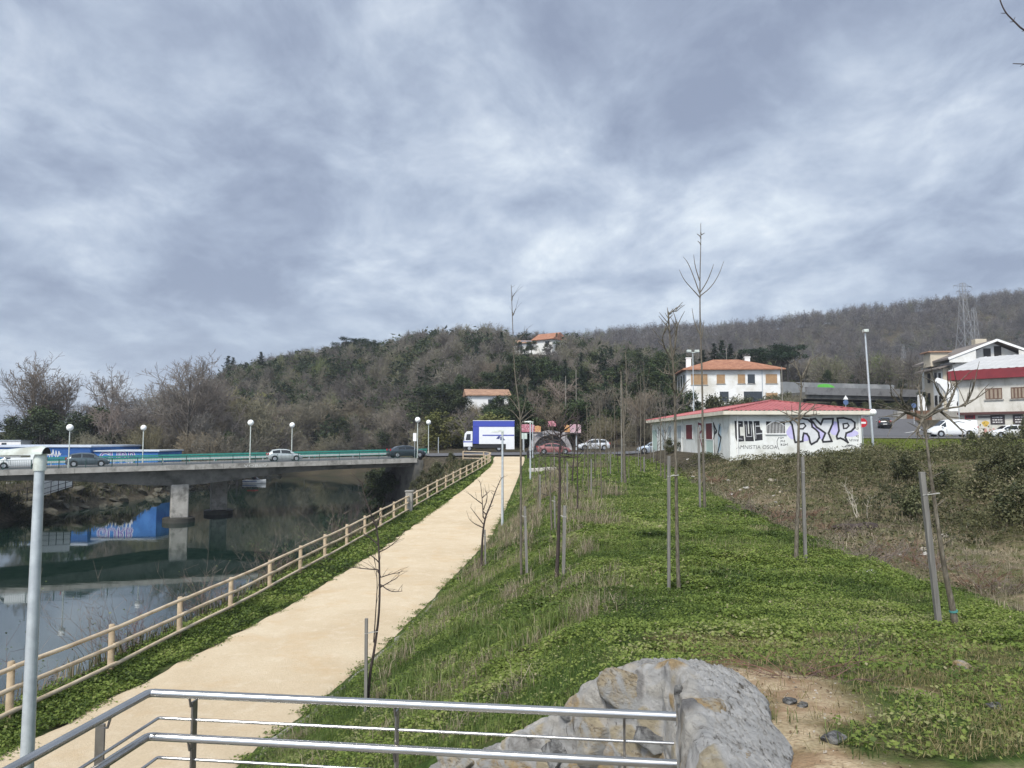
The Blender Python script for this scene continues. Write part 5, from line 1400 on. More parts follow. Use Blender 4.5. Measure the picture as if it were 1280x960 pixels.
def ring_at(S_, x):
    xs_ = [s[0] for s in S_]
    return [float(np.interp(x, xs_, [s[k] for s in S_])) for k in range(1, 6)]
def vehicle(name, label, cat, loc, rz, S_, pm_, wx, wr, sidewin, front, rear, scale=1.0, group=None, mirror=True):
    c = thing(name, label, cat, loc, rz, group); c.scale = (scale,) * 3
    mb = MB(); vs = []
    for s in S_:
        x, zl, zb, zt_, wl_, wt_ = s
        half = [(wl_ * .9, zl), (wl_, zl + .12), (wl_ * 1.0, zb - .12), (wl_ * .965, zb), (wt_, zt_ - .05), (wt_ * .8, zt_)]
        vs += [(x, y, z) for y, z in half] + [(x, -y, z) for y, z in half[::-1]]
    m = 12; n = len(S_)
    fs = [(i * m + k, i * m + (k + 1) % m, (i + 1) * m + (k + 1) % m, (i + 1) * m + k) for i in range(n - 1) for k in range(m)]
    fs += [tuple(range(m)), tuple((n - 1) * m + k for k in range(m))]
    mb.add(vs, fs); body = mb.build('body', pm_, c, smooth=True)
    for (x0, x1) in sidewin:
        for sg in (-1, 1):
            w = MB(); q = []
            k = 8
            for i in range(k + 1):
                x = x0 + (x1 - x0) * i / k; zl, zb, zt_, wl_, wt_ = ring_at(S_, x)
                for f in (0.1, 0.86):
                    q.append((x, sg * (wl_ * .965 + (wt_ - wl_ * .965) * f + 0.012), zb + (zt_ - .05 - zb) * f + 0.006))
            w.add(q, [(2 * i, 2 * i + 2, 2 * i + 3, 2 * i + 1) for i in range(k)])
            w.build('side_window', M['glass'], c)
    for nm, (x0, x1) in (('windscreen', front), ('rear_window', rear)):
        if x0 is None: continue
        w = MB(); q = []; k = 6
        for i in range(k + 1):
            x = x0 + (x1 - x0) * i / k; zl, zb, zt_, wl_, wt_ = ring_at(S_, x)
            for y in (-wt_ * .93, -wt_ * .78, wt_ * .78, wt_ * .93):
                q.append((x + (0.015 if nm == 'windscreen' else -0.015), y, zt_ + 0.014 - (0.03 if abs(y) > wt_ * .8 else 0)))
        w.add(q, [(4 * i + j, 4 * i + j + 1, 4 * i + j + 5, 4 * i + j + 4) for i in range(k) for j in range(3)])
        w.build(nm, M['glass'], c)
    for x in wx:
        zl, zb, zt_, wl_, wt_ = ring_at(S_, x)
        for sg in (-1, 1):
            y = sg * wl_
            a_ = MB(); a_.tube([(x, y - sg * 0.02, wr + .02), (x, y + sg * 0.012, wr + .02)], wr + 0.075, 20); a_.build('wheel_arch', M['dark'], c)
            w = MB(); w.tube([(x, y - sg * .18, wr), (x, y - sg * .0, wr), (x, y + sg * 0.022, wr)], [wr, wr, wr * .93], 22); wo = w.build('wheel', tyre, c, smooth=True)
            r_ = MB(); r_.tube([(x, y + sg * .01, wr), (x, y + sg * .027, wr)], [wr * .68, wr * .62], 18)
            ro = r_.build('rim', rimm, None); ro.parent = wo
    xf, xr = S_[-2][0], S_[1][0]
    zf = S_[-2][2]; zr_ = S_[1][2]
    for sg in (-1, 1):
        l = MB(); l.obox((xf - 0.06, sg * S_[-2][4] * .80, zf - .03), (0.93, -sg * .36, 0), (sg * .36, .93, 0), UP, .06, .15, .075); l.build('headlight', clr, c, bevel=0.02)
        l = MB(); l.obox((xr - 0.02, sg * S_[1][4] * .86, zr_ + .02), (1, 0, 0), (0, 1, 0), UP, .06, .10, .13); l.build('tail_light', redl, c, bevel=0.02)
        if mirror:
            xm = sidewin[-1][1] - .18; q = ring_at(S_, xm)
            l = MB(); l.obox((xm, sg * (q[3] + .09), q[1] + .08), (1, 0, 0), (0, 1, 0), UP, .06, .10, .07); l.build('mirror', pm_, c, bevel=0.02)
    l = MB(); l.obox((xr - .05, 0, .52), (1, 0, 0), (0, 1, 0), UP, .02, .26, .055); l.build('number_plate', M['white'], c)
    l = MB(); l.obox((S_[0][0] + .0, 0, .42), (1, 0, 0), (0, 1, 0), UP, .05, S_[0][4] * .95, .07); l.obox((S_[-1][0] - .02, 0, .40), (1, 0, 0), (0, 1, 0), UP, .05, S_[-1][4] * .95, .06); l.build('bumper', M['dark'], c, bevel=0.02)
    l = MB()
    for xx in (sidewin[0][0] + .02, sidewin[-1][0] - .05, sidewin[-1][1] - .1):
        q = ring_at(S_, xx)
        for sg in (-1, 1): l.box(xx - .008, xx + .008, sg * q[3] - .006 if sg > 0 else sg * q[3] - .006, sg * q[3] + .006, q[0] + .22, q[1] - .1)
    l.build('door_seam', M['dark'], c)
    return c
br = math.atan2(E.y, E.x)
def on_bridge(px, w): return bp(near_s(px, w), w, -0.02)
hw_ = dict(sidewin=((-1.55, -0.62), (-0.52, 0.86)), front=(0.58, 1.06), rear=(-1.96, -1.6))
sw_ = dict(sidewin=((-1.2, -0.42), (-0.32, 1.0)), front=(0.72, 1.18), rear=(-1.62, -1.1))
vehicle('parked_car', 'dark grey hatchback driving on the bridge left of the painted low wall', 'car', on_bridge(111, 4.6), br, HATCH, paint('dark_grey_car_paint', (0.075, 0.10, 0.115)), (-1.3, 1.32), .31, **hw_, scale=1.03).name = 'hatchback_car'
vehicle('hatchback_car', 'silver hatchback in the middle of the bridge', 'car', on_bridge(356, 4.6), br, HATCH, paint('silver_car_paint', (0.52, 0.56, 0.54), 0.3, 0.4), (-1.3, 1.32), .32, **hw_, scale=1.0)
vehicle('saloon_car', 'dark blue saloon at the right end of the bridge', 'car', on_bridge(508, 5.0), br, SALOON, paint('dark_blue_car_paint', (0.03, 0.042, 0.054)), (-1.38, 1.42), .32, **sw_, scale=1.12)
p = bp(near_s(28, 5.0), 5.0, -0.02)
vehicle('delivery_van', 'white van on the bridge behind the nearest lamp head', 'van', p, br + math.pi, VAN, paint('white_van_paint', (0.68, 0.70, 0.68), 0.3, 0), (-1.55, 1.62), .33, sidewin=((1.0, 1.62),), front=(1.0, 1.68), rear=(None, None), scale=0.93)
p = P(1190, 549, 90); 
vehicle('delivery_van', 'white van parked on the road in front of the warehouse', 'van', (p.x, 90, h1(p.x, 90) + 0.17), math.radians(176), VAN, paint('clean_white_van_paint', (0.76, 0.77, 0.77), 0.3, 0), (-1.55, 1.62), .33, sidewin=((1.0, 1.62),), front=(1.0, 1.68), rear=(None, None), scale=1.0)
p = P(1106, 537, 114); zc_ = h1(p.x, 114) + 0.2
vehicle('dark_car', 'dark car seen from behind climbing the road under the viaduct', 'car', (p.x, 114, zc_), math.radians(66), HATCH, paint('black_car_paint', (0.02, 0.022, 0.025)), (-1.3, 1.32), .32, **hw_, scale=1.04).name = 'climbing_car'
p = P(742, 560, 112)
vehicle('hatchback_car', 'silver hatchback parked beyond the grass mound near the path end', 'car', (p.x, 112, -1.78), math.radians(183), HATCH, paint('pale_silver_car_paint', (0.62, 0.63, 0.64), 0.3, 0.3), (-1.3, 1.32), .32, **hw_, scale=1.08)
p = P(692, 568, 108)
vehicle('saloon_car', 'faded red car behind the saplings near the path end', 'car', (p.x, 108, -2.25), math.radians(4), SALOON, paint('faded_red_car_paint', (0.27, 0.10, 0.10), 0.5, 0.0), (-1.38, 1.42), .32, **sw_, scale=1.05)
p = P(817, 560, 100)
vehicle('hatchback_car', 'pale blue grey car half hidden at the far corner of the graffiti building', 'car', (p.x, 100, -2.0), math.radians(178), HATCH, paint('blue_grey_car_paint', (0.40, 0.46, 0.53), 0.3, 0.3), (-1.3, 1.32), .32, **hw_, scale=1.0)
p = P(1262, 553, 86)
vehicle('hatchback_car', 'white car behind the shrubs in front of the warehouse', 'car', (p.x, 86, h1(p.x, 86) + 0.1), math.radians(175), HATCH, paint('white_car_paint', (0.68, 0.69, 0.69), 0.3, 0), (-1.3, 1.32), .32, **hw_)
# box truck
p = P(611, 566, 121)
tr = thing('box_truck', 'white and blue box truck parked across the end of the path', 'truck', (p.x, 121, -2.12), math.radians(3))
Lh = 3.95
wtp = paint('white_truck_paint', (0.72, 0.73, 0.74), 0.35, 0); blt = paint('blue_truck_paint', (0.025, 0.045, 0.34), 0.35, 0)
mb = MB(); mb.box(-1.55, Lh, -1.2, 1.2, 1.15, 3.82); mb.build('box_body', wtp, tr, bevel=0.03)
mb = MB(); mb.box(-2.5, Lh + 0.02, -1.24, 1.24, 3.823, 4.75); mb.build('upper_body', blt, tr, bevel=0.03)
mb = MB(); mb.box(-2.5, -1.56, -1.22, 1.22, 1.2, 3.82); mb.build('front_bulkhead', blt, tr)
mb = MB(); mb.box(-2.52, Lh + 0.03, -1.26, 1.26, 4.753, 4.83); mb.build('roof_edge', wtp, tr)
mb = MB(); mb.box(-1.0, Lh - 0.05, -1.215, -1.204, 2.42, 2.60); mb.build('blue_stripe', blt, tr)
mb = MB(); mb.prism([(1.1, 1.95), (1.45, 2.38), (1.75, 2.38), (1.6, 1.95)], (0, -1.204, 0), (1, 0, 0), (0, 0, 1), (0, -1, 0), 0.012); mb.prism([(1.75, 1.75), (1.75, 2.3), (2.1, 2.3), (2.5, 1.75)], (0, -1.204, 0), (1, 0, 0), (0, 0, 1), (0, -1, 0), 0.012); mb.build('emblem', pm('dark_blue_emblem', (0.03, 0.04, 0.16), None, 2), tr)
mb = MB(); mb.box(2.62, Lh, -1.25, -1.21, 0.35, 1.9); mb.build('tail_panel', wtp, tr)
mb = MB(); prof_c = [(-3.95, .75), (-3.98, 1.55), (-3.75, 2.75), (-3.45, 3.1), (-2.55, 3.15), (-2.55, .75)]
mb.prism(prof_c, (0, 1.15, 0), (1, 0, 0), (0, 0, 1), (0, -1, 0), 2.3); cab = mb.build('cab', wtp, tr, bevel=0.05)
mb = MB(); mb.prism([(-3.62, 1.75), (-3.45, 2.7), (-2.85, 2.7), (-2.85, 1.75)], (0, -1.152, 0), (1, 0, 0), (0, 0, 1), (0, -1, 0), 0.012); mb.build('side_window', M['glass'], tr)
mb = MB(); mb.add([(-3.965, -1.0, 1.75), (-3.965, 1.0, 1.75), (-3.79, 1.0, 2.7), (-3.79, -1.0, 2.7)], [(0, 1, 2, 3)]); mb.build('windscreen', M['glass'], tr)
mb = MB(); mb.box(-4.0, -2.56, -1.166, -1.153, 1.42, 1.58); mb.box(-4.02, -3.985, -1.1, 1.1, 1.42, 1.58); mb.build('cab_stripe', blt, tr)
mb = MB(); mb.box(-3.95, Lh, -0.95, 0.95, 0.62, 1.12); mb.box(-2.5, 2.5, -1.15, -0.96, 0.55, 1.0); mb.build('chassis', M['dark'], tr)
mb = MB(); mb.box(-4.05, -3.7, -1.15, 1.15, 0.35, 0.74); mb.build('bumper', M['dark'], tr, bevel=0.04)
for x in (-3.05, 1.55):
    for sg in (-1, 1):
        w = MB(); w.tube([(x, sg * .75, .48), (x, sg * 1.12, .48)], .48, 22); wo = w.build('wheel', tyre, tr, smooth=True)
        r_ = MB(); r_.tube([(x, sg * 1.1, .48), (x, sg * 1.135, .48)], [.27, .24], 16); ro = r_.build('rim', rimm, None); ro.parent = wo
mb = MB(); mb.box(-3.95, -3.9, -1.32, -1.18, 1.7, 2.3); mb.build('mirror', M['dark'], tr)
# ------------------------------------------------------------------ saplings on the mound
bark = None
t = NT('sapling_bark')
c = t.ramp(t.noise(1, 6, 0.7, t.mapping((30, 30, 7))), [(0.3, (0.05, 0.043, 0.033)), (0.5, (0.12, 0.105, 0.08)), (0.72, (0.22, 0.20, 0.16))])
t.base(c); t.set(0.9, 0, 0.15); t.bump(t.noise(40, 5), 0.4, 0.01); bark = t.m
barkpale = pm('pale_sapling_bark', (0.15, 0.13, 0.10), (0.07, 0.062, 0.048), 12, 0.9)
barkdark = pm('dark_sapling_bark', (0.06, 0.045, 0.04), (0.03, 0.023, 0.022), 12, 0.85)
stakem = None
t = NT('grey_stake')
c = t.ramp(t.noise(1, 5, 0.6, t.mapping((25, 25, 1.5))), [(0.3, (0.11, 0.105, 0.095)), (0.7, (0.22, 0.21, 0.19))])
t.base(c); t.set(0.9, 0, 0.15); stakem = t.m
tiem = pm('tie_cord', (0.45, 0.44, 0.40), None, 5)
def px_line(pts, Y, dys=None):
    return [P(a, b, Y + (dys[i] if dys else 0)) for i, (a, b) in enumerate(pts)]
def smooth_pts(pts, it=2):
    for _ in range(it):
        q = [pts[0]]
        for a, b in zip(pts[:-1], pts[1:]): q += [a.lerp(b, .25), a.lerp(b, .75)]
        q.append(pts[-1]); pts = q
    return pts
def sapling(label, Y, trunk, r0, branches=(), r1=0.006, stakes=(), m=None, twigs=0, seed=1, cat='young tree', tie=True):
    twigs = int(twigs * 2.6); stakes = [(a_, b_, w_ * .86) for a_, b_, w_ in stakes]
    rnd = random.Random(seed); m = m or bark
    base = P(trunk[0][0], trunk[0][1], Y); gz_ = h1(base.x, base.y)
    s = thing('sapling', label, cat, (base.x, base.y, gz_), 0, 'young trees planted on the grass mound')
    tp = px_line(trunk, Y)
    tp[0].z = min(tp[0].z, gz_) - 0.05
    tp = smooth_pts(tp, 2); n = len(tp)
    mb = MB(); mb.tube(tp, [r0 + (r1 - r0) * (i / (n - 1)) ** 0.8 for i in range(n)], 8)
    for i in range(twigs):
        k = rnd.randint(int(len(tp) * .45), len(tp) - 2); L_ = rnd.uniform(.08, .3)
        dd = Vector((rnd.uniform(-1, 1), rnd.uniform(-1, 1), rnd.uniform(.1, 1))).normalized(); e = tp[k] + dd * L_
        mb.tube([tp[k], tp[k].lerp(e, .5), e], [r1 * .8, r1 * .6, r1 * .3], 4)
    mb.build('trunk', m, s, world=True, smooth=True)
    for k, b in enumerate(branches):
        br = MB()
        d = rnd.uniform(-0.35, 0.35)
        dys = [d * i / (len(b) - 1) for i in range(len(b))]
        q = smooth_pts(px_line(b, Y, dys), 2); n = len(q)
        near_ = min(tp, key=lambda v: (v - q[0]).length)
        if (near_ - q[0]).length < .25: q[0] = near_.copy()
        rb = r0 * 0.42
        br.tube(q, [rb + (r1 * 0.6 - rb) * (i / (n - 1)) for i in range(n)], 6)
        for i in range(2, n, 2):
            if twigs and rnd.random() < 0.9:
                L_ = rnd.uniform(.10, .35); dd = (q[i] - q[i - 1]).normalized() + Vector((rnd.uniform(-.9, .9), rnd.uniform(-.8, .8), rnd.uniform(-.2, .8)))
                dd.normalize(); e = q[i] + dd * L_; br.tube([q[i], q[i].lerp(e, .5) + Vector((0, 0, .01)), e], [r1 * .7, r1 * .55, r1 * .3], 4)
        br.build('branch', m, s, world=True, smooth=True)
    for (a, b, w) in stakes:
        p0 = P(a[0], a[1], Y - 0.08); p1 = P(b[0], b[1], Y - 0.08 + .02)
        p0.z = min(p0.z, h1(p0.x, p0.y)) - 0.1
        st_ = MB(); dd = (p1 - p0).normalized(); sx = dd.cross(Vector((0, 1, 0))).normalized(); sy = sx.cross(dd)
        st_.obox((p0 + p1) / 2, sx, sy, dd, w, w, (p1 - p0).length / 2)
        stk = tag(st_.build('stake', stakem, None, bevel=0.004), 'grey stake of the ' + ' '.join(label.split()[:12]), 'stake', 'grey stakes beside the young trees')
        if tie:
            q = p0.lerp(p1, .86); zt_ = q.z
            # nearest trunk point at that height
            tq = min(tp, key=lambda v: abs(v.z - zt_))
            c_ = MB(); c_.tube([q - sx * w * 1.1 - sy * w * 1.1, q + sx * w * 1.1 - sy * w * 1.1, Vector((tq.x + r0, tq.y - r0, zt_ + .02)), Vector((tq.x, tq.y + r0 * 1.2, zt_ + .03)), q + sy * w * 1.1 - sx * w], 0.006, 5)
            o = c_.build('tie', tiem, stk)
    return s
def yh(px, py): return hit(px, py).y

sapling('thin dark leaning sapling with side twigs in front of the near stretch of the path', 12.6,
  [(459, 890), (462, 843), (468, 813), (475, 760), (474, 693), (472, 663), (465, 647), (455, 618), (452, 602)], 0.028,
  [[(475, 730), (488, 740), (503, 739)], [(475, 722), (490, 717), (500, 716)], [(474, 690), (485, 685), (497, 675)], [(473, 712), (455, 711), (441, 709)], [(472, 680), (462, 672), (455, 668)], [(474, 735), (486, 728), (497, 722)], [(471, 700), (458, 690)], [(467, 805), (470, 760), (472, 725), (468, 697)], [(470, 662), (474, 648), (477, 640)]], 0.005,
  [((457, 900), (458, 773), .028)], barkdark, 12, 3)
sapling('small forked sapling at the path edge left of the near grey lamp', yh(603, 712),
  [(602, 715), (602, 687), (605, 650), (613, 632), (620, 612), (627, 597)], 0.055,
  [[(604, 648), (603, 627), (601, 606), (600, 602)], [(604, 655), (594, 642), (588, 634)], [(603, 640), (610, 622), (607, 612)], [(603, 630), (592, 622), (587, 618)], [(603, 622), (612, 614)], [(605, 660), (593, 655), (586, 648)]], 0.008,
  [((607, 713), (606, 662), .035)], barkdark, 14, 4)
sapling('tall thin sapling with a whorl of branches rising between truck and painted panels', yh(653, 722),
  [(652, 722), (651, 690), (651, 611), (651, 560), (651, 527), (648, 500), (643, 465), (641, 410), (639, 356)], 0.042,
  [[(651, 527), (642, 515), (634, 511)], [(651, 525), (662, 514), (670, 508)], [(651, 523), (657, 500), (660, 486), (660, 461)], [(650, 515), (640, 500), (636, 497)], [(651, 530), (663, 520), (668, 519)], [(641, 395), (645, 385)], [(640, 372), (644, 366)], [(642, 430), (655, 418), (660, 410)]], 0.006,
  [((659, 722), (656, 633), .04)], barkpale, 6, 5)
sapling('crooked sapling with a tangled pollard crown in front of the red car', yh(697, 730),
  [(695, 731), (698, 680), (699, 632), (700, 600), (699, 569), (701, 552), (700, 536)], 0.05,
  [[(699, 570), (685, 570), (675, 570)], [(699, 571), (712, 571), (728, 571)], [(700, 548), (690, 537), (682, 523)], [(700, 545), (708, 530), (718, 515)], [(701, 540), (712, 534), (724, 523)], [(700, 540), (694, 525), (692, 520)], [(700, 538), (703, 528), (708, 512)], [(700, 552), (684, 548), (672, 556)], [(701, 543), (690, 545), (680, 536)], [(702, 545), (716, 541), (725, 546)], [(708, 528), (716, 523), (728, 521)]], 0.009,
  [((704, 727), (706, 632), .04)], barkdark, 10, 6)
sapling('thin leaning sapling just right of the tangled one', yh(716, 604),
  [(715, 604), (717, 575), (719, 550), (722, 519)], 0.06, [[(719, 560), (714, 545)], [(720, 540), (727, 528)]], 0.02, [], barkdark, 6, 7)
sapling('slim bare stem left of the tangled sapling', yh(689, 665), [(690, 665), (688, 620), (688, 574)], 0.05, [[(688, 620), (678, 618)], [(688, 590), (681, 582)]], 0.012, [((694, 664), (693, 620), .035)], bark, 4, 8)
sapling('dead looking twin stem sapling in the middle of the mound', yh(781, 606),
  [(782, 612), (780, 580), (780, 548), (779, 520), (778, 494), (776, 463)], 0.12,
  [[(780, 530), (783, 500), (783, 470), (782, 439)], [(779, 515), (772, 500), (769, 492)], [(783, 480), (786, 465)], [(780, 545), (790, 525), (792, 510)]], 0.03,
  [((777, 606), (777, 548), .05)], bark, 5, 9)
sapling('broken topped sapling with a hooked side branch beside the nearest grey stake', yh(848, 742),
  [(849, 744), (847, 700), (846, 652), (845, 590), (844, 540), (844, 507), (842, 457), (838, 430), (837, 415), (835, 389)], 0.040,
  [[(840, 450), (833, 439), (829, 430), (828, 420), (832, 412)], [(842, 445), (845, 425), (846, 412), (848, 404)], [(836, 392), (841, 389), (846, 389)], [(843, 470), (834, 467), (828, 466)], [(844, 500), (851, 492), (856, 480)], [(844, 490), (838, 480)], [(845, 515), (852, 507), (861, 505)]], 0.012,
  [((836, 746), (836, 570), .030)], bark, 10, 10)
sapling('tallest sapling, straight and slim with upswept branches against the sky', yh(880, 636),
  [(881, 638), (880, 600), (879, 569), (878, 520), (878, 486), (876, 423), (875, 395), (875, 369), (875, 340), (876, 310), (876, 279)], 0.066,
  [[(875, 372), (866, 362), (855, 350), (849, 337)], [(875, 368), (868, 348), (860, 328), (854, 321)], [(875, 370), (888, 360), (898, 345), (905, 326)], [(875, 366), (884, 352), (890, 337), (892, 330)], [(875, 352), (869, 334), (867, 318)], [(876, 296), (871, 292)], [(876, 294), (881, 291)], [(876, 305), (872, 301)], [(876, 420), (868, 404), (865, 385)], [(877, 425), (880, 400)]], 0.010,
  [((875, 634), (873, 534), .045)], barkpale, 0, 11)
sapling('sapling with a pale sleeve and short forked top before the black block letters', yh(1000, 704),
  [(995, 708), (996, 660), (998, 627), (998, 580), (998, 537), (1000, 505), (1002, 485), (1001, 473)], 0.058,
  [[(1002, 475), (997, 463), (993, 450)], [(1002, 474), (1007, 462), (1013, 451)], [(1002, 476), (1006, 470), (1010, 462), (1010, 452)], [(998, 521), (987, 527), (973, 529)], [(999, 519), (1010, 521), (1021, 518)], [(998, 530), (985, 518), (978, 515)], [(999, 525), (1008, 515), (1017, 511)]], 0.012,
  [((1007, 706), (1003, 571), .038)], bark, 6, 12)
sapling('stout sapling with a broad spreading pollard crown beside the leaning stake', yh(1193, 782),
  [(1195, 784), (1190, 755), (1184, 729), (1177, 690), (1170, 640), (1163, 590), (1158, 550), (1153, 521)], 0.050,
  [[(1153, 524), (1142, 517), (1133, 515), (1123, 504), (1114, 495)], [(1142, 517), (1128, 513), (1118, 512)], [(1138, 516), (1130, 505), (1125, 492)], [(1153, 522), (1151, 502), (1148, 480)], [(1154, 522), (1165, 514), (1178, 503), (1184, 492), (1186, 480)], [(1155, 524), (1170, 515), (1185, 510), (1205, 508), (1228, 493)], [(1184, 509), (1192, 492), (1196, 478)], [(1205, 508), (1214, 492), (1219, 476)], [(1152, 527), (1147, 536), (1145, 545)], [(1173, 512), (1190, 526), (1205, 541)], [(1180, 500), (1172, 488), (1168, 478)], [(1133, 515), (1120, 525), (1112, 530)], [(1153, 524), (1146, 540), (1152, 548)]], 0.010,
  [((1175, 787), (1152, 590), .037)], bark, 8, 13)
# band of blue-green tape round the stout sapling
ps = P(1192, 764, yh(1193, 782))
sp_ = [o for o in bpy.data.objects if o.get('label', '').startswith('stout sapling')][0]
mb = MB(); mb.tube([ps + Vector((0, 0, -.012)), ps + Vector((-.004, 0, .012))], 0.052, 10); mb.build('tape', pm('turquoise_tape', (0.07, 0.24, 0.23), None, 3), sp_, world=True)
# farther, smaller saplings traced one by one
far = [(731, 585, 545, 'short bare stem left of the silver car'), (745, 590, 500, 'slim bare stem in front of the silver hatchback'), (757, 578, 508, 'pale slim stem right of the silver hatchback'), (769, 575, 470, 'bare pale stem left of the twin stem sapling'),
       (801, 592, 470, 'dark slender stem behind the short stake near the hut end'), (806, 586, 452, 'pale slender stem by the far end of the red roof'), (813, 580, 500, 'thin stem before the pale green door of the hut'), (826, 598, 480, 'thin bare stem in front of the grey hut door'), (831, 600, 520, 'short stem beside the dark shrub at the hut wall'), (739, 575, 520, 'leafy topped slim stem near the red car bonnet'), (764, 568, 520, 'very thin stem farthest along the mound')]
for i, (px, py, top, lab) in enumerate(far):
    rnd = random.Random(40 + i); Y = min(yh(px, py), 92)
    kx = rnd.uniform(-4, 4)
    sapling(lab, Y, [(px, py), (px + kx * .3, py + (top - py) * .4), (px + kx * .2, py + (top - py) * .7), (px + kx, top)], 0.055,
      [[(px + kx * .3, py + (top - py) * f), (px + sg * rnd.uniform(3, 7), py + (top - py) * (f + .12)), (px + sg * rnd.uniform(5, 10), py + (top - py) * (f + .25))] for f, sg in ((.55, 1), (.6, -1), (.7, 1), (.75, -1))], 0.012,
      [((px + 4, py), (px + 4, py - 45 * 35 / Y * .8), .05)] if i % 2 == 0 else [], barkpale if i % 3 else bark, 5, 60 + i, tie=False)
rs_ = random.Random(17)
mid = [(672, 640), (683, 622), (694, 612), (706, 628), (722, 640), (728, 606), (736, 622), (744, 604), (752, 626), (760, 596), (773, 592), (786, 600), (795, 584), (820, 588), (668, 600), (690, 592), (705, 590), (748, 578)]
midlab = ['first', 'second', 'third']
for i, (px, py) in enumerate(mid):
    Y = yh(px, py); top = py - rs_.uniform(2.6, 4.6) * F / Y; kx = rs_.uniform(-5, 5); hh_ = py - top
    side = 'left' if px < 700 else ('middle' if px < 755 else 'right')
    brs = []
    for f in (.38, .46, .54, .62, .70, .78, .86):
        sg = rs_.choice((-1, 1)); r_ = rs_.uniform(.10, .22) * hh_ * (1.15 - f)
        brs.append([(px + kx * f, py - hh_ * f), (px + kx * f + sg * r_ * .6, py - hh_ * f - r_ * .5), (px + kx * f + sg * r_, py - hh_ * f - r_ * 1.2)])
    s_ = sapling('slender leafless sapling among the crowded stems in the %s part of the far mound' % side, Y, [(px, py), (px + kx * .4, py - hh_ * .4), (px + kx * .6, py - hh_ * .7), (px + kx, top)], .035, brs, .010,
        [((px + 3, py), (px + 3, py - 1.9 * F / Y), .04)] if i % 3 == 0 else [], (bark, barkdark, barkpale)[i % 3], 3, 400 + i, tie=False)
    s_['group'] = 'crowded saplings in the %s part of the far mound' % side
# tree outside the frame whose twigs hang in at the top right
ovh = thing('bare_tree', 'bare twigs of a near tree reaching in at the top right corner', 'tree', (4.15, 5.2, h1(4.15, 5.2)))
mb = MB(); tp = smooth_pts([Vector((4.15, 5.2, h1(4.15, 5.2) - .1)), Vector((4.2, 5.2, 0)), Vector((4.3, 5.15, 1.8)), Vector((4.2, 5.2, 4.2))], 2)
mb.tube(tp, [0.06 * (1 - .75 * i / (len(tp) - 1)) for i in range(len(tp))], 8); mb.build('trunk', bark, ovh, world=True, smooth=True)
mb = MB()
for pts, r in (([(1408, 118), (1340, 70), (1280, 39), (1267, 26), (1256, 15), (1249, -2), (1244, -22)], .0075), ([(1400, 150), (1340, 96), (1300, 82), (1280, 80), (1266, 79.5)], .006), ([(1267, 27), (1262, 27.5)], .003), ([(1267, 26), (1269, 21)], .003), ([(1257, 16.5), (1251, 16.5)], .003), ([(1280, 38.5), (1277, 39.5)], .003), ([(1280, 80.5), (1275, 83)], .003)):
    q = smooth_pts([P(a, b, 5.2) for a, b in pts], 2); n = len(q)
    mb.tube(q, [r * (1 - .6 * i / (n - 1)) for i in range(n)], 6)
mb.build('branches', barkdark, ovh, world=True, smooth=True)

# ------------------------------------------------------------------ scattered leaves, blades and twigs (numpy)
def leaf_mesh(name, pos, size, up=0.6, seed=0, val=None, aspect=0.55):
    """one small four-sided leaf per position, facing mostly upward by 'up'"""
    r = np.random.RandomState(seed); n = len(pos)
    nrm = r.normal(size=(n, 3)); nrm[:, 2] = np.abs(nrm[:, 2]) + up * 2.2; nrm /= np.linalg.norm(nrm, axis=1)[:, None]
    tv = r.normal(size=(n, 3)); tv -= nrm * (tv * nrm).sum(1)[:, None]; tv /= np.linalg.norm(tv, axis=1)[:, None]
    b = np.cross(nrm, tv); s = np.asarray(size)[:, None]
    fold = nrm * s * 0.12
    v = np.stack([pos - tv * s * .5, pos + b * s * aspect * .5 + fold, pos + tv * s * .5, pos - b * s * aspect * .5 + fold], 1)
    idx = np.arange(n * 4).reshape(n, 4)
    return np_mesh(name, v, [idx], val if val is not None else r.rand(n))
def blade_mesh(name, pos, h, w, lean=0.5, seed=0, val=None):
    r = np.random.RandomState(seed); n = len(pos)
    a = r.rand(n) * 2 * np.pi; d = np.stack([np.cos(a), np.sin(a), 0 * a], 1)
    p = np.stack([-np.sin(a + r.normal(size=n) * .4), np.cos(a), 0 * a], 1)
    h = np.asarray(h)[:, None]; w = np.asarray(w)[:, None]; l = (r.rand(n) ** 1.2 * lean)[:, None]
    up = np.array([0, 0, 1.0])
    m1 = pos + up * h * .55 + d * h * l * .3; m2 = pos + up * h * (.92 - .35 * l) + d * h * l * 1.0
    v = np.stack([pos - p * w / 2, pos + p * w / 2, m1 + p * w * .42, m1 - p * w * .42, m2], 1)
    idx = np.arange(n * 5).reshape(n, 5)
    return np_mesh(name, v, [idx[:, :4], idx[:, [3, 2, 4]]], np.repeat((val if val is not None else r.rand(n))[None], 2, 0).ravel())
def visible(x, y, z, m=170):
    fw = y * CP + z * SP; up = -y * SP + z * CP
    px = 640 + F * x / np.maximum(fw, .1); py = 480 - F * up / np.maximum(fw, .1)
    return (px > -m) & (px < 1280 + m) & (py < 960 + m) & (fw > 1)
def scatter(n, x0, x1, y0, y1, seed, mask=None, power=1.0):
    r = np.random.RandomState(seed)
    y = y0 + (y1 - y0) * r.rand(n) ** power; x = x0 + (x1 - x0) * r.rand(n)
    z = H(x, y); k = visible(x, y, z)
    if mask is not None: k &= mask(x, y)
    return np.stack([x[k], y[k], z[k]], 1)
def nodeat(y, a): return np.interp(y, Ys, a)
def right_of_path(x, y): return x > nodeat(y, pathR) + 0.03 + .16 * (fbm(y * 1.6, y * 0 + 2.2) - .47) * 2
def in_mound(x, y): return right_of_path(x, y) & (x < nodeat(y, c10x) + 0.7 * fbm(x * .9, y * .9) * 2) & (wallmask(x, y))
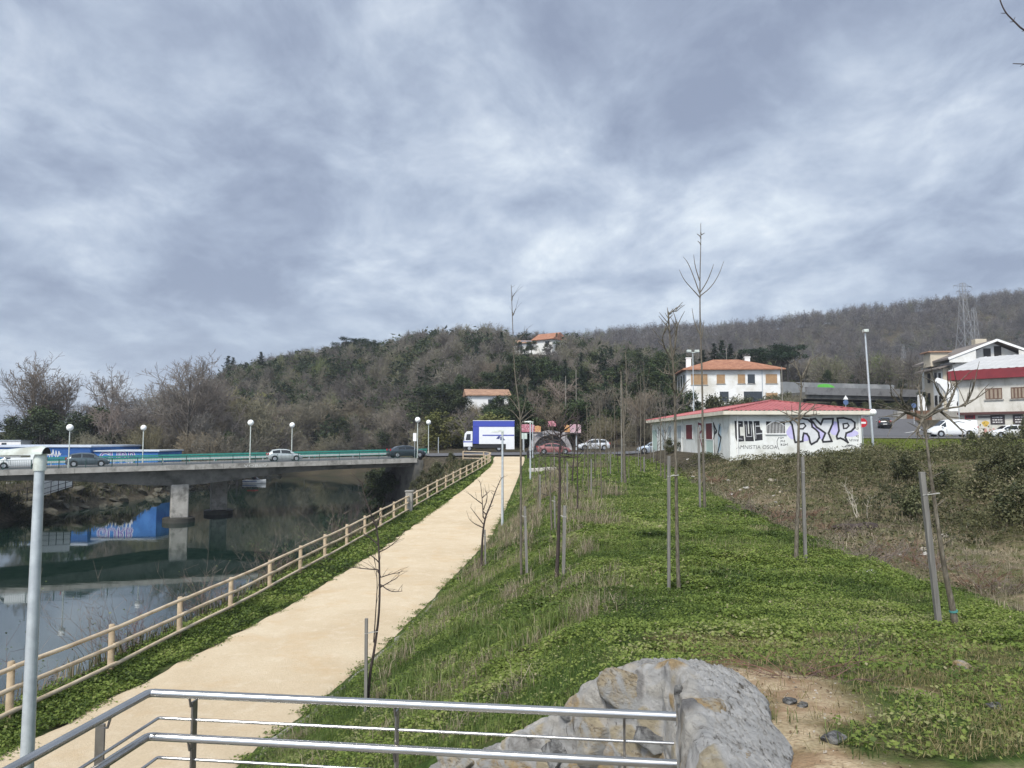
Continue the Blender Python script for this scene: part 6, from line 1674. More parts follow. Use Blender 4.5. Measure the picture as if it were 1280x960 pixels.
def wallmask(x, y):
    edge = 5.35 + (1.03 - x) * 0.77
    w = ((x > 1.30 + .08 * np.sin(y * 3) + .25 * smooth((y - 4) / 1.2)) & (y > 5.9 - (x - 1.2) * 4)) | (y > edge + .42)
    w &= ~((x < 1.0) & (y < edge + .45))
    return w
def bare(x, y):
    n1 = fbm(x * 1.4, y * 1.4)
    d = smooth((n1 - 0.30) / 0.14) * smooth((7.6 - y) / 1.0) * smooth((x - 1.0) / 0.2) * smooth((2.35 - x + (y - 4.5) * 0.22) / 0.5)
    d = np.maximum(d, 0.8 * smooth((n1 - 0.57) / 0.07) * smooth((7.6 - y) / 1.5) * (x > 1))
    return d
def clover_mask(x, y):
    top = x > nodeat(y, c9x) - 1.6 + 1.3 * (fbm(x * .5, y * .5) - .45) * 2
    r = np.random.RandomState(3).rand(len(x))
    near = np.where(y < 7.8, 0.50, 1.0) * np.where((y < 9.5) & (fbm(x * 1.3, y * 1.3) > .52), .3, 1)
    side = np.where(top, 1.0, 0.45)
    return in_mound(x, y) & (r > bare(x, y) * 1.2) & (r < side * near)
greens = [(0.0, (0.033, 0.054, 0.012)), (0.20, (0.078, 0.120, 0.023)), (0.46, (0.142, 0.198, 0.038)), (0.72, (0.196, 0.252, 0.054)), (0.92, (0.25, 0.29, 0.08)), (1.0, (0.34, 0.31, 0.18))]
clover_m = pleaf('clover_leaf', greens)
parts_ = []; szs = []; vals = []
for (n, y0, y1, s0, seed) in ((330000, 4.0, 13.5, .036, 1), (260000, 13.5, 24, .052, 2), (170000, 24, 45, .085, 3), (110000, 45, 106, .15, 4)):
    xr = (-6, 11) if y0 < 24 else (-4, 14)
    p = scatter(n, xr[0], xr[1], y0, y1, seed, clover_mask)
    r = np.random.RandomState(seed + 50)
    tuft = fbm(p[:, 0] * 1.7, p[:, 1] * 1.7, 3)
    hgt = (0.02 + 0.20 * np.clip(tuft - .25, 0, .5) * 2 * np.where(p[:, 1] < 8.2, .35, 1)) 
    p[:, 2] += hgt * r.rand(len(p)) ** .6
    sz = s0 * (.6 + .8 * r.rand(len(p))) * np.where(fbm(p[:, 0] * .6 + 9, p[:, 1] * .6) > .53, 1.3, .95)
    patch = fbm(p[:, 0] * .45, p[:, 1] * .45, 3); fine = fbm(p[:, 0] * 2.3, p[:, 1] * 2.3, 2)
    v = np.clip(.55 + (patch - .45) * 1.3 + (fine - .38) * 0.9 + r.normal(size=len(p)) * .15, 0, .96)
    v = np.where(r.rand(len(p)) < .015, 1.0, v)
    parts_.append(p); szs.append(sz * .9); vals.append(v)
gc = link_mesh('ground_cover', leaf_mesh('ground_cover', np.concatenate(parts_), np.concatenate(szs), .8, 11, np.concatenate(vals), .75), clover_m)
tag(gc, 'low leafy green ground cover spread over the mound', 'ground cover', kind='stuff')
print('clover', len(gc.data.polygons))
# verge by the fence
def verge_mask(x, y):
    f = np.interp(y, fy[2:11], fx[2:11]); l = nodeat(y, pathL) + .10 + .35 * (fbm(y * 1.3 + 3, y * 0, 3) - .4) * 1.6
    return (x > f - .5) & (x < l) & (y < 92)
parts_, szs, vals = [], [], []
for (n, y0, y1, s0, seed) in ((120000, 11, 26, .065, 21), (60000, 26, 50, .10, 22), (30000, 50, 92, .17, 23)):
    p = scatter(n, -11, -1.5, y0, y1, seed, verge_mask); r = np.random.RandomState(seed)
    p[:, 2] += .02 + .16 * r.rand(len(p)) * (.4 + fbm(p[:, 0] * 2, p[:, 1] * 2))
    parts_.append(p); szs.append(s0 * (.6 + .8 * r.rand(len(p)))); vals.append(np.clip(.36 + (fbm(p[:, 0] * 1.2, p[:, 1] * 1.2) - .45) * 1.3 + r.normal(size=len(p)) * .2, 0, .95))
gv = link_mesh('ground_cover', leaf_mesh('ground_cover', np.concatenate(parts_), np.concatenate(szs), .5, 12, np.concatenate(vals), .7), clover_m)
tag(gv, 'dark green weeds in the verge between the fence and the path', 'ground cover', kind='stuff')
# weeds creeping in over the path's edges
r = np.random.RandomState(66); n = 26000; y = 9 + 45 * r.rand(n) ** 1.3; sd_ = r.rand(n) < .5
x = np.where(sd_, nodeat(y, pathL) + np.abs(r.normal(size=n)) * .16 + .1, nodeat(y, pathR) - np.abs(r.normal(size=n)) * .16 - .03)
k = fbm(y * 2.4, sd_ * 40.0, 3) > .47; x, y = x[k], y[k]
p = np.stack([x, y, np.interp(y, Ys, pathZ) + .055 + .03 * r.rand(len(x))], 1)
gw_ = link_mesh('path_weeds', leaf_mesh('path_weeds', p, .03 + .04 * r.rand(len(p)), .8, 67, np.clip(.4 + r.normal(size=len(p)) * .2, 0, 1), .6), clover_m)
tag(gw_, 'small weeds creeping over the edges of the path', 'weeds', kind='stuff')
# long grass on the slope facing the path
grassm = pleaf('long_grass', [(0, (0.045, 0.075, 0.018)), (0.4, (0.10, 0.155, 0.034)), (0.62, (0.16, 0.21, 0.055)), (0.78, (0.25, 0.245, 0.11)), (1, (0.38, 0.32, 0.20))])
def slope_mask(x, y):
    r = np.random.RandomState(8).rand(len(x))
    band = (x < nodeat(y, c9x) - .2 + 1.2 * fbm(x, y))
    return in_mound(x, y) & (r < np.where(band, 1, .42)) & (r > bare(x, y) * .9)
parts_, hs, ws, vals = [], [], [], []
for (n, y0, y1, hh, ww, seed) in ((170000, 4.0, 14, .17, .0048, 31), (110000, 14, 26, .22, .008, 32), (70000, 26, 50, .26, .015, 33), (26000, 50, 100, .32, .035, 34)):
    p = scatter(n, -6, 11, y0, y1, seed, slope_mask); r = np.random.RandomState(seed)
    tu = fbm(p[:, 0] * .8, p[:, 1] * .8, 3)
    parts_.append(p); hs.append(hh * np.where((p[:, 0] > nodeat(p[:, 1], c9x)) & (p[:, 1] < 12), .45, 1) * (.4 + .9 * r.rand(len(p))) * (.5 + 1.3 * np.clip(tu - .2, 0, 1))); ws.append(ww * (.7 + .6 * r.rand(len(p))))
    vals.append(np.clip(.45 + (fbm(p[:, 0] * .5 + 30, p[:, 1] * .5, 3) - .45) * 1.5 + r.normal(size=len(p)) * .17, 0, 1))
gg = link_mesh('grass', blade_mesh('grass', np.concatenate(parts_), np.concatenate(hs), np.concatenate(ws), .8, 13, np.concatenate(vals)), grassm)
tag(gg, 'long rough grass on the slope between path and mound', 'grass', kind='stuff')
# dry weeds : pale stalk clumps
straw = pleaf('dry_stalks', [(0, (0.12, 0.09, 0.06)), (0.5, (0.30, 0.24, 0.165)), (1, (0.50, 0.43, 0.32))])
def clumps(centres, n_each, spread, hh, ww, lean, seed):
    r = np.random.RandomState(seed); P_ = []
    for (x, y, s) in centres:
        q = np.stack([x + r.normal(size=int(n_each * s)) * spread * s, y + r.normal(size=int(n_each * s)) * spread * s], 1); P_.append(q)
    q = np.concatenate(P_); z = H(q[:, 0], q[:, 1]); return np.stack([q[:, 0], q[:, 1], z], 1)
cen = []
for px, py, s in ((748, 762, 1.0), (725, 770, .8), (700, 745, .9), (690, 735, .8), (690, 700, 1.0), (710, 670, 1.1), (715, 640, 1.2), (735, 690, .7), (580, 770, .7), (520, 800, .7), (600, 840, .6), (575, 865, .7), (640, 870, .5), (465, 880, .5), (755, 735, .7), (640, 745, .6), (660, 690, .7), (755, 655, 1.4), (728, 625, 1.6), (690, 640, 1.3), (765, 620, 1.6), (718, 585, 1.8), (750, 585, 1.8), (675, 620, 1.2), (735, 655, 1.4), (740, 640, 1.2), (745, 610, 1.4), (700, 600, 1.5), (1035, 690, .6), (480, 870, .5), (530, 885, .6)):
    p = hit(px, py); cen.append((p.x, p.y, s))
rc_ = random.Random(71)
for _ in range(70):
    yc_ = 7.5 + 55 * rc_.random() ** 1.4; a0, a1 = float(nodeat(yc_, pathR)), float(nodeat(yc_, c9x))
    cen.append((a0 + (a1 - a0) * rc_.uniform(.12, 1.1), yc_, rc_.uniform(.35, .9)))
p = clumps(cen, 150, .26, 0, 0, 0, 5); r = np.random.RandomState(4)
dw = link_mesh('dry_weeds', blade_mesh('dry_weeds', p, (.10 + .42 * r.rand(len(p)) ** 1.3) * np.clip(p[:, 1] / 16, .9, 2.4), .0035 + .006 * r.rand(len(p)) * np.clip(p[:, 1] / 14, .6, 3), 1.5, 6, np.clip(.55 + r.normal(size=len(p)) * .2, 0, 1)), straw)
tag(dw, 'clumps of dry pale weed stalks on the slope', 'dry weeds', kind='stuff')
# bent strap leaves of the bright tuft and reeds
p = clumps([(hit(a, b).x, hit(a, b).y, s) for a, b, s in ((640, 800, 1), (655, 815, .8), (600, 820, .8), (535, 870, 1.2), (520, 860, 1), (690, 790, .6), (575, 795, .7))], 150, .22, 0, 0, 0, 15); r = np.random.RandomState(14)
tf = link_mesh('grass_tufts', blade_mesh('grass_tufts', p, .25 + .30 * r.rand(len(p)), .010 + .006 * r.rand(len(p)), 1.2, 7, np.clip(.52 + r.normal(size=len(p)) * .13, 0, 1)), grassm)
tag(tf, 'taller tufts of bright arching grass on the slope', 'grass', kind='stuff')
# flattened pale straw on the foreground right and on the bare patch
def strawmask(x, y):
    rr = np.random.RandomState(77).rand(len(x)); return (x > 1.5) & (x < 7.5) & (rr < (.25 + .75 * (fbm(x * 1.2 + 4, y * 1.2) > .47)) * (1 - .85 * bare(x, y)))
p = scatter(52000, 1.5, 7.5, 4.0, 9.2, 41, strawmask); r = np.random.RandomState(41)
p[:, 2] += .01
ls = link_mesh('straw', blade_mesh('straw', p, .02 + .075 * r.rand(len(p)), .0028 + .002 * r.rand(len(p)), 2.6, 8, np.clip(.45 + r.normal(size=len(p)) * .25, 0, 1)), pleaf('trampled_straw', [(0, (0.09, 0.075, 0.03)), (0.45, (0.20, 0.18, 0.07)), (1, (0.40, 0.32, 0.18))]))
tag(ls, 'short yellowed grass and straw in the right foreground', 'straw', kind='stuff')
# pebbles on the bare soil
p = scatter(5000, 1.3, 5, 3.4, 8, 43, lambda x, y: bare(x, y) > .3); r = np.random.RandomState(43)
pb = link_mesh('gravel', leaf_mesh('gravel', p + np.array([0, 0, .006]), .006 + .022 * r.rand(len(p)) ** 3, .3, 3, r.rand(len(p)), .8), pleaf('pebbles', [(0, (0.12, 0.08, 0.05)), (.5, (0.33, 0.25, 0.16)), (1, (0.5, 0.47, 0.42))]))
tag(pb, 'small pebbles scattered over the bare soil', 'gravel', kind='stuff')
# loose stones
for px, py, s, m, lab in ((1041, 927, .062, st_grey, 'angular grey stone lying on the bare soil'), (1203, 837, .085, st_tan, 'larger tan stone in the yellowed grass'), (1218, 839, .045, st_tan, 'small tan stone right beside the larger one'), (1068, 880, .02, st_tan, 'tiny stone at the edge of the bare soil'), (988, 880, .05, st_grey, 'crumbled mortar lump next to the stone wall'), (1002, 884, .04, st_grey, 'smaller mortar lump on the bare soil'), (1243, 886, .05, st_grey, 'dark burnt lump in the grass at the right edge')):
    q = hit(px, py); o = link_mesh('stone', rock_mesh('stone', int(px), (s * 1.2, s, s * .7), sub=3), m, smooth=True); o.location = (q.x, q.y, q.z + s * .25)
    tag(o, lab, 'stone', 'loose stones on the mound')
# bramble twigs arching over the bare soil
def twig_clump(name, label, cx, cy, n, L0, L1, r, m, seed, up=.5, cat='shrub', group=None, hgt=None, leafm=None, leafn=0, leafs=.05, spread=.1):
    rnd = random.Random(seed); z = h1(cx, cy); s = thing(name, label, cat, (cx, cy, z), 0, group); mb = MB(); tips = []
    for k in range(n):
        a_ = rnd.uniform(0, 6.28); L_ = rnd.uniform(L0, L1); d = Vector((math.cos(a_), math.sin(a_), rnd.uniform(up * .5, up * 2.2))).normalized()
        p0 = Vector((rnd.gauss(0, spread), rnd.gauss(0, spread), -.03)); q = [p0]
        for j in range(5):
            d = (d + Vector((rnd.gauss(0, .16), rnd.gauss(0, .16), rnd.gauss(0, .1) - .10 * (1 - up)))).normalized(); q.append(q[-1] + d * L_ / 5)
        mb.tube(q, [r * (1 - .16 * j) for j in range(6)], 4, cap=False); tips += q[1:]
        for j in range(2, 6):
            for _ in range(2):
                dd = (d + Vector((rnd.gauss(0, .7), rnd.gauss(0, .7), rnd.gauss(0.1, .5)))).normalized(); e = q[j] + dd * L_ * rnd.uniform(.12, .3)
                mb.tube([q[j], e], [r * .5, r * .25], 3, cap=False); tips.append(e)
    mb.build('stems', m, s)
    if leafn:
        r_ = np.random.RandomState(seed); tp = np.array([tuple(v) for v in tips]); pp = tp[r_.randint(0, len(tp), leafn)] + r_.normal(size=(leafn, 3)) * leafs * 1.6
        link_mesh('leaves', leaf_mesh('leaves', pp, leafs * (.6 + .8 * r_.rand(leafn)), .3, seed, np.clip(.45 + r_.normal(size=leafn) * .22, 0, 1), .7), leafm, s)
    return s
brownt = pm('bramble_stem', (0.20, 0.115, 0.075), (0.10, 0.055, 0.04), 10, 0.8); greyt = pm('dry_twig', (0.19, 0.155, 0.125), (0.11, 0.088, 0.075), 10, 0.9); redt = pm('reddish_twig', (0.14, 0.085, 0.08), (0.09, 0.055, 0.055), 8, 0.9)
q = hit(985, 845); twig_clump('bramble', 'tangle of dry brown bramble stems on the bare soil behind the wall', q.x, q.y, 26, .25, .75, .0045, brownt, 2, .22)
q = hit(945, 830); twig_clump('bramble', 'small heap of brown stems at the end of the mortar rubble', q.x, q.y, 22, .12, .4, .004, brownt, 3, .2)
q = hit(1030, 850); twig_clump('bramble', 'thin reddish stems at the right end of the bramble tangle', q.x, q.y, 14, .2, .6, .004, redt, 4, .3)
q = hit(1055, 838); twig_clump('weed_stem', 'single upright dead weed stem on the yellowed grass', q.x, q.y, 3, .3, .6, .004, redt, 9, 2.0, 'weed')
q = hit(648, 868); twig_clump('dead_branch', 'dead branchlets lying on the slope above the handrail', q.x, q.y, 16, .2, .5, .005, greyt, 5, .15)
# ------------------------------------------------------------------ river bank shrubs behind the fence
rvleaf = pleaf('bank_leaf', [(0, (0.035, 0.05, 0.018)), (.5, (0.08, 0.105, 0.035)), (1, (0.17, 0.19, 0.08))], .3)
bankpos = [(15.3, .9), (17.2, 1.1), (18.8, .8), (20.3, 1.2), (21.8, 1.0), (23.4, .9), (25.0, 1.2), (26.6, 1.0), (28.3, .9), (30.2, 1.1), (32.2, 1.0), (34.6, 1.1), (37.5, 1.0), (41, 1.2), (45, 1.1)]
bl_lab = ['leafless reddish twig shrub behind the fence at the left edge', 'twiggy shrub with dark leaves behind the second fence bay', 'thin reddish shrub behind the fence in front of the sky reflection', 'dense twig shrub behind the third fence post', 'tall thin shrub of bare twigs by the fence middle', 'low shrub of tangled twigs below the middle rail', 'wide bare shrub against the pale water', 'bare shrub near the reflected railing', 'slender twig shrub before the dark reflection', 'bare riverside shrub with upright tips', 'green leaved shrub where the reflection turns dark', 'tall dark leafed shrub in front of the dark water', 'pale leafy shrub by the farther fence posts', 'loose green shrub near the square stone post', 'thin shrub just before the square stone post']
for i, (Y, s) in enumerate(bankpos):
    x = float(np.interp(Y, fy, fx)) - 1.25 - .5 * (i % 3)
    leafy = i in (1, 10, 11, 12, 13)
    twig_clump('bank_shrub', bl_lab[i], x, Y, 26 if not leafy else 16, .7 * s, 1.9 * s, .006 + Y * .00012, redt if i % 3 else greyt, 100 + i, 1.1, 'shrub', 'shrubs on the bank behind the fence', None, rvleaf, 500 if leafy else 60, .055, .32)
twig_clump('dead_branch', 'grey dead branch sticking up from the bank in front of the bridge shadow', P(455, 640, 44).x - 1.5, 44, 5, 2.0, 3.4, .02, greyt, 77, 1.6)
def bank_mask(x, y): return (x < np.interp(y, fy[:12], fx[:12]) - .3) & (x > nodeat(y, waterR) - .2) & (y < 90)
p = scatter(42000, -18, -3, 9, 92, 51, bank_mask); r = np.random.RandomState(51)
bw_ = link_mesh('bank_weeds', blade_mesh('bank_weeds', p, (.15 + .5 * r.rand(len(p))), .012 + .0009 * p[:, 1], .9, 9, np.clip(.42 + (fbm(p[:, 0] * .7, p[:, 1] * .7) - .45) * 1.4 + r.normal(size=len(p)) * .2, 0, 1)), pleaf('bank_weed', [(0, (0.03, 0.04, 0.015)), (.5, (0.08, 0.085, 0.035)), (.8, (0.17, 0.14, 0.08)), (1, (0.28, 0.23, 0.16))]))
tag(bw_, 'weeds and dry stalks on the steep river bank', 'weeds', kind='stuff')
# ------------------------------------------------------------------ scrub bank in front of the hut
scrubm = pleaf('scrub_leaf', [(0, (0.034, 0.038, 0.018)), (.35, (0.078, 0.083, 0.036)), (.65, (0.135, 0.134, 0.060)), (.86, (0.19, 0.17, 0.095)), (1, (0.32, 0.27, 0.18))])
def scr_mask(x, y):
    c = nodeat(y, c10x); bx = nodeat(y, f2x)
    r = np.random.RandomState(19).rand(len(x)); n = fbm(x * .35, y * .35, 3)
    upper = smooth((x - bx + 1 + (y - 25) * .05) / 3)
    return (x > c + .2) & (y < 60) & ((x < 15.4) | (y < 54.8)) & (r < (.26 + .74 * upper) * (.35 + 1.2 * np.clip(n - .2, 0, 1)))
parts_, szs, vals = [], [], []
for (n, y0, y1, s0, seed) in ((190000, 9, 30, .07, 61), (330000, 26, 60, .125, 62)):
    p = scatter(n, 6, 48, y0, y1, seed, scr_mask); r = np.random.RandomState(seed)
    n2 = fbm(p[:, 0] * .55, p[:, 1] * .55, 4)
    up_ = smooth((p[:, 0] - 15) / 6)
    p[:, 2] += (.08 + (2.6 * up_ * np.clip((54 - p[:, 1]) / 12, .12, 1) + .6) * np.clip(n2 - .28, 0, .5) * 1.5) * r.rand(len(p)) ** .55
    parts_.append(p); szs.append(s0 * (.5 + r.rand(len(p)))); vals.append(np.clip(.45 + (fbm(p[:, 0] * .3 + 5, p[:, 1] * .3, 3) - .45) * 1.3 + (n2 - .45) * .5 + r.normal(size=len(p)) * .17, 0, 1))
sc_ = link_mesh('scrub', leaf_mesh('scrub', np.concatenate(parts_), np.concatenate(szs), .25, 14, np.concatenate(vals), .5), scrubm)
tag(sc_, 'low tangled brown and green scrub on the bank below the graffiti building', 'scrub', kind='stuff')
drym = pleaf('dry_grass', [(0, (0.12, 0.098, 0.065)), (.5, (0.265, 0.22, 0.15)), (.85, (0.39, 0.33, 0.235)), (1, (0.50, 0.44, 0.33))])
def dry_mask(x, y):
    r = np.random.RandomState(29).rand(len(x)); n = fbm(x * .5 + 8, y * .5, 3)
    low = 1 - smooth((x - 17) / 9)
    return (x > nodeat(y, c10x) + .1) & (y < 56) & ((x < 15.4) | (y < 54.8)) & (r < (.06 + .94 * low) * np.clip(n * 1.9 - .35, 0.1, 1))
parts_, hs, ws, vals = [], [], [], []
for (n, y0, y1, hh, ww, seed) in ((150000, 9, 26, .24, .0065, 71), (90000, 26, 56, .38, .015, 72)):
    p = scatter(n, 6, 42, y0, y1, seed, dry_mask); r = np.random.RandomState(seed)
    parts_.append(p); hs.append(hh * (.3 + r.rand(len(p)))); ws.append(ww * (.6 + .8 * r.rand(len(p)))); vals.append(np.clip(.5 + (fbm(p[:, 0] * .4, p[:, 1] * .4) - .45) * 1.2 + r.normal(size=len(p)) * .2, 0, 1))
dg = link_mesh('dry_grass', blade_mesh('dry_grass', np.concatenate(parts_), np.concatenate(hs), np.concatenate(ws), 1.7, 15, np.concatenate(vals)), drym)
tag(dg, 'dry straw coloured grass in the hollow beyond the mound', 'dry grass', kind='stuff')
# lawn strip right of the hut
p = scatter(60000, 25, 60, 52, 86, 81, lambda x, y: (x > 25.8) & (y < 84) & (y > 54)); r = np.random.RandomState(81)
lw_ = link_mesh('lawn', blade_mesh('lawn', p, .10 + .12 * r.rand(len(p)), .05 + 0 * p[:, 0], .6, 16, np.clip(.55 + r.normal(size=len(p)) * .13, 0, 1)), pleaf('lawn_grass', [(0, (0.07, 0.11, 0.02)), (.5, (0.15, 0.19, 0.03)), (1, (0.26, 0.28, 0.06))]))
tag(lw_, 'bright yellow green lawn strip between hut and road', 'lawn', kind='stuff')

# ------------------------------------------------------------------ tree prototypes
twigm = None
def treemat(name, c1, c2, c3=None, var=0.5):
    t = NT(name)
    col = t.ramp(t.noise(0.7, 4), [(0.3, c2), (0.7, c1)])
    hsv = t.new('ShaderNodeHueSaturation'); r = t.objrand()
    t.link(t.math('ADD', t.math('MULTIPLY', r, var), 1 - var / 2), hsv.inputs['Value'])
    t.link(t.math('ADD', t.math('MULTIPLY', t.math('FRACT', t.math('MULTIPLY', r, 7.13)), 0.04), 0.48), hsv.inputs['Hue'])
    t.link(t.math('ADD', t.math('MULTIPLY', t.math('FRACT', t.math('MULTIPLY', r, 3.7)), 0.6), 0.6), hsv.inputs['Saturation'])
    t.link(col, hsv.inputs['Color']); t.base(hsv.outputs['Color']); t.set(0.9, 0, 0.1)
    return t.m
twig_brown = treemat('bare_twigs', (0.23, 0.195, 0.155), (0.16, 0.134, 0.106))
twig_tan = treemat('tan_twigs', (0.235, 0.208, 0.14), (0.165, 0.146, 0.097))
trunkm = treemat('tree_bark', (0.115, 0.10, 0.08), (0.065, 0.055, 0.045))
def tube3(V, Fs, p, q, r0, r1):
    d = q - p; L_ = np.linalg.norm(d)
    if L_ < 1e-6: return
    d = d / L_; ref = np.array([0, 0, 1.0]) if abs(d[2]) < .9 else np.array([1.0, 0, 0])
    x = np.cross(d, ref); x /= np.linalg.norm(x); y = np.cross(d, x); b = len(V)
    for (c, r) in ((p, r0), (q, r1)):
        for k in range(3):
            an = 2.0944 * k; V.append(c + (x * math.cos(an) + y * math.sin(an)) * r)
    for k in range(3):
        k2 = (k + 1) % 3; Fs.append((b + k, b + k2, b + 3 + k2, b + 3 + k))
def grow_tree(seed, h, limbs, spread, sub=(6, 5, 3), trunk_h=.3, up=.55, minr=.016, fork=1, jit=.11):
    rnd = np.random.RandomState(seed); T = ([], []); C = ([], [])
    def branch(p, d, L_, r, lev, S_):
        nseg = 4 if lev < 2 else 2; pts = [p]
        for j in range(nseg):
            d = d + rnd.normal(size=3) * (jit + .4 * jit * lev) + np.array([0, 0, .10 if lev < 3 else .03]); d /= np.linalg.norm(d)
            pts.append(pts[-1] + d * L_ / nseg)
        for j in range(nseg):
            tube3(S_[0], S_[1], pts[j], pts[j + 1], max(minr, r * (1 - .6 * j / nseg)), max(minr * .8, r * (1 - .6 * (j + 1) / nseg)))
        if lev - 1 < len(sub):
            n = sub[lev - 1]
            for k in range(n):
                f = .25 + .75 * (k + rnd.rand()) / n; i = min(int(f * nseg), nseg - 1); b = pts[i] + (pts[i + 1] - pts[i]) * (f * nseg - i)
                e = rnd.normal(size=3); e -= d * e.dot(d); e /= np.linalg.norm(e)
                ang = rnd.uniform(.45, .95); nd = d * math.cos(ang) + e * math.sin(ang)
                branch(b, nd, L_ * rnd.uniform(.38, .62), r * .42, lev + 1, C)
    for s in range(fork):
        lean = rnd.normal(size=3) * (.10 if fork == 1 else .35); d = np.array([lean[0], lean[1], 1.0]); d /= np.linalg.norm(d)
        th = h * trunk_h; p0 = np.array([rnd.normal() * .2 * (fork > 1), rnd.normal() * .2 * (fork > 1), -.3]); p1 = p0 + d * th
        R = h * .02 / math.sqrt(fork); tube3(T[0], T[1], p0, p1, R * 1.3, R)
        p2 = p1 + d * h * (.92 - trunk_h) * .6; tube3(T[0], T[1], p1, p2, R, R * .35)
        for k in range(limbs):
            f = (k + rnd.rand()) / limbs; b = p1 + (p2 - p1) * f; a = 2.4 * k + rnd.rand()
            tilt = rnd.uniform(.35, .95) * spread; nd = np.array([math.cos(a) * math.sin(tilt), math.sin(a) * math.sin(tilt), math.cos(tilt)])
            branch(b, nd, h * rnd.uniform(.34, .5) * (1 - .35 * f), R * .5, 1, C)
    return T, C
def mk(name, VF, m, parent):
    V = np.array(VF[0]); Fq = np.array(VF[1]); return link_mesh(name, np_mesh(name, V, [Fq]), m, parent)
def proto_bare(seed, h, limbs, spread, sub, name='bare_tree', crownm=None, **k):
    r = thing(name, 'x', 'tree'); T, C = grow_tree(seed, h, limbs, spread, sub, **k)
    mk('trunk', T, trunkm, r); mk('crown', C, crownm or twig_brown, r); r['h'] = h
    return r
def blobs_cloud(seed, n, centres, shell=.55):
    """points spread through a set of ellipsoid clumps (c, radii, weight)"""
    r = np.random.RandomState(seed); w = np.array([c[2] for c in centres]); w = w / w.sum(); k = r.choice(len(centres), n, p=w)
    d = r.normal(size=(n, 3)); d /= np.linalg.norm(d, axis=1)[:, None]; rad = shell + (1 - shell) * r.rand(n) ** .7
    rad *= .8 + .35 * np.sin(d[:, 0] * 5 + k) * np.sin(d[:, 1] * 4 + 2 * k) + .12 * r.normal(size=n)
    c = np.array([c[0] for c in centres])[k]; R = np.array([c[1] for c in centres])[k]
    return c + d * rad[:, None] * R, k
def proto_green(seed, h, kind, m, name):
    rnd = random.Random(seed); r = thing(name, 'x', 'tree'); cs = []
    T = ([], []); tube3(T[0], T[1], np.array([0, 0, -.4]), np.array([0, 0, h * .55]), h * .028, h * .012)
    if kind == 'round':
        for k in range(22):
            a = rnd.uniform(0, 6.28); zz = rnd.uniform(.22, .90); rr = h * .34 * math.sin(math.pi * min(max((zz - .06) / .98, 0), 1)) ** .7 * rnd.uniform(.3, 1)
            s = h * rnd.uniform(.09, .17); cs.append(((math.cos(a) * rr, math.sin(a) * rr, zz * h), (s, s, s * .85), s * s))
            tube3(T[0], T[1], np.array([0, 0, h * .3]), np.array([math.cos(a) * rr, math.sin(a) * rr, zz * h]), h * .008, h * .003)
        n, sz = 5200, h * .028
    elif kind == 'cone':
        for k in range(30):
            f = k / 29; a = 2.4 * k; rr = h * .20 * (1 - f) * rnd.uniform(.5, 1); s = h * (.035 + .075 * (1 - f)); zz = .12 + .86 * f
            cs.append(((math.cos(a) * rr, math.sin(a) * rr, zz * h), (s, s, s * .75), s * s + .001))
        n, sz = 4600, h * .022
        tube3(T[0], T[1], np.array([0, 0, h * .5]), np.array([0, 0, h * .97]), h * .012, h * .003)
    elif kind == 'pine':
        for k in range(15):
            a = 2.4 * k; rr = h * rnd.uniform(.05, .34); zz = rnd.uniform(.66, .95) - rr / h * .18; s = h * rnd.uniform(.08, .14)
            cs.append(((math.cos(a) * rr, math.sin(a) * rr, zz * h), (s * 1.3, s * 1.3, s * .55), s * s))
            tube3(T[0], T[1], np.array([0, 0, h * .55]), np.array([math.cos(a) * rr, math.sin(a) * rr, zz * h]), h * .01, h * .004)
        n, sz = 4000, h * .022
    elif kind == 'bush':
        for k in range(14):
            a = rnd.uniform(0, 6.28); rr = h * rnd.uniform(0, .55); zz = rnd.uniform(.2, .75) * (1 - rr / h * .5); s = h * rnd.uniform(.16, .28)
            cs.append(((math.cos(a) * rr, math.sin(a) * rr, zz * h), (s, s, s), s * s))
        n, sz = 3600, h * .05
    p, k = blobs_cloud(seed, n, cs, .35); rr = np.random.RandomState(seed + 1)
    sz_ = sz * (.6 + .9 * rr.rand(len(p))); v = np.clip(.42 + .2 * np.sin(k * 1.7 + seed) + rr.normal(size=len(p)) * .18, 0, 1)
    mk('trunk', T, trunkm, r); link_mesh('crown', leaf_mesh('crown', p, sz_, .25, seed, v, .6), m, r); r['h'] = h
    return r
evg = pleaf('evergreen_leaf', [(0, (0.014, 0.024, 0.010)), (.45, (0.038, 0.056, 0.019)), (.8, (0.075, 0.10, 0.032)), (1, (0.12, 0.14, 0.05))], .5)
pine_m = pleaf('pine_needles', [(0, (0.008, 0.018, 0.011)), (.5, (0.022, 0.042, 0.020)), (1, (0.052, 0.075, 0.034))], .35)
olive = pleaf('olive_leaf', [(0, (0.06, 0.065, 0.018)), (.45, (0.13, 0.14, 0.036)), (.8, (0.20, 0.20, 0.06)), (1, (0.26, 0.23, 0.10))], .4)
dkbush = pleaf('dark_bush_leaf', [(0, (0.026, 0.032, 0.016)), (.5, (0.078, 0.084, 0.036)), (.85, (0.145, 0.142, 0.068)), (1, (0.22, 0.19, 0.115))], .35)
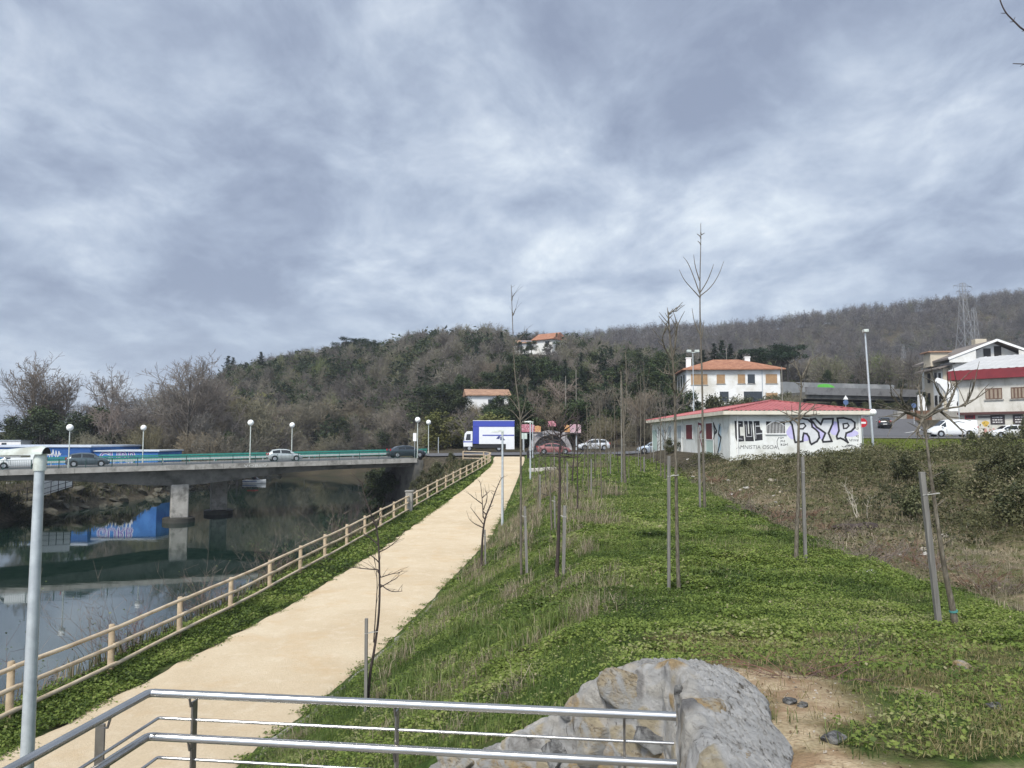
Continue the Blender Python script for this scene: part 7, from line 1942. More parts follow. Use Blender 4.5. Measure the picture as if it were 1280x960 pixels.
protos = {
 'bare': [proto_bare(1, 16, 9, 1.0, (6, 5, 3), trunk_h=.25, minr=.032), proto_bare(2, 16, 10, .85, (6, 5, 3), trunk_h=.3, minr=.032), proto_bare(3, 16, 8, 1.1, (7, 5, 3), trunk_h=.2, minr=.032)],
 'fan': [proto_bare(4, 18, 11, .62, (7, 5, 3), trunk_h=.12, fork=3, minr=.030, jit=.05), proto_bare(5, 18, 10, .75, (7, 5, 3), trunk_h=.16, fork=2, minr=.030, jit=.06)],
 'fuzzy': [proto_bare(6, 10, 7, 1.1, (7, 5, 3), trunk_h=.08, fork=3, crownm=twig_tan, minr=.026), proto_bare(7, 10, 8, 1.0, (7, 5, 3), trunk_h=.1, fork=3, crownm=twig_tan, minr=.026)],
 'ever': [proto_green(11, 11, 'round', evg, 'evergreen_tree'), proto_green(12, 11, 'round', evg, 'evergreen_tree'), proto_green(13, 11, 'round', evg, 'evergreen_tree')],
 'cone': [proto_green(14, 14, 'cone', pine_m, 'conifer'), proto_green(15, 14, 'cone', pine_m, 'conifer')],
 'pine': [proto_green(16, 14, 'pine', pine_m, 'pine_tree'), proto_green(20, 14, 'pine', pine_m, 'pine_tree')],
 'olive': [proto_green(17, 7, 'bush', olive, 'olive_green_tree'), proto_green(18, 7, 'round', olive, 'olive_green_tree')],
 'bush': [proto_green(19, 3, 'bush', dkbush, 'bush'), proto_green(21, 3, 'bush', dkbush, 'bush')],
}
used = set(); rt = random.Random(99)
def tree(kind, x, y, h, label, group, z=None, cat=None, sx=1.0, pick=None):
    pr = protos[kind][rt.randrange(len(protos[kind])) if pick is None else pick % len(protos[kind])]
    if id(pr) not in used and False: o = pr
    else: o = copy_tree(pr)
    s = h / pr['h']; o.location = (x, y, (h1(x, y) if z is None else z) - .15); o.scale = (s * sx, s * sx, s); o.rotation_euler = (0, 0, rt.uniform(0, 6.28))
    o['label'] = label; o['category'] = cat or ('shrub' if kind in ('bush',) else 'tree'); o['group'] = group
    if 'h' in o: del o['h']
    return o
def tree_px(kind, px, ytop, y, label, group, **k):
    x = ray(px, 540)[0] * y; z = h1(x, y); top = P(px, ytop, y).z
    return tree(kind, x, y, max(top - z, 2.0), label, group, **k)
G1 = 'trees on the left bank beyond the blue warehouse'
tree_px('fan', 52, 446, 165, 'big bare tree fanning out above the blue warehouse at the left edge', G1, sx=.95, pick=0)
tree_px('bare', 145, 458, 178, 'bare crown rising behind the brown thicket right of the leftmost fan shaped tree', G1, sx=.8)
tree_px('fan', 232, 442, 158, 'large bare tree with upright boughs above the painted low wall', G1, sx=1.15, pick=1)
tree_px('bare', 208, 470, 168, 'bare tree left of the tree with upright boughs', G1, sx=.9)
tree_px('bare', 258, 470, 170, 'bare tree right of the tree with upright boughs', G1)
rt = random.Random(5)
def row(kind, pxs, yt, d, label, group, jit=12, dj=14, **k):
    for px in pxs: tree_px(kind, px + rt.uniform(-jit, jit), yt + rt.uniform(-9, 9), d + rt.uniform(-dj, dj), label, group, **k)
row('ever', (5, 28, 45, 68, 92, 110), 512, 158, 'dark evergreen tree standing right behind the blue warehouse', 'evergreens behind the blue warehouse', 8, 5, sx=1.25)
row('bare', (80, 105, 128, 150, 168, 190, 212), 492, 172, 'brown leafless tree in the thicket behind the blue warehouse', 'bare thicket behind the blue warehouse', 8, 8)
row('bare', (120, 140, 160, 178, 200, 222, 245, 262, 285), 512, 158, 'brown leafless tree behind the low painted wall', 'bare trees behind the painted wall', 8, 6)
row('fuzzy', (118, 140, 165, 190, 215, 240, 262, 285), 528, 150, 'low twiggy tree just behind the painted wall', 'twiggy undergrowth behind the painted wall', 8, 4)
row('ever', (100, 170, 250, 290), 535, 156, 'dark ivy clad tree among the bare trees on the left bank', 'ivy clad trees on the left bank', 8, 6)
row('fuzzy', (232, 250, 268, 282, 300), 478, 182, 'dense twiggy olive brown tree behind the bridge left of centre', 'twiggy trees behind the bridge left of centre', 8, 8, sx=1.2)
row('fuzzy', (300, 318, 338, 356, 378), 525, 216, 'grey brown bushy tree across the river behind the silver car', 'bushy trees behind the silver car', 8, 12, sx=1.2)
row('bare', (312, 340, 372, 395), 512, 225, 'bare brown tree on the lower slope behind the silver car', 'bare trees on the lower slope', 8, 12, sx=1.1)
row('fuzzy', (392, 415, 440, 462, 485), 496, 225, 'rounded tan leafless tree on the lower slope above the bridge', 'rounded tan trees above the bridge', 7, 10, sx=1.45)
row('fuzzy', (405, 432, 460, 490, 512), 535, 210, 'low tan thicket tree right behind the bridge railing', 'low thicket behind the bridge railing', 8, 6, sx=1.3)
row('ever', (432, 455, 478, 500, 520), 528, 214, 'dark green bushy tree among the thicket behind the bridge', 'dark green trees behind the bridge', 8, 8, sx=1.1)
row('ever', (545, 560, 575, 552), 472, 190, 'dark round evergreen left of the small white house', 'evergreens left of the small white house', 4, 8, sx=1.5)
row('bare', (490, 512, 535, 560), 500, 205, 'bare tree on the slope above the dark saloon', 'bare trees above the dark saloon', 8, 10)
row('olive', (548, 560, 572, 584, 596, 610), 508, 145, 'yellow green shrub left of the box truck', 'yellow green shrubs left of the truck', 4, 4, cat='shrub', sx=1.3)
row('fuzzy', (528, 545, 570, 590), 530, 158, 'twiggy shrub behind the yellow green shrubs', 'twiggy shrubs behind the yellow green ones', 8, 6)
row('olive', (628, 642, 655, 668), 508, 150, 'olive green tree behind the truck box', 'olive trees behind the truck box', 5, 6)
row('ever', (585, 600, 622, 640, 662, 680), 515, 165, 'dark green tree behind the truck and painted panels', 'dark trees behind the truck', 6, 8)
row('bare', (625, 645, 665, 690, 712, 735), 495, 185, 'grey leafless tree above the painted panels', 'leafless trees above the painted panels', 8, 10)
row('ever', (650, 672, 700, 722), 462, 215, 'dark evergreen below the hilltop houses', 'evergreens below the hilltop houses', 8, 12, sx=.9)
row('cone', (658, 690, 705), 448, 235, 'dark conifer below the hilltop houses', 'conifers below the hilltop houses', 6, 10)
row('ever', (715, 735, 755, 775, 795, 812), 505, 150, 'dense green tree behind the silver hatchback', 'green trees behind the silver hatchback', 7, 8)
row('cone', (728, 735, 760, 768), 456, 180, 'tall green conifer on the slope above the silver hatchback', 'conifers above the silver hatchback', 5, 10, sx=1.2)
row('ever', (785, 800, 818, 832), 458, 185, 'dark evergreen left of the white house', 'evergreens left of the white house', 6, 10)
row('bare', (700, 740, 780, 815), 478, 170, 'leafless tree left of the white house', 'leafless trees left of the white house', 8, 10)
row('ever', (820, 838, 856, 872), 488, 135, 'green bushy tree below the left end of the white house', 'bushy trees below the left end of the white house', 5, 5)
row('bush', (885, 902, 918, 930, 944, 958, 972, 985), 486, 132, 'dark shrub in front of the white house walls', 'shrubs in front of the white house', 5, 4, sx=.8)
row('cone', (882, 893, 905, 917, 929, 941, 952), 431, 190, 'dark conifer row behind the white house roof', 'conifers behind the white house roof', 3, 8, sx=1.5)
row('pine', (955, 968, 978, 990), 430, 188, 'dark spreading cedar behind the right end of the white house', 'cedars behind the right end of the white house', 4, 8)
row('ever', (985, 996, 1006), 478, 168, 'dark green tree right of the white house', 'green trees right of the white house', 4, 5)
row('fuzzy', (990, 1000, 975), 492, 130, 'grey brown shrub before the viaduct end', 'grey brown shrubs before the viaduct', 4, 4)
row('ever', (1010, 1030, 1050, 1072, 1095, 1115, 1135), 468, 200, 'green tree behind the viaduct', 'green trees behind the viaduct', 8, 12)
row('ever', (1130, 1140, 1150, 1158), 492, 150, 'dark green tree left of the chalet', 'dark trees left of the chalet', 3, 6)
row('bush', (1015, 1035, 1058, 1080, 1100, 1122, 1140), 506, 146, 'dark shrub in the shade under the viaduct', 'shrubs under the viaduct', 6, 3, sx=1.3)
row('bare', (1020, 1060, 1100, 1140, 1010, 1085), 452, 260, 'bare grey brown tree on the slope above the viaduct', 'bare trees above the viaduct', 10, 20)
row('ever', (1255, 1272, 1290), 425, 210, 'dark evergreen behind the chalet roof', 'evergreens behind the chalet', 5, 10)
row('pine', (430, 444, 455, 463), 419, 318, 'dark umbrella pine standing out on the ridge', 'umbrella pines on the ridge', 3, 6, sx=1.1)
row('pine', (322, 340, 358, 376, 392, 408, 422, 436), 447, 300, 'dark pine on the slope below the ridge pines', 'pines below the ridge', 5, 8, sx=1.3)
row('cone', (284, 291, 298, 305, 326, 334), 448, 300, 'dark conifer at the left end of the ridge', 'conifers at the left end of the ridge', 2, 8, sx=1.6)
row('ever', (292, 312, 332, 352, 372, 395), 486, 285, 'dark green tree on the far slope left of centre', 'dark trees on the far slope left of centre', 6, 10, sx=1.2)
row('ever', (535, 555, 575, 600, 612), 424, 300, 'dark evergreen on the ridge left of the hilltop house', 'evergreens on the ridge', 6, 12)
row('olive', (582, 596, 608, 590), 452, 270, 'yellow green tree on the slope below the ridge evergreens', 'yellow green trees below the ridge', 5, 10)
# fill of the wooded slope behind the path end, tree by tree
rt = random.Random(321)
fill = (('ever', 7, 12, 'dark green tree among the mixed trees on the slope behind the path end', 'green trees of the slope behind the path end', 75), ('bare', 7, 11, 'leafless grey brown tree on the slope behind the path end', 'leafless trees of the slope behind the path end', 40),
        ('fuzzy', 5, 8, 'twiggy tan tree on the slope behind the path end', 'twiggy trees of the slope behind the path end', 26), ('olive', 4, 7, 'yellowish green tree on the slope behind the path end', 'yellowish trees of the slope behind the path end', 16), ('cone', 9, 14, 'dark pointed conifer on the slope behind the path end', 'conifers of the slope behind the path end', 20))
for kind, h0, h1_, lab, grp, n in fill:
    k = 0
    while k < n:
        px = rt.uniform(575, 850); y = 128 + 175 * rt.random() ** 1.35
        if abs(px - 610) < 28 and y < 182: continue
        if abs(px - 672) < 40 and y > 262: continue
        if px > 800 and y > 215: continue
        x = ray(px, 540)[0] * y; h = rt.uniform(h0, h1_)
        if abs(px - 672) < 44 and y > 225: h = min(h, 6)
        if abs(px - 690) < 45 and y < 138: continue
        tree(kind, x, y, h, lab, grp, sx=rt.uniform(.95, 1.3)); k += 1
row('fuzzy', (594, 604, 616, 628), 499, 162, 'twiggy tree half hiding the small white house', 'twiggy trees before the small white house', 3, 4)
row('ever', (648, 664, 684, 702, 712), 431, 298, 'dark evergreen half hiding the hilltop houses', 'evergreens before the hilltop houses', 3, 5, sx=1.2)
row('ever', (613, 622, 632, 644), 497, 158, 'dark bushy tree hiding the lower walls of the small white house', 'bushy trees before the small white house', 3, 4, sx=1.2)
# shrubs along the bank top and near the bridge abutment
for i, (px, py, h, lab) in enumerate(((530, 600, 2.2, 'green shrub on the bank at the bridge end'), (545, 592, 2.4, 'leafy shrub beside the bridge abutment'), (556, 585, 2.0, 'low green shrub between fence and bridge'), (540, 615, 1.6, 'grey green shrub on the bank below the abutment'), (570, 578, 1.5, 'small shrub inside the bend of the fence'))):
    q = hit(px, py, 40); tree('bush', q.x - .6, q.y, h, lab, 'shrubs by the bridge abutment')
for px, py, h, lab in ((1215, 560, 1.7, 'dark green bramble bush in front of the white van'), (1235, 562, 1.8, 'dense dark bush before the warehouse boards'), (1262, 566, 1.7, 'dark bush at the right edge of the bank top'), (1190, 568, 1.2, 'low bush on the bank top left of the van'), (1250, 605, 1.9, 'large bramble mound on the right of the bank'), (1225, 625, 1.6, 'bramble mound lower on the right bank'), (1285, 610, 2.0, 'tall bramble mound at the right picture edge'), (1180, 610, 1.4, 'bramble bush behind the stout sapling'), (1130, 600, 1.8, 'low bramble bush in the middle of the bank'), (1140, 645, 1.7, 'dark bush at the foot of the bank behind the leaning stake'), (1085, 587, 1.1, 'low bush below the corner of the graffiti building'), (1035, 590, 1.0, 'low bush below the letter Y'), (985, 588, 1.0, 'low bush below the grilled window'), (930, 584, .9, 'low bush below the black block letters'), (1270, 655, 2.0, 'green bush low at the right picture edge'), (838, 556, 1.8, 'dark shrub against the long side of the hut')):
    q = hit(px, py, 14, 90)
    if px == 838: q = Vector((GX0 - .8, 72, h1(GX0 - .8, 72)))
    tree('bush', q.x, q.y, h, lab, 'bushes on the bank below the hut', sx=.9)
q = P(1272, 545, 86); tree('bush', q.x, 84, 3.2, 'reddish brown hedge bush before the warehouse boards', 'bushes on the bank below the hut', sx=.6)
for px, py, h, lab in ((8, 640, 2.6, 'dark bush on the shaded bank below the left end of the bridge'), (25, 632, 2.2, 'dark bush just right of the leftmost one on the shaded bank'), (44, 640, 2.4, 'dark bush behind the nearest lamp pole on the shaded bank'), (62, 636, 2.0, 'low dark bush on the shaded bank below the white quay wall'), (78, 634, 1.6, 'low dark bush at the right end of the shaded bank')):
    y = 92.0; x = max(ray(px, py)[0] * y, -63.5) if px > 30 else ray(px, py)[0] * y
    tree('bush', x, y, h, lab, 'bushes on the shaded far bank', sx=1.2)
for i in range(16):
    Y = 106 + i * 6.0; X = float(np.interp(Y, Ys, waterR)) + rt.uniform(-2.5, .5)
    tree('ever', X, Y, rt.uniform(4.5, 7.0), 'dark green tree overhanging the water behind the right half of the bridge', 'trees overhanging the water behind the bridge', sx=1.4)
for i in range(16):
    Y = 104 + i * 6.0; X = float(np.interp(Y, Ys, wl)) - rt.uniform(2.5, 5.5)
    tree('bush', X, Y, rt.uniform(1.6, 2.8), 'dark bush along the top of the rocky bank beyond the bridge', 'bushes along the rocky bank', sx=1.2)
# dead brush along the far foot of the mound
for i, (px, py) in enumerate(((905, 622), (925, 640), (950, 648), (975, 655), (1025, 668), (1050, 672), (1085, 690), (1110, 700), (1140, 708), (1165, 715), (1215, 735), (1240, 745), (890, 605), (1060, 700), (1000, 650))):
    q = hit(px, py); twig_clump('dead_brush', 'greyish dead brush along the far foot of the green mound', q.x + .3, q.y, 30, .35, 1.0, .006 + q.y * .00022, greyt if i % 2 else brownt, 900 + i, .55, 'shrub', 'dead brush along the mound foot', spread=.35)
q = hit(1078, 648); twig_clump('dead_branch', 'pale forked dead branch standing in the hollow before the scrub bank', q.x, q.y, 4, .9, 1.7, .02, pm('bleached_twig', (.42, .38, .31), (.3, .27, .22), 6), 950, 1.6)
# driftwood log and pale rocks in the hollow
q = hit(1075, 662); lg = thing('log', 'grey brown fallen log lying at the foot of the scrub bank', 'log', (q.x, q.y, q.z))
mb = MB(); mb.tube([(-1.5, .35, .05), (-.9, .2, .16), (-.3, 0, .12), (.4, -.12, .2), (.9, -.1, .14)], [.05, .13, .16, .20, .17], 9); mb.build('trunk', barkdark, lg, smooth=True); lg.scale = (.7, .7, .8)
for i in range(34):
    r_ = random.Random(300 + i); px, py = r_.choice([(r_.uniform(1080, 1260), r_.uniform(665, 720)), (r_.uniform(890, 940), r_.uniform(600, 625)), (r_.uniform(845, 880), r_.uniform(572, 600)), (r_.uniform(940, 1010), r_.uniform(600, 640))])
    q = hit(px, py); s = r_.uniform(.06, .24); o = link_mesh('rock', rock_mesh('rock', 500 + i, (s * 1.4, s, s * .6), sub=2), st_ochre if i % 2 else pm('pale_rock', (.5, .48, .44), (.35, .33, .3), 5), smooth=True)
    o.location = (q.x, q.y, q.z + s * .15); o.rotation_euler = (0, 0, r_.uniform(0, 6))
    tag(o, 'pale rock lying in the dry hollow or on the scrub bank', 'rock', 'pale rocks in the hollow')
# boulders along the left river bank
rk = [rock_mesh('boulder', 700 + i, (1, .8, .7), cuts=20, sub=3, keep=.5) for i in range(4)]
bm_ = pm('bank_boulder', (0.12, 0.11, 0.08), (0.035, 0.034, 0.025), 1.5, .9, bump=.4, bscale=6)
for i in range(150):
    r_ = random.Random(800 + i); Y = r_.uniform(92, 200); X = float(np.interp(Y, Ys, wl)) - r_.uniform(-1.2, 3.2)
    o = bpy.data.objects.new('boulder', rk[i % 4]); COL.objects.link(o)
    if not rk[i % 4].materials: rk[i % 4].materials.append(bm_)
    s = r_.uniform(.5, 1.7); o.location = (X, Y, max(h1(X, Y), WZ - .2) + s * .05); o.scale = (s, s, s * .7); o.rotation_euler = (r_.uniform(-.4, .4), r_.uniform(-.4, .4), r_.uniform(0, 6))
    tag(o, 'grey brown boulder of the rough stone bank beyond the bridge', 'boulder', 'boulders on the far river bank')
def lb_mask(x, y): w = nodeat(y, wl); return (x < w - 1.0) & (x > w - 14)
p = scatter(22000, -76, -44, 85, 200, 91, lb_mask); r = np.random.RandomState(91)
lb = link_mesh('bank_weeds', blade_mesh('bank_weeds', p, .4 + 1.0 * r.rand(len(p)), .05 + .05 * r.rand(len(p)), 1.0, 18, np.clip(.4 + r.normal(size=len(p)) * .22, 0, 1)), bpy.data.materials['bank_weed'])
tag(lb, 'rough weeds along the top of the far river bank', 'weeds', kind='stuff')

# ------------------------------------------------------------------ wooded hills (one far-off mass)
hillm = pleaf('hill_wood', [(0, (0.10, 0.088, 0.080)), (.3, (0.165, 0.146, 0.125)), (.55, (0.215, 0.192, 0.152)), (.8, (0.21, 0.197, 0.125)), (1, (0.18, 0.205, 0.09))])
hillf = pleaf('far_wood', [(0, (0.085, 0.075, 0.072)), (.3, (0.128, 0.112, 0.104)), (.6, (0.165, 0.146, 0.130)), (.85, (0.165, 0.15, 0.12)), (1, (0.17, 0.17, 0.10))])
hillg = pleaf('hill_evergreen', [(0, (0.015, 0.024, 0.012)), (.5, (0.038, 0.055, 0.022)), (1, (0.085, 0.10, 0.038))])
def lowtree(seed, n, thick=.006, emax=1.7):
    """sparse crown of thin upswept slivers, unit height"""
    r = np.random.RandomState(seed); V = []; 
    a = r.rand(n) * 6.283; el = r.rand(n) ** .8 * emax; rad = .40 * (.25 + .75 * r.rand(n)) * (1 + .3 * np.sin(a * 5 + seed)); 
    base = np.stack([np.cos(a) * rad * np.sin(el) * .75, np.sin(a) * rad * np.sin(el) * .75, .42 + .46 * np.cos(el) * (.35 + .65 * r.rand(n)) * (1 + .2 * np.sin(a * 4))], 1)
    d = np.stack([np.cos(a) * np.sin(el) * .8, np.sin(a) * np.sin(el) * .8, .75 * np.cos(el) + .35], 1) + r.normal(size=(n, 3)) * .7; d /= np.linalg.norm(d, axis=1)[:, None]
    L_ = (.07 + .10 * r.rand(n))[:, None]; w = np.cross(d, r.normal(size=(n, 3))); w /= np.linalg.norm(w, axis=1)[:, None]
    wd = (thick * (.6 + .8 * r.rand(n)))[:, None]
    tri = np.stack([base - w * wd, base + w * wd, base + d * L_], 1)
    # trunk and limbs
    m = 10; aa = r.rand(m) * 6.28; e = np.stack([np.cos(aa) * .22, np.sin(aa) * .22, .55 + .25 * r.rand(m)], 1); s = np.stack([0 * aa, 0 * aa, .25 + .2 * r.rand(m)], 1)
    sd = np.stack([-np.sin(aa), np.cos(aa), 0 * aa], 1) * .011
    limb = np.stack([s - sd, s + sd, e], 1)
    tr = np.array([[[-.018, 0, -.05], [.018, 0, -.05], [0, 0, .7]], [[0, -.018, -.05], [0, .018, -.05], [0, 0, .7]]])
    return np.concatenate([tri, limb, tr])
def lowgreen(seed, n):
    r = np.random.RandomState(seed); d = r.normal(size=(n, 3)); d /= np.linalg.norm(d, axis=1)[:, None]
    p = d * (.5 + .5 * r.rand(n) ** .5)[:, None] * np.array([.30, .30, .42]) * (1 + .25 * np.sin(d[:, :1] * 6 + seed) * np.cos(d[:, 1:2] * 5)) + np.array([0, 0, .54])
    a = r.normal(size=(n, 3)); b = r.normal(size=(n, 3)); s = .055
    return np.stack([p, p + a * s, p + b * s], 1)
def wood(name, protos_, n, seed, hr, green, label, region):
    r = np.random.RandomState(seed)
    yy_ = region[0] + (region[1] - region[0]) * r.rand(n * 3) ** .8; aa = region[2] + (region[3] - region[2]) * r.rand(n * 3)
    xx_ = (aa - 640) / F * yy_; z = H(xx_, yy_)
    keep = region[4](xx_, yy_, aa) if len(region) > 4 else np.ones(len(xx_), bool)
    xx_, yy_, z = xx_[keep][:n], yy_[keep][:n], z[keep][:n]
    out = []; val = []
    for i in range(len(xx_)):
        pr = protos_[i % len(protos_)]; h = hr[0] + (hr[1] - hr[0]) * r.rand(); c, s = math.cos(i * 2.1), math.sin(i * 2.1); w = h * r.uniform(.85, 1.4)
        q = np.empty_like(pr); q[..., 0] = (pr[..., 0] * c - pr[..., 1] * s) * w + xx_[i]; q[..., 1] = (pr[..., 0] * s + pr[..., 1] * c) * w + yy_[i]; q[..., 2] = pr[..., 2] * h + z[i] - .3
        out.append(q); tv = np.clip(.45 + .26 * r.normal() + .12 * r.normal(size=len(pr)), 0, 1); val.append(tv)
    q = np.concatenate(out); v = np.concatenate(val); k = np.arange(len(q) * 3).reshape(-1, 3)
    o = link_mesh(name, np_mesh(name, q, [k], v), hillf if green == 'far' else hillo if green == 'olive' else (hillg if green else hillm)); tag(o, label, 'woods', kind='stuff'); print(name, len(k))
    return o
LT = [lowtree(i, 260, .0085, 2.5) for i in range(8)]; LG = [lowgreen(i, 170) for i in range(4)]
LTn = [lowtree(i + 20, 900, .0048, 2.1) for i in range(7)]
hillo = pleaf('hill_olive', [(0, (0.06, 0.065, 0.02)), (.5, (0.13, 0.14, 0.045)), (1, (0.2, 0.2, 0.08))])
notch = lambda x, y, a: ~((np.abs(a - 672) < 36) & (y > 238) & (y < 324)) & ~((np.abs(a - 612) < 30) & (y < 180))
wood('hillside_woods', LTn, 620, 1, (8, 13), False, 'bare brown woods covering the nearer hill', (205, 345, 255, 900, notch))
wood('hillside_woods', LTn, 260, 7, (8, 12), False, 'bare woods on the slope behind the white house and viaduct', (190, 345, 850, 1420, notch))
wood('hillside_woods', LT, 4600, 2, (9, 15), 'far', 'grey brown leafless woods on the far ridge', (345, 662, 180, 1450, notch))
wood('evergreen_woods', LG, 420, 3, (7, 12), True, 'scattered dark evergreens among the bare woods of the nearer hill', (215, 335, 270, 860, notch))
wood('olive_woods', LG, 130, 9, (5, 9), 'olive', 'yellowish green crowns scattered through the nearer hill', (205, 330, 300, 850, notch))
wood('evergreen_woods', LG, 110, 4, (6, 11), True, 'scattered dark evergreens low on the far ridge', (340, 520, 700, 1400, notch))
for ps_ in protos.values():
    for pr in ps_:
        for ch in list(pr.children): bpy.data.objects.remove(ch)
        bpy.data.objects.remove(pr)
# thin power lines across the slope
wire = pm('power_cable', (0.10, 0.10, 0.11), None, 1, 0.6)
pl_ = thing('power_line', 'thin power cables sagging from the lattice pole across the slope', 'power line', P(1129, 440, 270))
for k, dz in enumerate((0, -.9)):
    a_ = P(1129, 434, 270) + Vector((-3.5, 0, dz)); b_ = P(690, 449, 300) + Vector((0, 0, dz)); mb = MB()
    mb.tube([a_.lerp(b_, i / 16) - Vector((0, 0, 5 * math.sin(math.pi * i / 16))) for i in range(17)], .05, 4); mb.build('cable', wire, pl_, world=True)
# ------------------------------------------------------------------ sky, sun, camera
EXPO = 1.5
SUN_EL, SUN_AZ = math.radians(48), math.radians(205)   # azimuth clockwise from +Y: behind the camera, a little to the left
w = bpy.data.worlds.new('World'); scene.world = w; w.use_nodes = True
nt = w.node_tree; nd, lk = nt.nodes, nt.links
bg = nd['Background']
def nnew(t_, **k):
    n = nd.new(t_)
    for a_, b_ in k.items(): setattr(n, a_, b_)
    return n
def wmath(op, a, b=None, c=None, clamp=False):
    n = nnew('ShaderNodeMath', operation=op); n.use_clamp = clamp
    for i, v in enumerate((a, b, c)):
        if v is None: continue
        if isinstance(v, (int, float)): n.inputs[i].default_value = v
        else: lk.new(v, n.inputs[i])
    return n.outputs[0]
def wramp(f, stops):
    r = nnew('ShaderNodeValToRGB'); cr = r.color_ramp
    while len(cr.elements) < len(stops): cr.elements.new(.5)
    for e, (p, c) in zip(cr.elements, stops): e.position = p; e.color = (*c, 1)
    lk.new(f, r.inputs['Fac']); return r.outputs['Color']
def wmix(f, a, b, mode='MIX'):
    n = nnew('ShaderNodeMix', data_type='RGBA', blend_type=mode)
    for s_, v in ((n.inputs[0], f), (n.inputs[6], a), (n.inputs[7], b)):
        if isinstance(v, (int, float)): s_.default_value = v
        elif isinstance(v, tuple): s_.default_value = (*v, 1)
        else: lk.new(v, s_)
    return n.outputs[2]
sky = nnew('ShaderNodeTexSky', sky_type='NISHITA'); sky.sun_disc = False
sky.sun_elevation = SUN_EL; sky.sun_rotation = SUN_AZ; sky.air_density = 1.0; sky.dust_density = 2.0
tc = nnew('ShaderNodeTexCoord'); sp = nnew('ShaderNodeSeparateXYZ'); lk.new(tc.outputs['Generated'], sp.inputs[0])
dx, dy, dz = sp.outputs
den = wmath('ADD', wmath('MAXIMUM', dz, 0.0), 0.28)
u_, v_ = wmath('DIVIDE', dx, den), wmath('DIVIDE', dy, den)
cb = nnew('ShaderNodeCombineXYZ'); lk.new(u_, cb.inputs[0]); lk.new(v_, cb.inputs[1])
def wnoise(scale, detail, rough, dist=0.0, off=(0, 0, 0), rot=0.0, sc=(1, 1, 1)):
    m = nnew('ShaderNodeMapping'); m.inputs['Location'].default_value = off; m.inputs['Rotation'].default_value = (0, 0, rot); m.inputs['Scale'].default_value = sc
    lk.new(cb.outputs[0], m.inputs['Vector'])
    n = nnew('ShaderNodeTexNoise'); n.inputs['Scale'].default_value = scale; n.inputs['Detail'].default_value = detail; n.inputs['Roughness'].default_value = rough; n.inputs['Distortion'].default_value = dist
    lk.new(m.outputs[0], n.inputs['Vector']); return n.outputs['Fac']
n1w = wnoise(1.35, 6, .5, .25, (3.1, 7.7, 0), .6, (1, .85, 1))
n2w = wnoise(3.6, 9, .62, .3, (1.2, 4.4, 0), .5, (1, .8, 1))
n3w = wnoise(9, 9, .6, .3, (6.2, 2.4, 0), .4, (1, .8, 1))
def spot(px, py, width):
    a, b = ray(px, py); d = Vector((a, 1, b)).normalized()
    vm = nnew('ShaderNodeVectorMath', operation='DOT_PRODUCT'); lk.new(tc.outputs['Generated'], vm.inputs[0]); vm.inputs[1].default_value = d
    return wmath('MULTIPLY', wmath('SUBTRACT', vm.outputs['Value'], math.cos(width)), 1 / (1 - math.cos(width)), clamp=True)
f = wmath('ADD', wmath('ADD', wmath('MULTIPLY', n1w, .44), wmath('MULTIPLY', n2w, .64)), wmath('MULTIPLY', wmath('SUBTRACT', n3w, .5), .20))
for px, py, wd, k in ((560, 220, .24, .05), (930, 190, .28, .045), (690, 275, .13, .05), (1020, 240, .10, .07), (100, 90, .2, .05), (880, 60, .2, -.10), (430, 60, .16, -.05), (150, 330, .25, -.05), (370, 330, .2, -.06), (1100, 330, .2, -.04)):
    f = wmath('ADD', f, wmath('MULTIPLY', wmath('POWER', spot(px, py, wd), 1.3), k))
f = wmath('ADD', f, wmath('ADD', wmath('MULTIPLY', dz, .02), -.025))
SC = 1.06
cl = wramp(f, [(0.38, (.275, .325, .435)), (0.46, (.345, .405, .52)), (0.53, (.43, .50, .615)), (0.60, (.54, .61, .715)), (0.68, (.70, .77, .845)), (0.75, (.88, .92, .95))])
# paler, bluish band low over the horizon
low = wmath('SUBTRACT', 1.0, wmath('MULTIPLY', dz, 5.5), clamp=True)
cl = wmix(wmath('MULTIPLY', low, .5), cl, (.43, .51, .64))
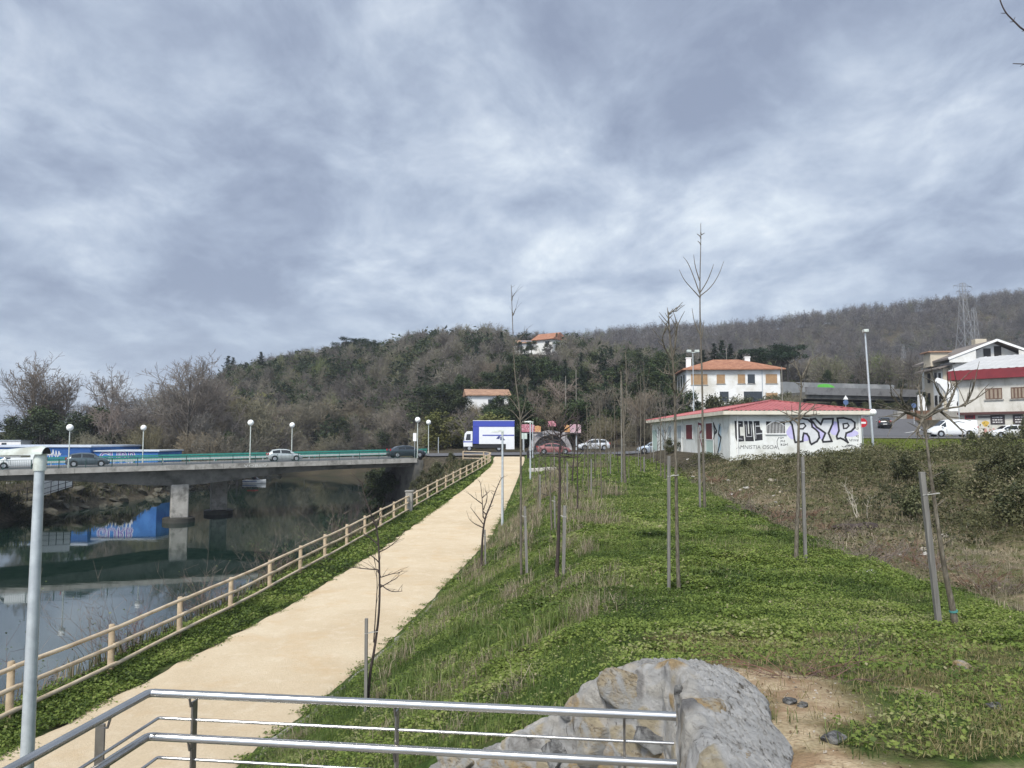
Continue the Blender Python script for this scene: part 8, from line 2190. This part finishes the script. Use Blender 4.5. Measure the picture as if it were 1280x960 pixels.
# the cloud deck is thinner and brighter behind the viewer where the sun stands
back = wmath('ADD', 1.0, wmath('MULTIPLY', wmath('ADD', wmath('MULTIPLY', dy, -1.0), .05, clamp=True), 1.6))
cl = wmix(1.0, cl, wmath('MULTIPLY', back, 1.0), 'MULTIPLY')
kk = 10.0 / 2 ** EXPO * SC
cl10 = wmix(1.0, cl, (kk, kk, kk), 'MULTIPLY')
mx = wmix(0.94, sky.outputs['Color'], cl10)
lk.new(mx, bg.inputs['Color']); bg.inputs['Strength'].default_value = 0.1
sd = bpy.data.lights.new('sun', 'SUN'); so_ = bpy.data.objects.new('sun', sd); COL.objects.link(so_)
sd.energy = 1.5; sd.angle = math.radians(15); sd.color = (1.0, 0.955, 0.89)
D = Vector((math.sin(SUN_AZ) * math.cos(SUN_EL), math.cos(SUN_AZ) * math.cos(SUN_EL), math.sin(SUN_EL)))
so_.rotation_euler = (-D).to_track_quat('-Z', 'Y').to_euler()
cam = bpy.data.cameras.new('camera'); co = bpy.data.objects.new('camera', cam); COL.objects.link(co)
co.location = (0, 0, 0); co.rotation_euler = (math.pi / 2 + PITCH, 0, 0)
cam.sensor_width = 36.0; cam.lens = F / 1280 * 36; cam.clip_start = 0.05; cam.clip_end = 6000
scene.camera = co
vs_ = scene.view_settings; vs_.view_transform = 'Standard'; vs_.look = 'None'; vs_.exposure = EXPO; vs_.gamma = 1.0; vs_.use_curve_mapping = False
scene.render.resolution_x, scene.render.resolution_y = 1024, 768
cy = scene.cycles; cy.max_bounces = 6; cy.diffuse_bounces = 2; cy.glossy_bounces = 3; cy.transmission_bounces = 2; cy.use_denoising = True; cy.volume_bounces = 0
cy.sample_clamp_indirect = 6

# ------------------------------------------------------------------ air
hz_ = MB(); hz_.box(-1250, 1350, -120, 1300, -16, 130)
hm = bpy.data.materials.new('air'); hm.use_nodes = True
hn = hm.node_tree.nodes; hn.remove(hn['Principled BSDF'])
pv = hn.new('ShaderNodeVolumePrincipled'); pv.inputs['Color'].default_value = (.78, .84, .95, 1); pv.inputs['Density'].default_value = 0.00019
hm.node_tree.links.new(pv.outputs[0], hn['Material Output'].inputs['Volume'])
hzo = hz_.build('haze', hm); tag(hzo, 'faint bluish haze over the valley', 'haze', kind='stuff')
